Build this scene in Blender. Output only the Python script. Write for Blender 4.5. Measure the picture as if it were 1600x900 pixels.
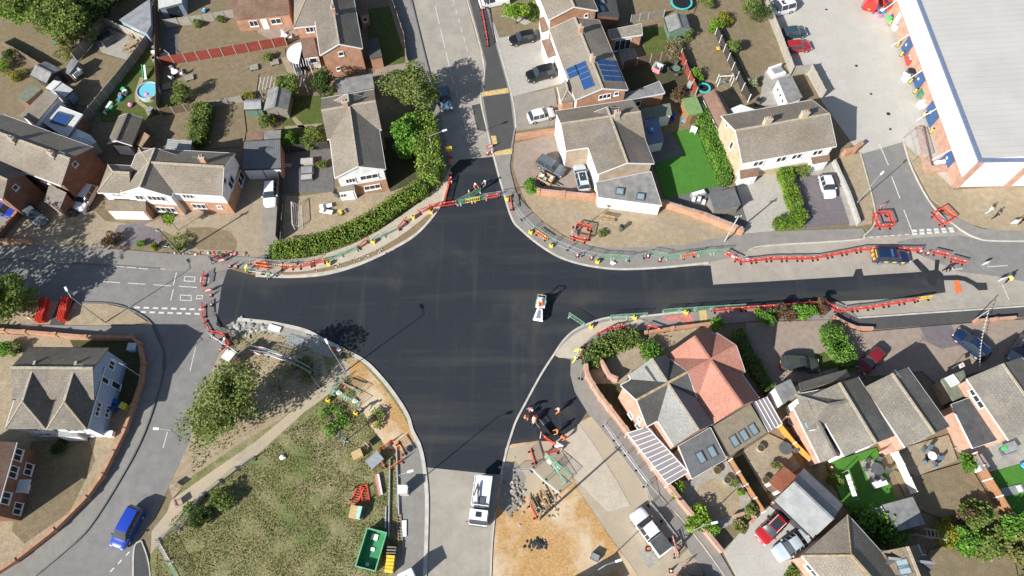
import bpy, bmesh, math, random
import numpy as np
from mathutils import Vector, Matrix
from mathutils.geometry import tessellate_polygon
R = math.radians
for o in list(bpy.data.objects): bpy.data.objects.remove(o)
SC = bpy.context.scene
COL = SC.collection
# ---------------------------------------------------------------- camera, sky, sun, exposure
FOC, DIP, CAM_H = 1080.0, R(26), 80.0          # focal length in photo pixels, tilt from straight down, flying height
CD, SD = math.cos(DIP), math.sin(DIP)
CAM_Y = -CAM_H * math.tan(DIP)
cam = bpy.data.cameras.new('camera'); cam.sensor_width = 36; cam.lens = FOC / 1600 * 36
cam.clip_start = 1; cam.clip_end = 3000
camo = bpy.data.objects.new('camera', cam); COL.objects.link(camo)
camo.location = (0, CAM_Y, CAM_H); camo.rotation_euler = (DIP, 0, 0)
SC.camera = camo
SUN_EL, SHADOW_AZ = R(32), R(50)             # shadows fall to the upper right of the picture
W_ = bpy.data.worlds.new('World'); SC.world = W_; W_.use_nodes = True
nt = W_.node_tree; bg = nt.nodes['Background']; sky = nt.nodes.new('ShaderNodeTexSky')
sky.sky_type = 'NISHITA'; sky.sun_disc = False; sky.sun_elevation = SUN_EL
sky.sun_rotation = SHADOW_AZ + math.pi
nt.links.new(sky.outputs[0], bg.inputs[0]); bg.inputs[1].default_value = 0.074
sl = bpy.data.lights.new('sun', 'SUN'); sl.energy = 5.0; sl.angle = R(0.5); sl.color = (1, .965, .91)
so = bpy.data.objects.new('sun', sl); COL.objects.link(so)
sdir = Vector((math.sin(SHADOW_AZ) * math.cos(SUN_EL), math.cos(SHADOW_AZ) * math.cos(SUN_EL), -math.sin(SUN_EL)))
so.rotation_euler = sdir.to_track_quat('-Z', 'Y').to_euler(); so.location = (-60, -60, 60)
SC.view_settings.view_transform = 'Standard'; SC.view_settings.look = 'None'
SC.view_settings.exposure = 0.58; SC.view_settings.gamma = 1
SC.render.resolution_x, SC.render.resolution_y = 1024, 576

# ---------------------------------------------------------------- photo pixel -> place
def W(px, py, z=0.0):
    """the point at height z that the photo shows at pixel (px, py)"""
    u, v = (px - 800) / FOC, (py - 450) / FOC
    d = (u, SD - v * CD, -CD - v * SD)
    t = (z - CAM_H) / d[2]
    return Vector((d[0] * t, d[1] * t + CAM_Y, z))
def rnd(a, b): return random.uniform(a, b)
random.seed(11)

# ---------------------------------------------------------------- materials
MATS = {}
def nodes(name, rough=.85, spec=.25, metal=0):
    m = bpy.data.materials.new(name); m.use_nodes = True
    n = m.node_tree.nodes; b = n['Principled BSDF']
    b.inputs['Roughness'].default_value = rough; b.inputs['Metallic'].default_value = metal
    b.inputs['Specular IOR Level'].default_value = spec
    MATS[name] = m
    return m, n, m.node_tree.links, b
def add(n, t, **k):
    x = n.new(t)
    for a, v in k.items(): setattr(x, a, v)
    return x
def mix(n, l, fac, a, b, mode='MIX'):
    x = n.new('ShaderNodeMix'); x.data_type = 'RGBA'; x.blend_type = mode
    for i, s in ((0, fac), (6, a), (7, b)):
        if hasattr(s, 'links') or hasattr(s, 'is_linked'): l.new(s, x.inputs[i])
        elif i == 0: x.inputs[0].default_value = s
        else: x.inputs[i].default_value = (*s, 1)
    return x.outputs[2]
def noise(n, l, vec, scale, detail=4, rough=.6, lo=.35, hi=.65):
    t = n.new('ShaderNodeTexNoise'); t.inputs['Scale'].default_value = scale
    t.inputs['Detail'].default_value = detail; t.inputs['Roughness'].default_value = rough
    l.new(vec, t.inputs['Vector'])
    r = n.new('ShaderNodeMapRange'); r.inputs[1].default_value = lo; r.inputs[2].default_value = hi
    l.new(t.outputs[0], r.inputs[0]); return r.outputs[0]
def bump(n, l, b, h, strength=.4, dist=.02):
    x = n.new('ShaderNodeBump'); x.inputs['Strength'].default_value = strength; x.inputs['Distance'].default_value = dist
    l.new(h, x.inputs['Height']); l.new(x.outputs[0], b.inputs['Normal'])
def pos(n): return n.new('ShaderNodeNewGeometry').outputs['Position']
def plain(name, c, rough=.7, spec=.3, metal=0, vary=.12, scale=3.0):
    m, n, l, b = nodes(name, rough, spec, metal)
    f = noise(n, l, pos(n), scale)
    l.new(mix(n, l, f, [x * (1 - vary) for x in c], [min(1, x * (1 + vary)) for x in c]), b.inputs['Base Color'])
    return m
def ground(name, cols, scales=(.12, .9, 7), rough=.95, b_s=.5, stain=None, fine=(.72, 1.2)):
    """earth-like surface: three colours mixed by large, middle and fine noise"""
    m, n, l, b = nodes(name, rough, .15)
    p = pos(n)
    f1, f2, f3 = noise(n, l, p, scales[0], 5), noise(n, l, p, scales[1], 6, .7), noise(n, l, p, scales[2], 4, .7)
    c = mix(n, l, f1, cols[0], cols[1]); c = mix(n, l, f2, c, cols[2])
    dark = mix(n, l, f3, [fine[0]] * 3, [fine[1]] * 3)
    c = mix(n, l, 1.0, c, dark, 'MULTIPLY')
    if stain:
        f4 = noise(n, l, p, stain[1], 6, .65, stain[2], stain[3]); c = mix(n, l, f4, c, stain[0])
    l.new(c, b.inputs['Base Color']); bump(n, l, b, f3, b_s, .04)
    return m
def tiles(name, c, c2, row=.33, wid=.30, stain=(.33, .27, .17), dark=.6, amt=.6):
    m, n, l, b = nodes(name, .9, .15)
    uv = n.new('ShaderNodeUVMap').outputs[0]
    t = n.new('ShaderNodeTexBrick'); l.new(uv, t.inputs['Vector'])
    t.inputs['Scale'].default_value = 1; t.inputs['Brick Width'].default_value = wid; t.inputs['Row Height'].default_value = row
    t.inputs['Mortar Size'].default_value = .022; t.inputs['Mortar Smooth'].default_value = .3; t.inputs['Bias'].default_value = -.1
    t.inputs['Color1'].default_value = (*c, 1); t.inputs['Color2'].default_value = (*c2, 1)
    t.inputs['Mortar'].default_value = (*[x * dark for x in c], 1)
    p = pos(n)
    f = noise(n, l, p, .55, 6, .7, .45, .75); fa = n.new('ShaderNodeMath'); fa.operation = 'MULTIPLY'; fa.inputs[1].default_value = amt
    l.new(f, fa.inputs[0]); cc = mix(n, l, fa.outputs[0], t.outputs[0], stain)
    f3 = noise(n, l, p, .16, 4, .6, .4, .62); cc = mix(n, l, f3, cc, mix(n, l, 1.0, cc, (.82, .80, .76), 'MULTIPLY')); f2 = noise(n, l, p, 6, 3, .7); cc = mix(n, l, 1.0, cc, mix(n, l, f2, (.8, .8, .8), (1.15, 1.15, 1.15)), 'MULTIPLY')
    l.new(cc, b.inputs['Base Color'])
    # each course is a little ramp that rises to its lower edge
    sp = n.new('ShaderNodeSeparateXYZ'); l.new(uv, sp.inputs[0])
    mm = n.new('ShaderNodeMath'); mm.operation = 'DIVIDE'; mm.inputs[1].default_value = row; l.new(sp.outputs[1], mm.inputs[0])
    fr = n.new('ShaderNodeMath'); fr.operation = 'FRACT'; l.new(mm.outputs[0], fr.inputs[0])
    bump(n, l, b, fr.outputs[0], -.55, .05)
    return m
def brick(name, c, c2, mortar, wid=.225, row=.075):
    m, n, l, b = nodes(name, .9, .15)
    uv = n.new('ShaderNodeUVMap').outputs[0]
    t = n.new('ShaderNodeTexBrick'); l.new(uv, t.inputs['Vector'])
    t.inputs['Scale'].default_value = 1; t.inputs['Brick Width'].default_value = wid; t.inputs['Row Height'].default_value = row
    t.inputs['Mortar Size'].default_value = .01
    t.inputs['Color1'].default_value = (*c, 1); t.inputs['Color2'].default_value = (*c2, 1); t.inputs['Mortar'].default_value = (*mortar, 1)
    f = noise(n, l, pos(n), 1.1, 5); cc = mix(n, l, 1.0, t.outputs[0], mix(n, l, f, (.82, .82, .82), (1.12, 1.12, 1.12)), 'MULTIPLY')
    l.new(cc, b.inputs['Base Color']); bump(n, l, b, t.outputs[1], -.3, .01)
    return m
def stripes(name, c, c2, pitch, axis=0, rough=.6, width=.5, metal=0, lo=.85, hi=1.1, ns=1.6):
    """ribbed or boarded sheet: bands along one UV axis, with relief"""
    m, n, l, b = nodes(name, rough, .3, metal)
    uv = n.new('ShaderNodeUVMap').outputs[0]; sp = n.new('ShaderNodeSeparateXYZ'); l.new(uv, sp.inputs[0])
    d = n.new('ShaderNodeMath'); d.operation = 'DIVIDE'; d.inputs[1].default_value = pitch; l.new(sp.outputs[axis], d.inputs[0])
    fr = n.new('ShaderNodeMath'); fr.operation = 'FRACT'; l.new(d.outputs[0], fr.inputs[0])
    g = n.new('ShaderNodeMath'); g.operation = 'GREATER_THAN'; g.inputs[1].default_value = width; l.new(fr.outputs[0], g.inputs[0])
    f = noise(n, l, pos(n), ns, 5)
    cc = mix(n, l, g.outputs[0], c, c2); cc = mix(n, l, 1.0, cc, mix(n, l, f, (lo, lo, lo), (hi, hi, hi)), 'MULTIPLY')
    l.new(cc, b.inputs['Base Color']); bump(n, l, b, g.outputs[0], .4, .03)
    return m
def paint(name, c, rough=.28, coat=.6, metal=0):
    m, n, l, b = nodes(name, rough, .5, metal); b.inputs['Base Color'].default_value = (*c, 1); b.inputs['Coat Weight'].default_value = coat
    b.inputs['Coat Roughness'].default_value = .06; return m
def leafm(name, c1, c2, c3):
    m, n, l, b = nodes(name, .7, .25)
    oi = n.new('ShaderNodeNewGeometry'); f = oi.outputs['Random Per Island']
    c = mix(n, l, f, c1, c2); c = mix(n, l, noise(n, l, oi.outputs['Position'], .8, 4), c, c3)
    c = mix(n, l, noise(n, l, oi.outputs['Position'], .45, 3, .6, .66, .82), c, (.27, .215, .12))
    l.new(c, b.inputs['Base Color'])
    tr = n.new('ShaderNodeBsdfTranslucent'); l.new(c, tr.inputs[0]); ms = n.new('ShaderNodeMixShader'); ms.inputs[0].default_value = .35
    l.new(b.outputs[0], ms.inputs[1]); l.new(tr.outputs[0], ms.inputs[2]); l.new(ms.outputs[0], n['Material Output'].inputs[0])
    return m

# ground surfaces
ground('dry_lawn', ((.285, .22, .152), (.245, .192, .122), (.195, .16, .092)), (.15, 1.2, 9), stain=((.17, .165, .075), .3, .56, .74))
ground('rough_grass', ((.26, .23, .115), (.36, .30, .185), (.17, .19, .07)), (.13, .7, 5), b_s=.8, stain=((.135, .17, .055), .11, .54, .7))
ground('green_lawn', ((.10, .13, .035), (.15, .15, .05), (.07, .11, .025)), (.3, 1.4, 9))
ground('artificial_turf', ((.075, .21, .035), (.085, .23, .04), (.065, .19, .03)), (.2, 1, 9), b_s=.2)
ground('bare_earth', ((.40, .325, .22), (.45, .37, .265), (.33, .26, .165)), (.2, 1.3, 9), stain=((.22, .2, .09), .35, .6, .8))
ground('sandy_soil', ((.48, .265, .09), (.52, .33, .145), (.44, .28, .13)), (.13, .5, 5), .95, .25, stain=((.58, .47, .33), .16, .48, .62))
ground('dusty_road', ((.42, .355, .265), (.46, .395, .30), (.37, .315, .235)), (.12, .6, 8), .95, .3, stain=((.50, .41, .27), .15, .5, .7), fine=(.9, 1.07))
ground('dug_soil', ((.30, .19, .09), (.36, .27, .16), (.25, .2, .14)), (.4, 2, 9), b_s=1)
ground('new_asphalt', ((.026, .031, .040), (.034, .039, .048), (.029, .034, .043)), (.06, .5, 14), .7, .3, stain=((.075, .074, .068), .075, .55, .9))
def lanes(m):
    # dusty streaks along the paving lanes
    n, l = m.node_tree.nodes, m.node_tree.links; b = n['Principled BSDF']; c = b.inputs['Base Color'].links[0].from_socket
    for sc, f0, f1, k in (((.03, .34, 1), .5, .85, .022), ((.5, .04, 1), .56, .9, .014), ((.16, .16, 1), .6, .85, .02)):
        mp = n.new('ShaderNodeMapping'); mp.inputs['Scale'].default_value = sc; l.new(pos(n), mp.inputs[0]); f = noise(n, l, mp.outputs[0], 1, 4, .6, f0, f1); c = mix(n, l, f, c, (.05 + k, .05 + k, .045 + k * .8))
    l.new(c, b.inputs['Base Color'])
lanes(MATS['new_asphalt'])
ground('old_asphalt', ((.225, .22, .21), (.275, .268, .252), (.20, .195, .188)), (.09, .7, 14), .9, .3, fine=(.9, 1.07))
ground('worn_asphalt', ((.36, .33, .28), (.42, .385, .33), (.31, .28, .24)), (.1, .6, 12), .9, .3, stain=((.42, .39, .33), .13, .5, .75), fine=(.9, 1.07))
ground('dark_footway', ((.085, .085, .087), (.10, .10, .10), (.08, .08, .08)), (.15, .9, 14), .9, .3)
ground('grey_footway', ((.265, .25, .225), (.30, .285, .26), (.235, .22, .20)), (.15, .9, 12), .9, .3, fine=(.9, 1.07))
ground('cream_footway', ((.50, .44, .355), (.54, .48, .395), (.44, .385, .305)), (.2, 1.1, 10), .9, .3, fine=(.9, 1.07))
ground('yard_concrete', ((.46, .44, .395), (.50, .48, .43), (.43, .41, .37)), (.06, .4, 5), .85, .2, fine=(.9, 1.07))
ground('drive_concrete', ((.29, .27, .235), (.34, .315, .27), (.25, .23, .20)), (.2, .9, 9), .9, .3, fine=(.9, 1.07))
ground('pale_gravel', ((.46, .43, .385), (.50, .47, .43), (.40, .375, .33)), (.25, 2, 16), .95, .6, fine=(.9, 1.07))
ground('mauve_gravel', ((.20, .18, .19), (.24, .215, .225), (.17, .15, .16)), (.25, 2, 16), .95, .6)
ground('sandy_drive', ((.36, .30, .215), (.41, .345, .255), (.31, .25, .175)), (.2, 1.1, 12), .95, .4)
ground('block_paving', ((.33, .265, .215), (.37, .305, .255), (.28, .22, .18)), (.25, 1.4, 10), .9, .4, fine=(.9, 1.07))
ground('patio_slab', ((.36, .345, .31), (.40, .385, .35), (.31, .295, .26)), (.3, 1.5, 8), .9, .3)
ground('dark_patio', ((.15, .15, .15), (.18, .18, .178), (.13, .13, .128)), (.3, 1.5, 8), .9, .3)
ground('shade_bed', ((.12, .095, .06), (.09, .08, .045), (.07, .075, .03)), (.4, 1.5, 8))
plain('kerb_concrete', (.50, .475, .42), .9, vary=.15, scale=1.2)
plain('dark_kerb', (.16, .155, .15), .9)
plain('road_paint', (.62, .61, .58), .8, vary=.25, scale=6)
plain('tactile_buff', (.55, .40, .17), .9, vary=.2); plain('tactile_red', (.50, .20, .17), .9, vary=.2); plain('orange_patch', (.75, .17, .05), .8, vary=.2)
plain('iron', (.026, .026, .028), .7)
# roofs
tiles('tile_tan', (.29, .255, .215), (.245, .215, .18), stain=(.34, .295, .22))
tiles('tile_brown', (.235, .195, .15), (.19, .155, .12))
tiles('tile_grey', (.225, .205, .182), (.18, .165, .15))
tiles('tile_grey_ribbed', (.235, .22, .195), (.20, .188, .168), .34, .33, (.33, .30, .24), .66, .65)
tiles('tile_slate', (.12, .12, .118), (.10, .10, .10), .28, .3, (.2, .19, .16), .7, .25)
tiles('tile_slate_glare', (.29, .295, .29), (.26, .262, .26), .28, .3, (.3, .29, .26), .8, .25)  # paler slate copy: sun glare on the wing roof put into the colour
tiles('tile_pink', (.50, .24, .18), (.46, .21, .155), .3, .3, (.42, .25, .2), .75, .35)
tiles('tile_red', (.36, .12, .07), (.30, .10, .06), .25, .25)
tiles('tile_rust', (.25, .155, .12), (.21, .13, .10), .28, .3)
plain('lead_grey', (.27, .28, .285), .7, vary=.15, scale=.9); plain('felt_dark', (.085, .087, .09), .9, vary=.2, scale=1.2)
plain('felt_grey', (.22, .22, .215), .9, vary=.22, scale=1.0); plain('felt_green', (.14, .20, .12), .9, vary=.15); plain('felt_moss', (.17, .19, .14), .9, vary=.2)
plain('felt_tan', (.27, .245, .2), .9, vary=.2, scale=1.4); plain('roof_pale', (.55, .55, .53), .7, vary=.1); plain('grass_green_felt', (.19, .31, .12), .9, vary=.15)
stripes('roof_sheet', (.47, .46, .43), (.43, .42, .39), 1.0, 0, .65, .9, 0, .93, 1.04, .15)
stripes('roof_ribbed_dark', (.12, .12, .12), (.19, .19, .185), .3, 0, .7, .8)
stripes('roof_ribbed_tan', (.25, .215, .155), (.19, .16, .11), .3, 0, .8, .8)
stripes('roof_ribbed_grey', (.13, .135, .14), (.17, .175, .18), .3, 0, .7, .7)
stripes('corrugated', (.40, .40, .38), (.22, .22, .21), .3, 0, .8, .55)
plain('ridge_tan', (.42, .36, .27), .9, vary=.2); plain('ridge_moss', (.38, .29, .17), .9, vary=.3, scale=2); plain('gutter_white', (.75, .75, .74), .5, vary=.05)
plain('gutter_dark', (.04, .04, .042), .5)
# walls
brick('brick_orange', (.50, .235, .125), (.42, .19, .10), (.45, .36, .28)); brick('brick_brown', (.24, .105, .06), (.19, .08, .05), (.25, .19, .15))
brick('brick_buff', (.56, .43, .27), (.50, .37, .22), (.5, .45, .36)); brick('brick_pink', (.50, .275, .20), (.45, .24, .17), (.5, .4, .32))
brick('brick_tan', (.43, .33, .235), (.38, .285, .2), (.42, .37, .3))
stripes('board_white', (.80, .80, .79), (.68, .68, .68), .15, 1, .5, .85); plain('render_white', (.80, .79, .77), .8, vary=.05); plain('render_blue', (.30, .40, .56), .8, vary=.05)
stripes('shed_blue', (.27, .36, .44), (.22, .30, .37), .14, 1, .7, .85); plain('panel_white', (.86, .87, .88), .5, vary=.03, scale=.4); plain('fascia_blue', (.16, .20, .30), .4)
stripes('timber_brown', (.17, .115, .075), (.12, .08, .05), .14, 0, .9, .85); stripes('timber_grey', (.25, .225, .19), (.19, .17, .145), .14, 0, .9, .85)
stripes('timber_pale', (.38, .35, .30), (.30, .275, .235), .16, 0, .9, .85); stripes('timber_red', (.30, .065, .045), (.24, .05, .035), .14, 0, .85, .85)
stripes('timber_orange', (.62, .30, .06), (.52, .25, .05), .14, 0, .85, .85); stripes('timber_dark', (.06, .055, .05), (.045, .04, .038), .14, 0, .9, .85)
stripes('timber_rust', (.38, .20, .10), (.31, .16, .08), .14, 0, .9, .85); plain('concrete_post', (.42, .41, .38), .9); plain('timber_green', (.12, .20, .15), .85); plain('wood', (.36, .26, .15), .85, vary=.2)
plain('pole_wood', (.24, .19, .14), .9); plain('white_plastic', (.80, .80, .80), .45, vary=.04); plain('door_blue', (.05, .11, .25), .5, vary=.08); plain('door_dark', (.06, .06, .065), .5)
m, n, l, b = nodes('glass', .08, .6); b.inputs['Base Color'].default_value = (.035, .045, .055, 1)
m, n, l, b = nodes('skylight_glass', .1, .8); b.inputs['Base Color'].default_value = (.22, .30, .34, 1)
m, n, l, b = nodes('clear_sheet', .2, .6); b.inputs['Base Color'].default_value = (.30, .28, .29, 1); b.inputs['Alpha'].default_value = .75
m, n, l, b = nodes('clear_glass', .1, .5); b.inputs['Base Color'].default_value = (.5, .5, .5, 1); b.inputs['Alpha'].default_value = .22
m, n, l, b = nodes('conservatory_sheet', .25, .5); b.inputs['Base Color'].default_value = (.62, .66, .64, 1)
m, n, l, b = nodes('solar_cell', .15, .6); b.inputs['Base Color'].default_value = (.028, .075, .20, 1)
plain('galvanised', (.48, .50, .52), .45, .5, .5); plain('steel_green', (.20, .42, .28), .5); plain('black_rubber', (.02, .02, .021), .85); plain('chrome', (.6, .6, .6), .25, .5, .9)
plain('barrier_red', (.68, .075, .05), .5, vary=.1); plain('barrier_orange', (.80, .19, .06), .5, vary=.1); plain('plastic_yellow', (.80, .56, .06), .5); plain('sign_white', (.80, .80, .80), .5); plain('sign_pink', (.72, .25, .28), .5)
plain('hivis_orange', (.90, .20, .05), .7); plain('hivis_yellow', (.72, .82, .13), .7); plain('cloth_navy', (.03, .035, .06), .85); plain('cloth_black', (.015, .015, .017), .85); plain('cloth_green', (.09, .30, .13), .8); plain('cloth_white', (.78, .78, .78), .8)
plain('cloth_mint', (.40, .72, .58), .8); plain('cloth_grey', (.2, .2, .21), .85); plain('skin', (.55, .33, .24), .6); plain('hair_dark', (.04, .028, .02), .7); plain('denim', (.10, .14, .22), .85)
plain('skip_green', (.05, .27, .11), .55); plain('toy_pink', (.8, .2, .42), .5); plain('toy_teal', (.06, .50, .47), .5); plain('toy_blue', (.05, .30, .60), .5); plain('toy_orange', (.85, .33, .04), .5); plain('toy_green', (.08, .5, .14), .5)
m, n, l, b = nodes('pool_water', .05, .6); b.inputs['Base Color'].default_value = (.16, .52, .62, 1)
plain('bag_black', (.02, .02, .022), .45); plain('bin_blue', (.03, .08, .28), .5); plain('bin_yellow', (.72, .68, .08), .5); plain('bin_grey', (.10, .11, .12), .6); plain('sheet_white', (.84, .84, .85), .7); plain('cardboard', (.52, .38, .2), .9); plain('stone', (.42, .4, .36), .9)
# leaves
leafm('leaf_mid', (.21, .29, .065), (.30, .38, .105), (.15, .21, .045)); leafm('leaf_dark', (.0788, .131, .035), (.131, .184, .0525), (.0525, .0963, .0227)); leafm('leaf_lime', (.246, .392, .0435), (.334, .478, .0653), (.16, .29, .029))
leafm('leaf_bright', (.175, .367, .0525), (.263, .473, .0788), (.114, .263, .0315)); leafm('leaf_grey', (.24, .30, .085), (.33, .39, .13), (.17, .22, .055)); leafm('leaf_yellow', (.40, .36, .04), (.30, .30, .04), (.24, .26, .03)); leafm('leaf_olive', (.298, .306, .105), (.385, .376, .149), (.21, .228, .07))
leafm('leaf_dry', (.334, .275, .145), (.406, .348, .189), (.232, .217, .102)); leafm('leaf_rust', (.232, .131, .0725), (.29, .174, .102), (.145, .109, .058)); leafm('leaf_blossom', (.62, .62, .52), (.3, .36, .16), (.12, .2, .06)); leafm('leaf_conifer', (.28, .40, .07), (.37, .48, .10), (.19, .29, .05))
leafm('grass_dry', (.52, .43, .24), (.42, .35, .18), (.32, .29, .12)); leafm('grass_green', (.208, .256, .064), (.288, .304, .096), (.16, .208, .048)); plain('bark', (.14, .105, .075), .95)

# ---------------------------------------------------------------- mesh collector
class MB:
    def __init__(s, M=None): s.v = []; s.f = []; s.m = []; s.mats = []; s.cur = 0; s.M = M
    def mat(s, name):
        if name not in s.mats: s.mats.append(name)
        s.cur = s.mats.index(name); return s
    def pts(s, P):
        i = len(s.v)
        for p in P:
            p = Vector(p); s.v.append(s.M @ p if s.M else p)
        return i
    def face(s, P):
        i = s.pts(P); s.f.append(tuple(range(i, i + len(P)))); s.m.append(s.cur)
    def prism(s, poly, dz, down=True):
        """closed solid: polygon (3-D points, counter-clockwise from above) and the same dropped by dz"""
        n = len(poly); i = s.pts(poly); j = s.pts([(p[0], p[1], p[2] - dz) if not isinstance(dz, (list, tuple)) else (p[0], p[1], dz[k]) for k, p in enumerate(poly)])
        for t in tessellate_polygon([[Vector(p) for p in poly]]) if n > 4 else ([tuple(range(n))]):
            t = tuple(t); a, b_, c = (Vector(poly[t[0]]), Vector(poly[t[1]]), Vector(poly[t[2]]))
            if (b_ - a).cross(c - a).z < 0: t = t[::-1]
            s.f.append(tuple(i + k for k in t)); s.m.append(s.cur)
            s.f.append(tuple(j + k for k in t[::-1])); s.m.append(s.cur)
        for k in range(n):
            k2 = (k + 1) % n; s.f.append((i + k2, i + k, j + k, j + k2)); s.m.append(s.cur)
    def box(s, c, size, rz=0, taper=1.0):
        x, y, z = size[0] / 2, size[1] / 2, size[2] / 2; cs, sn = math.cos(rz), math.sin(rz); P = []
        for (a, b_, d) in ((-1, -1, -1), (1, -1, -1), (1, 1, -1), (-1, 1, -1), (-1, -1, 1), (1, -1, 1), (1, 1, 1), (-1, 1, 1)):
            k = taper if d > 0 else 1; X, Y = a * x * k, b_ * y * k
            P.append((c[0] + X * cs - Y * sn, c[1] + X * sn + Y * cs, c[2] + d * z))
        i = s.pts(P)
        for q in ((0, 3, 2, 1), (4, 5, 6, 7), (0, 1, 5, 4), (1, 2, 6, 5), (2, 3, 7, 6), (3, 0, 4, 7)):
            s.f.append(tuple(i + k for k in q)); s.m.append(s.cur)
    def tube(s, p, q, r, n=6, r2=None, cap=True):
        p, q = Vector(p), Vector(q); d = (q - p).normalized(); a = d.orthogonal().normalized(); b_ = d.cross(a); r2 = r if r2 is None else r2
        i = s.pts([p + (a * math.cos(t) + b_ * math.sin(t)) * r for t in [2 * math.pi * k / n for k in range(n)]])
        j = s.pts([q + (a * math.cos(t) + b_ * math.sin(t)) * r2 for t in [2 * math.pi * k / n for k in range(n)]])
        for k in range(n): s.f.append((i + k, i + (k + 1) % n, j + (k + 1) % n, j + k)); s.m.append(s.cur)
        if cap:
            s.f.append(tuple(i + k for k in range(n))[::-1]); s.m.append(s.cur); s.f.append(tuple(j + k for k in range(n))); s.m.append(s.cur)
    def line(s, P, r, n=5):
        for a, b_ in zip(P[:-1], P[1:]): s.tube(a, b_, r, n)
    def ball(s, c, r, n=8, k=5, sq=1.0):
        rings = []
        for i in range(k + 1):
            t = math.pi * i / k; rr, z = max(.02, math.sin(t)) * r, math.cos(t) * r * sq
            rings.append(s.pts([(c[0] + rr * math.cos(2 * math.pi * j / n), c[1] + rr * math.sin(2 * math.pi * j / n), c[2] + z) for j in range(n)]))
        for a, b_ in zip(rings[:-1], rings[1:]):
            for j in range(n): s.f.append((a + j, b_ + j, b_ + (j + 1) % n, a + (j + 1) % n)); s.m.append(s.cur)
    def mesh(s, name, smooth=False):
        me = bpy.data.meshes.new(name); me.from_pydata([tuple(p) for p in s.v], [], s.f)
        for k in s.mats: me.materials.append(MATS[k])
        if len(s.mats) > 1: me.polygons.foreach_set('material_index', s.m)
        auto_uv(me)
        if smooth:
            bm = bmesh.new(); bm.from_mesh(me); bmesh.ops.remove_doubles(bm, verts=bm.verts, dist=.001)
            for e in bm.edges:
                if len(e.link_faces) == 2 and e.calc_face_angle(0) > R(38): e.smooth = False
            bm.to_mesh(me); bm.free(); me.polygons.foreach_set('use_smooth', [True] * len(me.polygons))
        me.update(); return me
    def build(s, name, parent=None, mat=None, smooth=False, loc=None):
        if mat and not s.mats: s.mats = [mat]
        o = bpy.data.objects.new(name, s.mesh(name, smooth)); COL.objects.link(o)
        if parent is not None: o.parent = parent
        if loc is not None: o.location = loc
        return o
def auto_uv(me):
    """UV in metres: u runs level along each face, v up its slope"""
    if not me.polygons: return
    n = len(me.polygons); nl = len(me.loops)
    nor = np.empty(n * 3); me.polygons.foreach_get('normal', nor); nor = nor.reshape(-1, 3)
    co = np.empty(len(me.vertices) * 3); me.vertices.foreach_get('co', co); co = co.reshape(-1, 3)
    lv = np.empty(nl, int); me.loops.foreach_get('vertex_index', lv)
    tot = np.empty(n, int); me.polygons.foreach_get('loop_total', tot)
    u = np.stack([-nor[:, 1], nor[:, 0], np.zeros(n)], 1); ln = np.linalg.norm(u, axis=1); flat = ln < .05
    u[flat] = (1, 0, 0); ln[flat] = 1; u /= ln[:, None]; v = np.cross(nor, u)
    fi = np.repeat(np.arange(n), tot); p = co[lv]
    uv = np.stack([(p * u[fi]).sum(1), (p * v[fi]).sum(1)], 1)
    me.uv_layers.new(name='UVMap').data.foreach_set('uv', uv.ravel())
def tag(o, label=None, cat=None, group=None, kind=None):
    if label: o['label'] = label
    if cat: o['category'] = cat
    if group: o['group'] = group
    if kind: o['kind'] = kind
    return o
def empty(name, loc, rz=0, label=None, cat=None, group=None):
    o = bpy.data.objects.new(name, None); COL.objects.link(o); o.location = loc; o.rotation_euler = (0, 0, rz); o.empty_display_size = .3
    return tag(o, label, cat, group)
def copy_tree(o, parent=None):
    c = o.copy(); COL.objects.link(c)
    if parent is not None: c.parent = parent
    for ch in o.children: copy_tree(ch, c)
    return c
ORD = ['first', 'second', 'third', 'fourth', 'fifth', 'sixth', 'seventh', 'eighth', 'ninth', 'tenth', 'eleventh', 'twelfth', 'thirteenth', 'fourteenth', 'fifteenth', 'sixteenth', 'seventeenth', 'eighteenth', 'nineteenth', 'twentieth'] + [f'number {i}' for i in range(21, 80)]
def smooth_px(P, k=6, closed=False):
    """Catmull-Rom through pixel points"""
    P = [Vector(p) for p in P]; out = []; n = len(P)
    for i in range(n if closed else n - 1):
        if closed: a, b_, c, d = P[i - 1], P[i], P[(i + 1) % n], P[(i + 2) % n]
        else: a, b_, c, d = P[max(i - 1, 0)], P[i], P[i + 1], P[min(i + 2, n - 1)]
        for j in range(k):
            t = j / k; out.append(.5 * ((2 * b_) + (c - a) * t + (2 * a - 5 * b_ + 4 * c - d) * t * t + (3 * b_ - a - 3 * c + d) * t ** 3))
    if not closed: out.append(P[-1])
    return [(p.x, p.y) for p in out]
# ---------------------------------------------------------------- ground sheets
SURF = []          # (polygon xy, top z) so that things can stand on what is there
NZ = [0]
def inside(poly, x, y):
    c = False; n = len(poly); j = n - 1
    for i in range(n):
        xi, yi = poly[i]; xj, yj = poly[j]
        if (yi > y) != (yj > y) and x < (xj - xi) * (y - yi) / (yj - yi) + xi: c = not c
        j = i
    return c
def gz(x, y):
    z = 0
    for poly, t in SURF:
        if t > z and inside(poly, x, y): z = t
    return z
def surf(name, px, mat, z=None, thick=None, label=None, cat=None, world=False):
    if z is None: NZ[0] += 1; z = .003 * NZ[0] + .006
    P = [(p[0], p[1]) for p in px] if world else [tuple(W(*p)[:2]) for p in px]
    ar = sum(P[i - 1][0] * P[i][1] - P[i][0] * P[i - 1][1] for i in range(len(P)))
    if ar < 0: P = P[::-1]
    mb = MB().mat(mat); mb.prism([(x, y, z) for x, y in P], thick or z + .02)
    o = mb.build(name); tag(o, label, cat, kind='structure'); SURF.append((P, z)); return o
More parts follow.
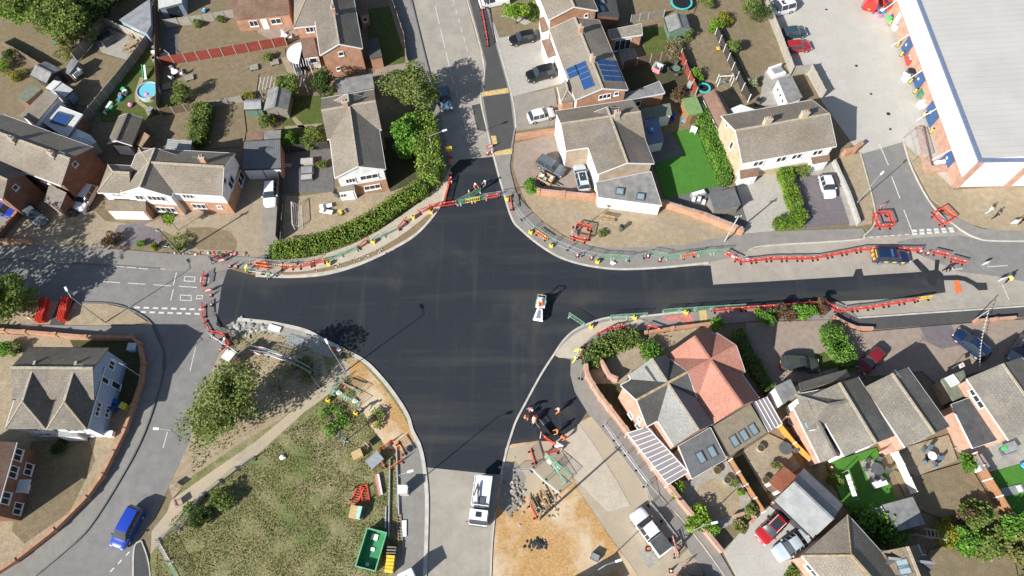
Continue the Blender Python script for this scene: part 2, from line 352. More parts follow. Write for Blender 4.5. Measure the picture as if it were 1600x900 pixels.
def strip_px(P, width, name, mat, z, h=.2, side=0, k=5, smooth=True):
    """kerb or painted line: a ribbon of real width along pixel points"""
    Q = smooth_px(P, k) if smooth else P
    C = [W(*p) for p in Q]; mb = MB().mat(mat); L = []; Rr = []
    for i, c in enumerate(C):
        d = (C[min(i + 1, len(C) - 1)] - C[max(i - 1, 0)]).normalized(); nrm = Vector((-d.y, d.x, 0))
        L.append(c + nrm * width * (.5 + side * .5)); Rr.append(c - nrm * width * (.5 - side * .5))
    for i in range(len(C) - 1):
        q = [Rr[i], Rr[i + 1], L[i + 1], L[i]]
        mb.prism([(p.x, p.y, z) for p in q], h)
    o = mb.build(name); tag(o, kind='structure'); return o
# ---------------------------------------------------------------- the ground, roads, pavements
g0 = MB().mat('dry_lawn'); g0.face([(-600, -500, 0), (600, -500, 0), (600, 700, 0), (-600, 700, 0)]); tag(g0.build('ground'), kind='structure')
# old carriageways
surf('north_road', [(636, -20), (643, 0), (650, 30), (669, 107), (687, 172), (697, 225), (703, 262), (770, 246), (762, 207), (751, 152), (756, 100), (727, -2), (722, -20)], 'worn_asphalt')
surf('west_road', [(-80, 400), (0, 404), (162, 414), (250, 420), (330, 426), (362, 424), (345, 515), (372, 498), (345, 548), (322, 600), (297, 690), (265, 757), (240, 812), (212, 850), (209, 880), (214, 960), (-10, 960), (60, 897), (102, 862), (140, 825), (190, 747), (226, 677), (254, 590), (256, 550), (237, 506), (200, 482), (165, 474), (125, 473), (60, 468), (-80, 462)], 'old_asphalt')
surf('east_road', [(1100, 410), (1135, 404), (1170, 391), (1200, 384), (1340, 375), (1352, 368), (1366, 350), (1365, 320), (1344, 240), (1340, 224), (1408, 220), (1425, 265), (1457, 322), (1495, 355), (1525, 372), (1560, 377), (1680, 377), (1680, 476), (1600, 480), (1337, 497), (1310, 480), (1200, 480), (1100, 486)], 'worn_asphalt')
surf('side_street', [(1344, 240), (1340, 222), (1408, 220), (1425, 265), (1457, 322), (1495, 355), (1497, 362), (1350, 370), (1366, 350), (1365, 320)], 'old_asphalt')
surf('east_road_far_lane', [(1500, 368), (1525, 373), (1560, 378), (1680, 378), (1680, 440), (1600, 440), (1560, 432), (1500, 425), (1440, 400), (1400, 378), (1430, 372)], 'old_asphalt')
surf('south_road', [(660, 722), (800, 735), (785, 745), (774, 800), (766, 905), (766, 960), (664, 960), (666, 850)], 'worn_asphalt')
surf('south_east_road', [(868, 688), (905, 660), (925, 650), (955, 690), (1010, 765), (1062, 840), (1130, 930), (1140, 960), (1010, 960), (1000, 905), (950, 835), (905, 770), (880, 720)], 'dusty_road')
# the freshly laid junction
NA = smooth_px([(356, 420), (400, 431), (450, 433), (500, 430), (540, 421), (580, 406), (620, 386), (650, 367), (677, 338), (692, 312), (700, 288), (705, 263)], 5) \
    + [(718, 250), (772, 245)] + smooth_px([(772, 245), (785, 295), (800, 342), (815, 360), (840, 381), (870, 400), (900, 411), (935, 418), (975, 421)], 4) \
    + [(1040, 418), (1110, 415), (1114, 445), (1200, 440), (1333, 432), (1337, 421), (1346, 420), (1349, 431), (1440, 425), (1425, 408), (1433, 404), (1452, 423), (1460, 422), (1461, 406), (1468, 406), (1466, 422), (1473, 428), (1477, 457), (1425, 465), (1300, 472), (1200, 476), (1075, 486)] \
    + smooth_px([(1075, 486), (1000, 494), (950, 497), (920, 506), (897, 517), (880, 533), (865, 555)], 4) + [(892, 562), (891, 585), (898, 612), (917, 643), (905, 662), (868, 690), (840, 688), (800, 694), (784, 742), (740, 738), (663, 730)] \
    + smooth_px([(663, 730), (655, 695), (644, 673), (637, 650), (620, 622), (597, 592), (570, 565), (537, 547), (507, 532), (475, 516), (425, 505), (400, 502), (372, 499)], 4) + [(345, 512), (338, 508), (346, 450)]
surf('new_asphalt_junction', NA, 'new_asphalt', z=.045)
surf('asphalt_trench_strip', [(1472, 431), (1495, 430), (1510, 433), (1526, 442), (1541, 442), (1543, 453), (1529, 454), (1520, 446), (1506, 439), (1494, 438), (1474, 438)], 'new_asphalt', z=.049)
surf('north_footway', [(727, -10), (757, -10), (775, 60), (800, 152), (806, 200), (800, 235), (796, 262), (806, 300), (800, 342), (785, 295), (770, 240), (760, 207), (751, 152), (756, 100)], 'grey_footway', z=.11)
surf('dark_cycle_lane', [(731, -10), (754, -10), (772, 62), (797, 152), (803, 200), (798, 232), (772, 238), (764, 205), (755, 152), (760, 100)], 'dark_footway', z=.118)
surf('asphalt_patch', [(737, 165), (750, 162), (760, 205), (746, 204)], 'dark_footway', z=.03)
surf('north_west_footway', [(600, -20), (636, -20), (650, 30), (669, 107), (687, 172), (701, 240), (703, 262), (690, 282), (680, 240), (660, 170), (640, 110), (618, 40)], 'grey_footway', z=.112)
surf('west_footway', [(-80, 380), (0, 383), (162, 388), (280, 398), (345, 400), (430, 404), (425, 418), (362, 420), (330, 427), (250, 420), (162, 414), (-80, 400)], 'grey_footway', z=.111)
NWF = [(400, 405), (430, 406)] + smooth_px([(430, 406), (480, 403), (530, 390), (580, 368), (630, 335), (665, 310), (690, 285)], 4) + [(704, 262), (700, 290), (692, 312)] + smooth_px([(692, 312), (677, 338), (650, 367), (620, 386), (580, 406), (540, 421), (500, 430), (450, 433), (400, 431)], 4)
surf('north_west_corner_footway', NWF, 'cream_footway', z=.113)
surf('dug_verge', smooth_px([(440, 426), (480, 424), (530, 413), (575, 397), (615, 376), (645, 355), (670, 335), (676, 337), (650, 364), (620, 383), (580, 403), (540, 417), (500, 426), (450, 430)], 3, True), 'dug_soil', z=.118)
NEF = smooth_px([(800, 235), (797, 262), (806, 300), (830, 330), (862, 363), (895, 378), (935, 386), (985, 386), (1070, 382)], 4) + [(1110, 373), (1150, 367), (1200, 362), (1347, 357), (1352, 366), (1340, 375), (1200, 384), (1170, 391), (1135, 404), (1107, 410), (1040, 418), (975, 421)] + smooth_px([(975, 421), (935, 418), (900, 411), (870, 400), (840, 381), (815, 360), (800, 342), (785, 295)], 4)
surf('north_east_footway', NEF, 'grey_footway', z=.114)
SEF = smooth_px([(1340, 497), (1300, 474), (1200, 480), (1075, 488), (1000, 496), (950, 498), (920, 507), (897, 518), (880, 534), (866, 556)], 3) + [(892, 562), (891, 585), (898, 612), (917, 643), (955, 690), (1010, 765), (1062, 840), (1145, 960), (1180, 960), (1125, 865), (1077, 806), (1017, 731), (975, 674), (950, 641), (925, 606), (914, 578), (918, 556), (945, 530), (990, 517), (1108, 508), (1200, 500), (1300, 500), (1345, 515)]
surf('south_east_footway', SEF, 'grey_footway', z=.115)
surf('kerb_side_concrete', smooth_px([(868, 556), (882, 536), (900, 521), (922, 511), (952, 502), (1000, 500), (1000, 506), (960, 512), (930, 522), (912, 540), (905, 558), (890, 560)], 3, True), 'cream_footway', z=.119)
surf('east_dark_footway', [(1298, 476), (1337, 497), (1600, 480), (1680, 474), (1680, 491), (1600, 495), (1512, 504), (1362, 515), (1345, 515), (1310, 496)], 'dark_footway', z=.122)
surf('tactile_paving_red', [(1035, 494), (1082, 491), (1084, 511), (1069, 512), (1067, 502), (1036, 503)], 'tactile_red', z=.124)
surf('tactile_paving_buff', [(1092, 486), (1103, 485), (1106, 508), (1094, 509)], 'tactile_buff', z=.125)
surf('tactile_strip', [(752, 145), (793, 138), (795, 146), (752, 152)], 'tactile_buff', z=.126)
surf('tactile_strip', [(772, 238), (801, 233), (800, 241), (774, 244)], 'tactile_buff', z=.127)
surf('tactile_strip', [(767, 213), (775, 213), (777, 226), (770, 226)], 'tactile_buff', z=.128)
surf('east_verge', [(1408, 222), (1440, 250), (1490, 297), (1680, 283), (1680, 362), (1560, 361), (1515, 350), (1480, 330), (1455, 312), (1428, 262)], 'bare_earth', z=.105)
surf('east_bend_footway', [(1470, 335), (1497, 342), (1530, 357), (1570, 361), (1680, 361), (1680, 377), (1560, 377), (1525, 372), (1497, 357), (1480, 346)], 'grey_footway', z=.116)
surf('side_street_verge', [(1312, 243), (1343, 240), (1364, 318), (1362, 350), (1338, 354), (1330, 328)], 'bare_earth', z=.106)
surf('south_west_footway', [(-80, 506), (0, 506), (60, 508), (150, 510), (205, 509), (237, 507), (256, 550), (254, 590), (226, 677), (190, 747), (140, 825), (102, 862), (60, 897), (0, 960), (-80, 960), (0, 898), (92, 830), (142, 780), (167, 744), (200, 675), (225, 600), (229, 570), (222, 540), (212, 531), (140, 529), (0, 519), (-80, 517)], 'grey_footway', z=.117)
surf('west_verge', [(-80, 462), (60, 468), (125, 474), (165, 475), (200, 483), (230, 503), (205, 508), (150, 509), (60, 507), (-80, 505)], 'bare_earth', z=.1)
surf('path_across_verge', [(95, 466), (118, 470), (101, 508), (78, 508)], 'dark_footway', z=.121)
surf('central_verge', [(372, 500), (425, 506), (475, 517), (507, 533), (537, 548), (570, 566), (597, 593), (620, 623), (637, 651), (655, 696), (664, 740), (667, 775), (666, 850), (662, 960), (232, 960), (236, 860), (258, 815), (280, 775), (300, 735), (330, 640), (345, 560), (358, 520)], 'rough_grass', z=.101)
surf('trodden_verge', [(345, 550), (372, 502), (425, 510), (470, 520), (500, 545), (515, 590), (440, 655), (380, 690), (300, 745), (270, 780), (265, 760), (297, 690), (322, 600)], 'bare_earth', z=.107)
surf('footpath', [(262, 800), (268, 782), (330, 738), (400, 690), (470, 632), (505, 600), (530, 560), (560, 560), (548, 585), (520, 612), (475, 645), (402, 711), (332, 761), (289, 797), (254, 842), (236, 866), (238, 830)], 'dusty_road', z=.109)
surf('new_kerb_footway', smooth_px([(372, 500), (425, 506), (475, 518), (505, 533), (520, 560), (470, 540), (440, 525), (400, 520), (365, 520)], 3, True), 'patio_slab', z=.11)
surf('sandy_verge', [(545, 560), (566, 568), (593, 597), (616, 627), (632, 652), (643, 676), (655, 700), (630, 705), (605, 700), (575, 660), (560, 625), (548, 590)], 'sandy_soil', z=.1112)
surf('dark_splay_footway', [(212, 850), (222, 845), (232, 880), (238, 960), (210, 960), (209, 880)], 'dark_footway', z=.1185)
surf('south_west_roadside_footway', [(630, 700), (652, 690), (660, 730), (666, 775), (665, 850), (662, 960), (610, 960), (622, 850), (618, 760)], 'grey_footway', z=.1195)
surf('sand_area', [(790, 700), (800, 694), (840, 689), (870, 690), (882, 720), (906, 770), (951, 836), (1002, 906), (1010, 960), (764, 960), (768, 880), (776, 780)], 'sandy_soil', z=.05)
surf('trampled_sand', [(790, 702), (840, 690), (870, 691), (884, 722), (896, 752), (880, 765), (850, 762), (820, 775), (790, 770), (780, 750)], 'dusty_road', z=.0525)
surf('grey_spoil', [(786, 742), (806, 720), (822, 745), (815, 790), (796, 805), (778, 790)], 'drive_concrete', z=.054)
surf('cut_concrete', [(868, 690), (905, 663), (925, 690), (960, 745), (985, 790), (950, 800), (915, 765), (890, 735)], 'cream_footway', z=.056)
surf('concrete_square', [(1000, 862), (1022, 850), (1036, 872), (1012, 890)], 'patio_slab', z=.052)
# private ground
surf('concrete_yard', [(1190, -40), (1200, 20), (1237, 105), (1262, 118), (1285, 160), (1330, 222), (1345, 241), (1410, 222), (1440, 262), (1487, 292), (1380, -10), (1370, -40)], 'yard_concrete')
surf('yard_edge_band', [(1362, -40), (1372, 10), (1400, 70), (1425, 140), (1450, 200), (1470, 250), (1487, 292), (1380, -10), (1370, -40)], 'pale_gravel')
surf('west_gravel_drive', [(0, 378), (68, 296), (95, 335), (150, 330), (165, 345), (200, 350), (170, 388), (0, 382)], 'sandy_drive')
surf('far_left_drive', [(-60, 330), (15, 318), (45, 285), (66, 296), (0, 374), (-60, 380)], 'grey_footway')
surf('mauve_bed', [(185, 352), (235, 345), (250, 350), (255, 385), (185, 385), (172, 375)], 'mauve_gravel')
surf('brick_drive', [(225, 352), (275, 330), (365, 330), (382, 262), (440, 262), (440, 300), (438, 380), (425, 404), (345, 399), (282, 396), (275, 370), (255, 360)], 'sandy_drive')
surf('grass_island', [(290, 356), (330, 355), (360, 362), (371, 378), (368, 392), (310, 390), (292, 376)], 'dry_lawn')
surf('narrow_drive', [(408, 275), (440, 262), (440, 372), (428, 392), (412, 400)], 'drive_concrete')
surf('front_lawn', [(445, 310), (520, 300), (600, 305), (675, 275), (668, 300), (620, 320), (545, 370), (470, 385), (440, 385)], 'bare_earth')
surf('front_path', [(447, 306), (520, 310), (545, 305), (600, 300), (655, 272), (658, 282), (600, 313), (545, 316), (447, 316)], 'sandy_drive')
surf('side_patio', [(440, 230), (520, 228), (522, 300), (440, 302)], 'dark_patio')
surf('back_garden_green', [(450, 150), (505, 150), (512, 228), (440, 232), (440, 205)], 'green_lawn')
surf('garden_path', [(445, 198), (503, 193), (503, 197), (478, 200), (462, 183), (456, 185), (466, 199), (446, 203)], 'sandy_drive')
surf('front_side_bed', [(590, 215), (650, 215), (668, 280), (610, 300), (600, 262)], 'shade_bed')
surf('corner_lawn', [(575, 15), (612, 10), (632, 85), (630, 102), (600, 106), (575, 60)], 'green_lawn')
surf('red_path', [(575, 108), (640, 98), (645, 108), (578, 120)], 'block_paving')
surf('brick_patio', [(400, 38), (455, 30), (470, 60), (452, 66), (430, 70), (405, 60)], 'block_paving')
surf('dry_garden', [(255, 40), (370, 32), (400, 50), (440, 72), (255, 102)], 'dry_lawn')
surf('dry_garden', [(255, 105), (445, 75), (450, 110), (405, 115), (400, 150), (255, 170)], 'dry_lawn')
surf('round_patio', [(440, 92), (462, 84), (480, 98), (478, 110), (450, 115)], 'sandy_drive')
surf('dark_slab', [(255, 30), (278, 45), (280, 95), (256, 98)], 'dark_patio')
surf('walled_patio', [(150, 68), (170, 45), (232, 68), (205, 96), (160, 82)], 'patio_slab')
surf('garden_lawn', [(122, 100), (140, 80), (205, 96), (148, 172), (112, 160), (138, 130)], 'dry_lawn')
surf('side_garden', [(205, 98), (236, 66), (250, 90), (252, 178), (215, 190), (160, 190), (155, 172)], 'green_lawn')
surf('worn_path', [(219, 122), (226, 120), (218, 145), (218, 158), (232, 168), (238, 178), (232, 182), (226, 170), (212, 160), (211, 146)], 'bare_earth')
surf('shaded_garden', [(255, 178), (310, 170), (312, 222), (255, 225)], 'dry_lawn')
surf('shaded_garden', [(315, 175), (380, 160), (385, 205), (380, 230), (330, 232)], 'dry_lawn')
surf('north_drive', [(770, 30), (800, 20), (850, 45), (872, 90), (882, 130), (800, 152), (775, 62)], 'pale_gravel')
surf('grass_strip', [(768, 25), (795, 28), (820, 40), (842, 30), (845, 48), (780, 60)], 'dry_lawn')
surf('dark_drive', [(802, 152), (866, 138), (876, 195), (806, 205)], 'drive_concrete')
surf('corner_drive', [(804, 225), (885, 205), (925, 300), (900, 303), (842, 302), (812, 290), (802, 262)], 'block_paving')
surf('corner_verge', [(812, 292), (845, 303), (925, 312), (1035, 322), (1157, 367), (1110, 374), (1070, 383), (985, 387), (935, 387), (895, 379), (862, 364), (830, 331)], 'bare_earth', z=.12)
surf('trodden_path', [(925, 320), (1000, 332), (1080, 352), (1130, 370), (1110, 373), (1060, 357), (1000, 341), (930, 330)], 'sandy_drive', z=.1235)
surf('turf_garden', [(1051, 207), (1087, 200), (1100, 235), (1124, 291), (1040, 312), (1022, 258), (1040, 250), (1068, 242)], 'artificial_turf')
surf('grey_patio', [(1012, 225), (1050, 207), (1068, 242), (1040, 250), (1022, 258)], 'dark_patio')
surf('slate_patio', [(1040, 312), (1125, 291), (1150, 297), (1168, 350), (1157, 364), (1035, 320)], 'dark_patio')
surf('back_lawn', [(985, -20), (1100, -20), (1080, 30), (1010, 60), (985, 20)], 'dry_lawn')
surf('back_lawn', [(1000, 45), (1040, 42), (1062, 88), (1012, 97)], 'green_lawn')
surf('back_lawn', [(1065, 88), (1080, 40), (1120, 40), (1160, 150), (1095, 120)], 'dry_lawn')
surf('back_lawn', [(1125, 40), (1195, 20), (1235, 110), (1205, 130), (1170, 130)], 'dry_lawn')
surf('shady_yard', [(970, 105), (1060, 92), (1085, 140), (1040, 150), (985, 140)], 'shade_bed')
surf('back_patio', [(965, 80), (990, 72), (1000, 98), (972, 105)], 'patio_slab')
surf('paved_patio', [(1195, 112), (1215, 100), (1235, 120), (1220, 165), (1185, 165)], 'patio_slab')
surf('pale_drive', [(1150, 290), (1215, 268), (1245, 262), (1253, 350), (1205, 362), (1155, 366), (1168, 350)], 'pale_gravel')
surf('mauve_drive', [(1238, 280), (1262, 272), (1300, 270), (1328, 350), (1256, 357)], 'mauve_gravel')
surf('white_path', [(1262, 262), (1305, 252), (1338, 352), (1328, 353), (1302, 275), (1265, 275)], 'patio_slab')
surf('blue_house_yard', [(0, 522), (212, 533), (222, 545), (226, 575), (196, 675), (160, 745), (90, 828), (0, 892)], 'bare_earth')
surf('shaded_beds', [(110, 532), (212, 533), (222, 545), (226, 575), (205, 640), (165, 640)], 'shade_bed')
surf('front_grass', [(50, 690), (140, 685), (150, 720), (110, 800), (40, 850), (20, 830)], 'dry_lawn')
surf('corner_garden', [(916, 585), (930, 570), (985, 522), (1010, 522), (1012, 545), (975, 600), (985, 660), (960, 640), (930, 606)], 'bare_earth')
surf('pale_garden', [(955, 555), (990, 530), (1008, 545), (1012, 565), (980, 585), (968, 560)], 'sandy_drive')
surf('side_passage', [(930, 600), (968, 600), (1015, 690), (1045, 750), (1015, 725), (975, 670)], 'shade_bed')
surf('front_drive', [(1012, 524), (1112, 510), (1110, 525), (1060, 550), (1020, 565)], 'bare_earth')
surf('shared_drive', [(1165, 505), (1310, 500), (1345, 520), (1512, 506), (1680, 494), (1680, 560), (1570, 570), (1480, 595), (1490, 625), (1440, 580), (1350, 590), (1210, 600), (1170, 560)], 'block_paving')
surf('grey_apron', [(1435, 512), (1485, 508), (1500, 540), (1470, 546), (1448, 535)], 'mauve_gravel')
surf('green_strip', [(1272, 555), (1290, 550), (1305, 575), (1272, 585)], 'green_lawn')
surf('stone_garden', [(1145, 715), (1200, 678), (1225, 690), (1250, 730), (1205, 765), (1185, 775)], 'sandy_drive')
surf('stone_garden_shade', [(1136, 722), (1160, 710), (1205, 785), (1188, 800)], 'shade_bed')
surf('round_garden', [(1075, 750), (1135, 720), (1185, 800), (1150, 815), (1110, 835), (1080, 805), (1045, 757)], 'patio_slab')
surf('round_lawn', smooth_px([(1085, 775), (1098, 755), (1120, 748), (1140, 760), (1155, 782), (1150, 805), (1120, 812), (1095, 800)], 4, True), 'bare_earth')
surf('garage_apron', [(1130, 862), (1170, 815), (1200, 790), (1275, 845), (1240, 880), (1210, 930), (1165, 930)], 'yard_concrete')
surf('turf_garden', [(1290, 725), (1368, 700), (1395, 770), (1400, 785), (1350, 800), (1318, 790)], 'artificial_turf')
surf('turf_patio', [(1342, 722), (1360, 716), (1386, 758), (1362, 763)], 'patio_slab')
surf('beige_patio', [(1395, 705), (1480, 680), (1495, 720), (1430, 745), (1400, 730)], 'sandy_drive')
surf('brown_lawn', [(1395, 735), (1430, 745), (1510, 722), (1550, 790), (1470, 810), (1420, 790)], 'dry_lawn')
surf('turf_garden', [(1540, 740), (1680, 700), (1680, 830), (1590, 820), (1560, 790)], 'artificial_turf')
surf('grey_terrace', [(1490, 700), (1600, 665), (1680, 640), (1680, 700), (1545, 738)], 'patio_slab')
surf('bottom_lawn', [(1450, 860), (1510, 845), (1580, 860), (1600, 960), (1440, 960)], 'dry_lawn')
# kerbs
for nm, P, w, z in (('kerb', [(400, 431), (450, 433), (500, 430), (540, 421), (580, 406), (620, 386), (650, 367), (677, 338), (692, 312), (700, 288)], .32, .135),
    ('kerb', [(770, 240), (785, 295), (800, 342), (815, 360), (840, 381), (870, 400), (900, 411), (935, 418), (975, 421), (1040, 418), (1107, 411)], .26, .137),
    ('kerb', [(1340, 497), (1470, 488), (1600, 479), (1680, 474)], .2, .139), ('kerb', [(1075, 487), (1000, 495), (950, 497), (920, 506), (897, 517), (880, 533), (865, 555), (845, 586), (820, 632), (807, 657), (800, 676), (791, 706), (783, 742)], .24, .141),
    ('kerb', [(372, 499), (400, 502), (425, 505), (475, 516), (507, 532), (537, 547), (570, 565), (597, 592), (620, 622), (637, 650), (644, 673), (655, 695), (662, 725), (667, 775), (666, 850), (663, 920)], .42, .143),
    ('kerb', [(727, -10), (756, 100), (751, 152), (762, 207), (770, 240)], .2, .145), ('kerb', [(757, -10), (775, 60), (800, 152), (806, 200)], .22, .147),
    ('kerb', [(1411, 222), (1425, 265), (1457, 322), (1495, 355), (1525, 372), (1560, 377), (1680, 377)], .18, .149), ('kerb', [(1344, 240), (1365, 320), (1366, 350), (1350, 368), (1338, 375), (1200, 384), (1170, 391)], .15, .151),
    ('kerb', [(210, 960), (209, 880), (212, 852), (222, 845)], .16, .153), ('kerb', [(222, 846), (233, 880), (239, 940)], .12, .155), ('kerb', [(774, 800), (769, 850), (766, 920)], .16, .157), ('kerb', [(1003, 745), (1080, 830), (1150, 925)], .12, .159)):
    strip_px(P, w, nm, 'kerb_concrete', z, .2)
for P, z in (([(60, 897), (102, 862), (140, 825), (190, 747), (226, 677), (254, 590), (256, 550), (237, 506), (200, 482), (165, 474), (125, 473)], .1605), ([(643, 0), (650, 30), (669, 107), (687, 172)], .1615), ([(0, 404), (162, 414), (250, 420)], .1625)):
    strip_px(P, .14, 'kerb', 'dark_kerb', z, .2)
# painted road markings
def dashes(P, n, w, fill=.5, z=.05, mat='road_paint'):
    a, b_ = W(*P[0]), W(*P[1]); mb = MB().mat(mat); d = (b_ - a); nrm = Vector((-d.y, d.x, 0)).normalized() * w / 2
    for i in range(n):
        p, q = a + d * (i / n), a + d * ((i + fill) / n); mb.prism([(*(v.xy), z) for v in (p - nrm, q - nrm, q + nrm, p + nrm)], .006)
    tag(mb.build('road_marking'), kind='structure')
dashes([(680, 10), (706, 120)], 3, .12, .8, .034); dashes([(708, 0), (742, 120)], 8, .1, .5, .034); dashes([(706, 120), (738, 235)], 5, .1, .55, .034)
dashes([(196, 480), (325, 484)], 9, .25, .6, .034); dashes([(206, 487), (318, 491)], 8, .25, .6, .034); dashes([(162, 414), (235, 421)], 4, .1, .8, .036); dashes([(245, 420), (330, 424)], 5, .1, .85, .036)
dashes([(160, 440), (320, 450)], 4, .1, .7, .034); dashes([(306, 543), (297, 580)], 1, .1, 1, .034); dashes([(262, 675), (255, 700)], 1, .1, 1, .034); dashes([(203, 862), (166, 900)], 3, .15, .5, .034)
dashes([(276, 426), (271, 446)], 1, .12, 1, .034); dashes([(271, 452), (267, 470)], 1, .12, 1, .034)
dashes([(1374, 226), (1388, 258)], 1, .13, 1, .034); dashes([(1393, 276), (1406, 310)], 1, .13, 1, .034); dashes([(1412, 328), (1426, 364)], 1, .12, 1, .034)
dashes([(1425, 361), (1493, 357)], 6, .35, .65, .036); dashes([(1425, 366), (1495, 361)], 6, .35, .65, .038); dashes([(1358, 371), (1425, 366)], 6, .14, .55, .04); dashes([(1543, 417), (1574, 415)], 1, .1, 1, .04); dashes([(1480, 421), (1504, 420)], 1, .1, 1, .04); dashes([(1566, 445), (1576, 468)], 1, .1, 1, .04)
def road_text(body, px, py, dirpx, height, z=.034):
    a, d = W(px, py), (W(*dirpx) - W(px, py)); cu = bpy.data.curves.new('road_lettering', 'FONT'); cu.body = body; cu.size = height; cu.align_x = 'CENTER'; cu.align_y = 'CENTER'; cu.extrude = .002
    o = bpy.data.objects.new('tmp', cu); COL.objects.link(o); dg = bpy.context.evaluated_depsgraph_get(); me = bpy.data.meshes.new_from_object(o.evaluated_get(dg)); bpy.data.objects.remove(o)
    me.materials.clear(); me.materials.append(MATS['road_paint']); q = bpy.data.objects.new('road_lettering', me); COL.objects.link(q); q.location = (a.x, a.y, z + .004); q.rotation_euler = (0, 0, math.atan2(d.y, d.x)); tag(q, kind='structure')
def outline_box(P, w=.1, z=.034):
    mb = MB().mat('road_paint'); C = [W(*p) for p in P]
    for i in range(4):
        a, b_ = C[i], C[(i + 1) % 4]; d = (b_ - a).normalized(); nrm = Vector((-d.y, d.x, 0)) * w / 2; e = d * w / 2
        a2, b2 = a - e * (1 if i % 2 == 0 else -1), b_ + e * (1 if i % 2 == 0 else -1); mb.prism([(*(v.xy), z) for v in (a2 - nrm, b2 - nrm, b2 + nrm, a2 + nrm)], .006)
    tag(mb.build('road_marking'), kind='structure')
for P in ([(289, 432), (305, 433), (304, 440), (288, 439)], [(314, 434), (327, 435), (326, 441), (313, 440)], [(282, 461), (299, 462), (299, 470), (282, 469)], [(308, 462), (317, 462), (316, 467), (307, 467)]): outline_box(P)
mb = MB().mat('orange_patch'); mb.prism([(*(W(*p).xy), .053) for p in ((1490, 438), (1498, 438), (1503, 457), (1493, 459))], .01); tag(mb.build('orange_surface_patch'), kind='structure')
for px, py, r in ((790, 501, .5), (695, 474, .45), (1456, 440, .6), (765, 600, .3), (1291, 15, .2), (1338, 103, .24), (1361, 147, .2), (1388, 178, .3), (1391, 202, .2), (641, 701, .4)):
    c = W(px, py); z = max(gz(c.x, c.y), .02) + .006
    mb = MB().mat('iron'); mb.prism([(r * math.cos(t), r * math.sin(t), 0) for t in [2 * math.pi * k / 14 for k in range(14)]], .03); o = mb.build('manhole_cover', loc=(c.x, c.y, z)); tag(o, kind='structure')
# joints in the concrete yard
for P in ([(1350, 20), (1405, 178), (1435, 205)], [(1280, 0), (1310, 55), (1365, 160)]): strip_px(P, .12, 'yard_channel', 'concrete_post', gz(*W(*P[1]).xy) + .004, .05, smooth=False)
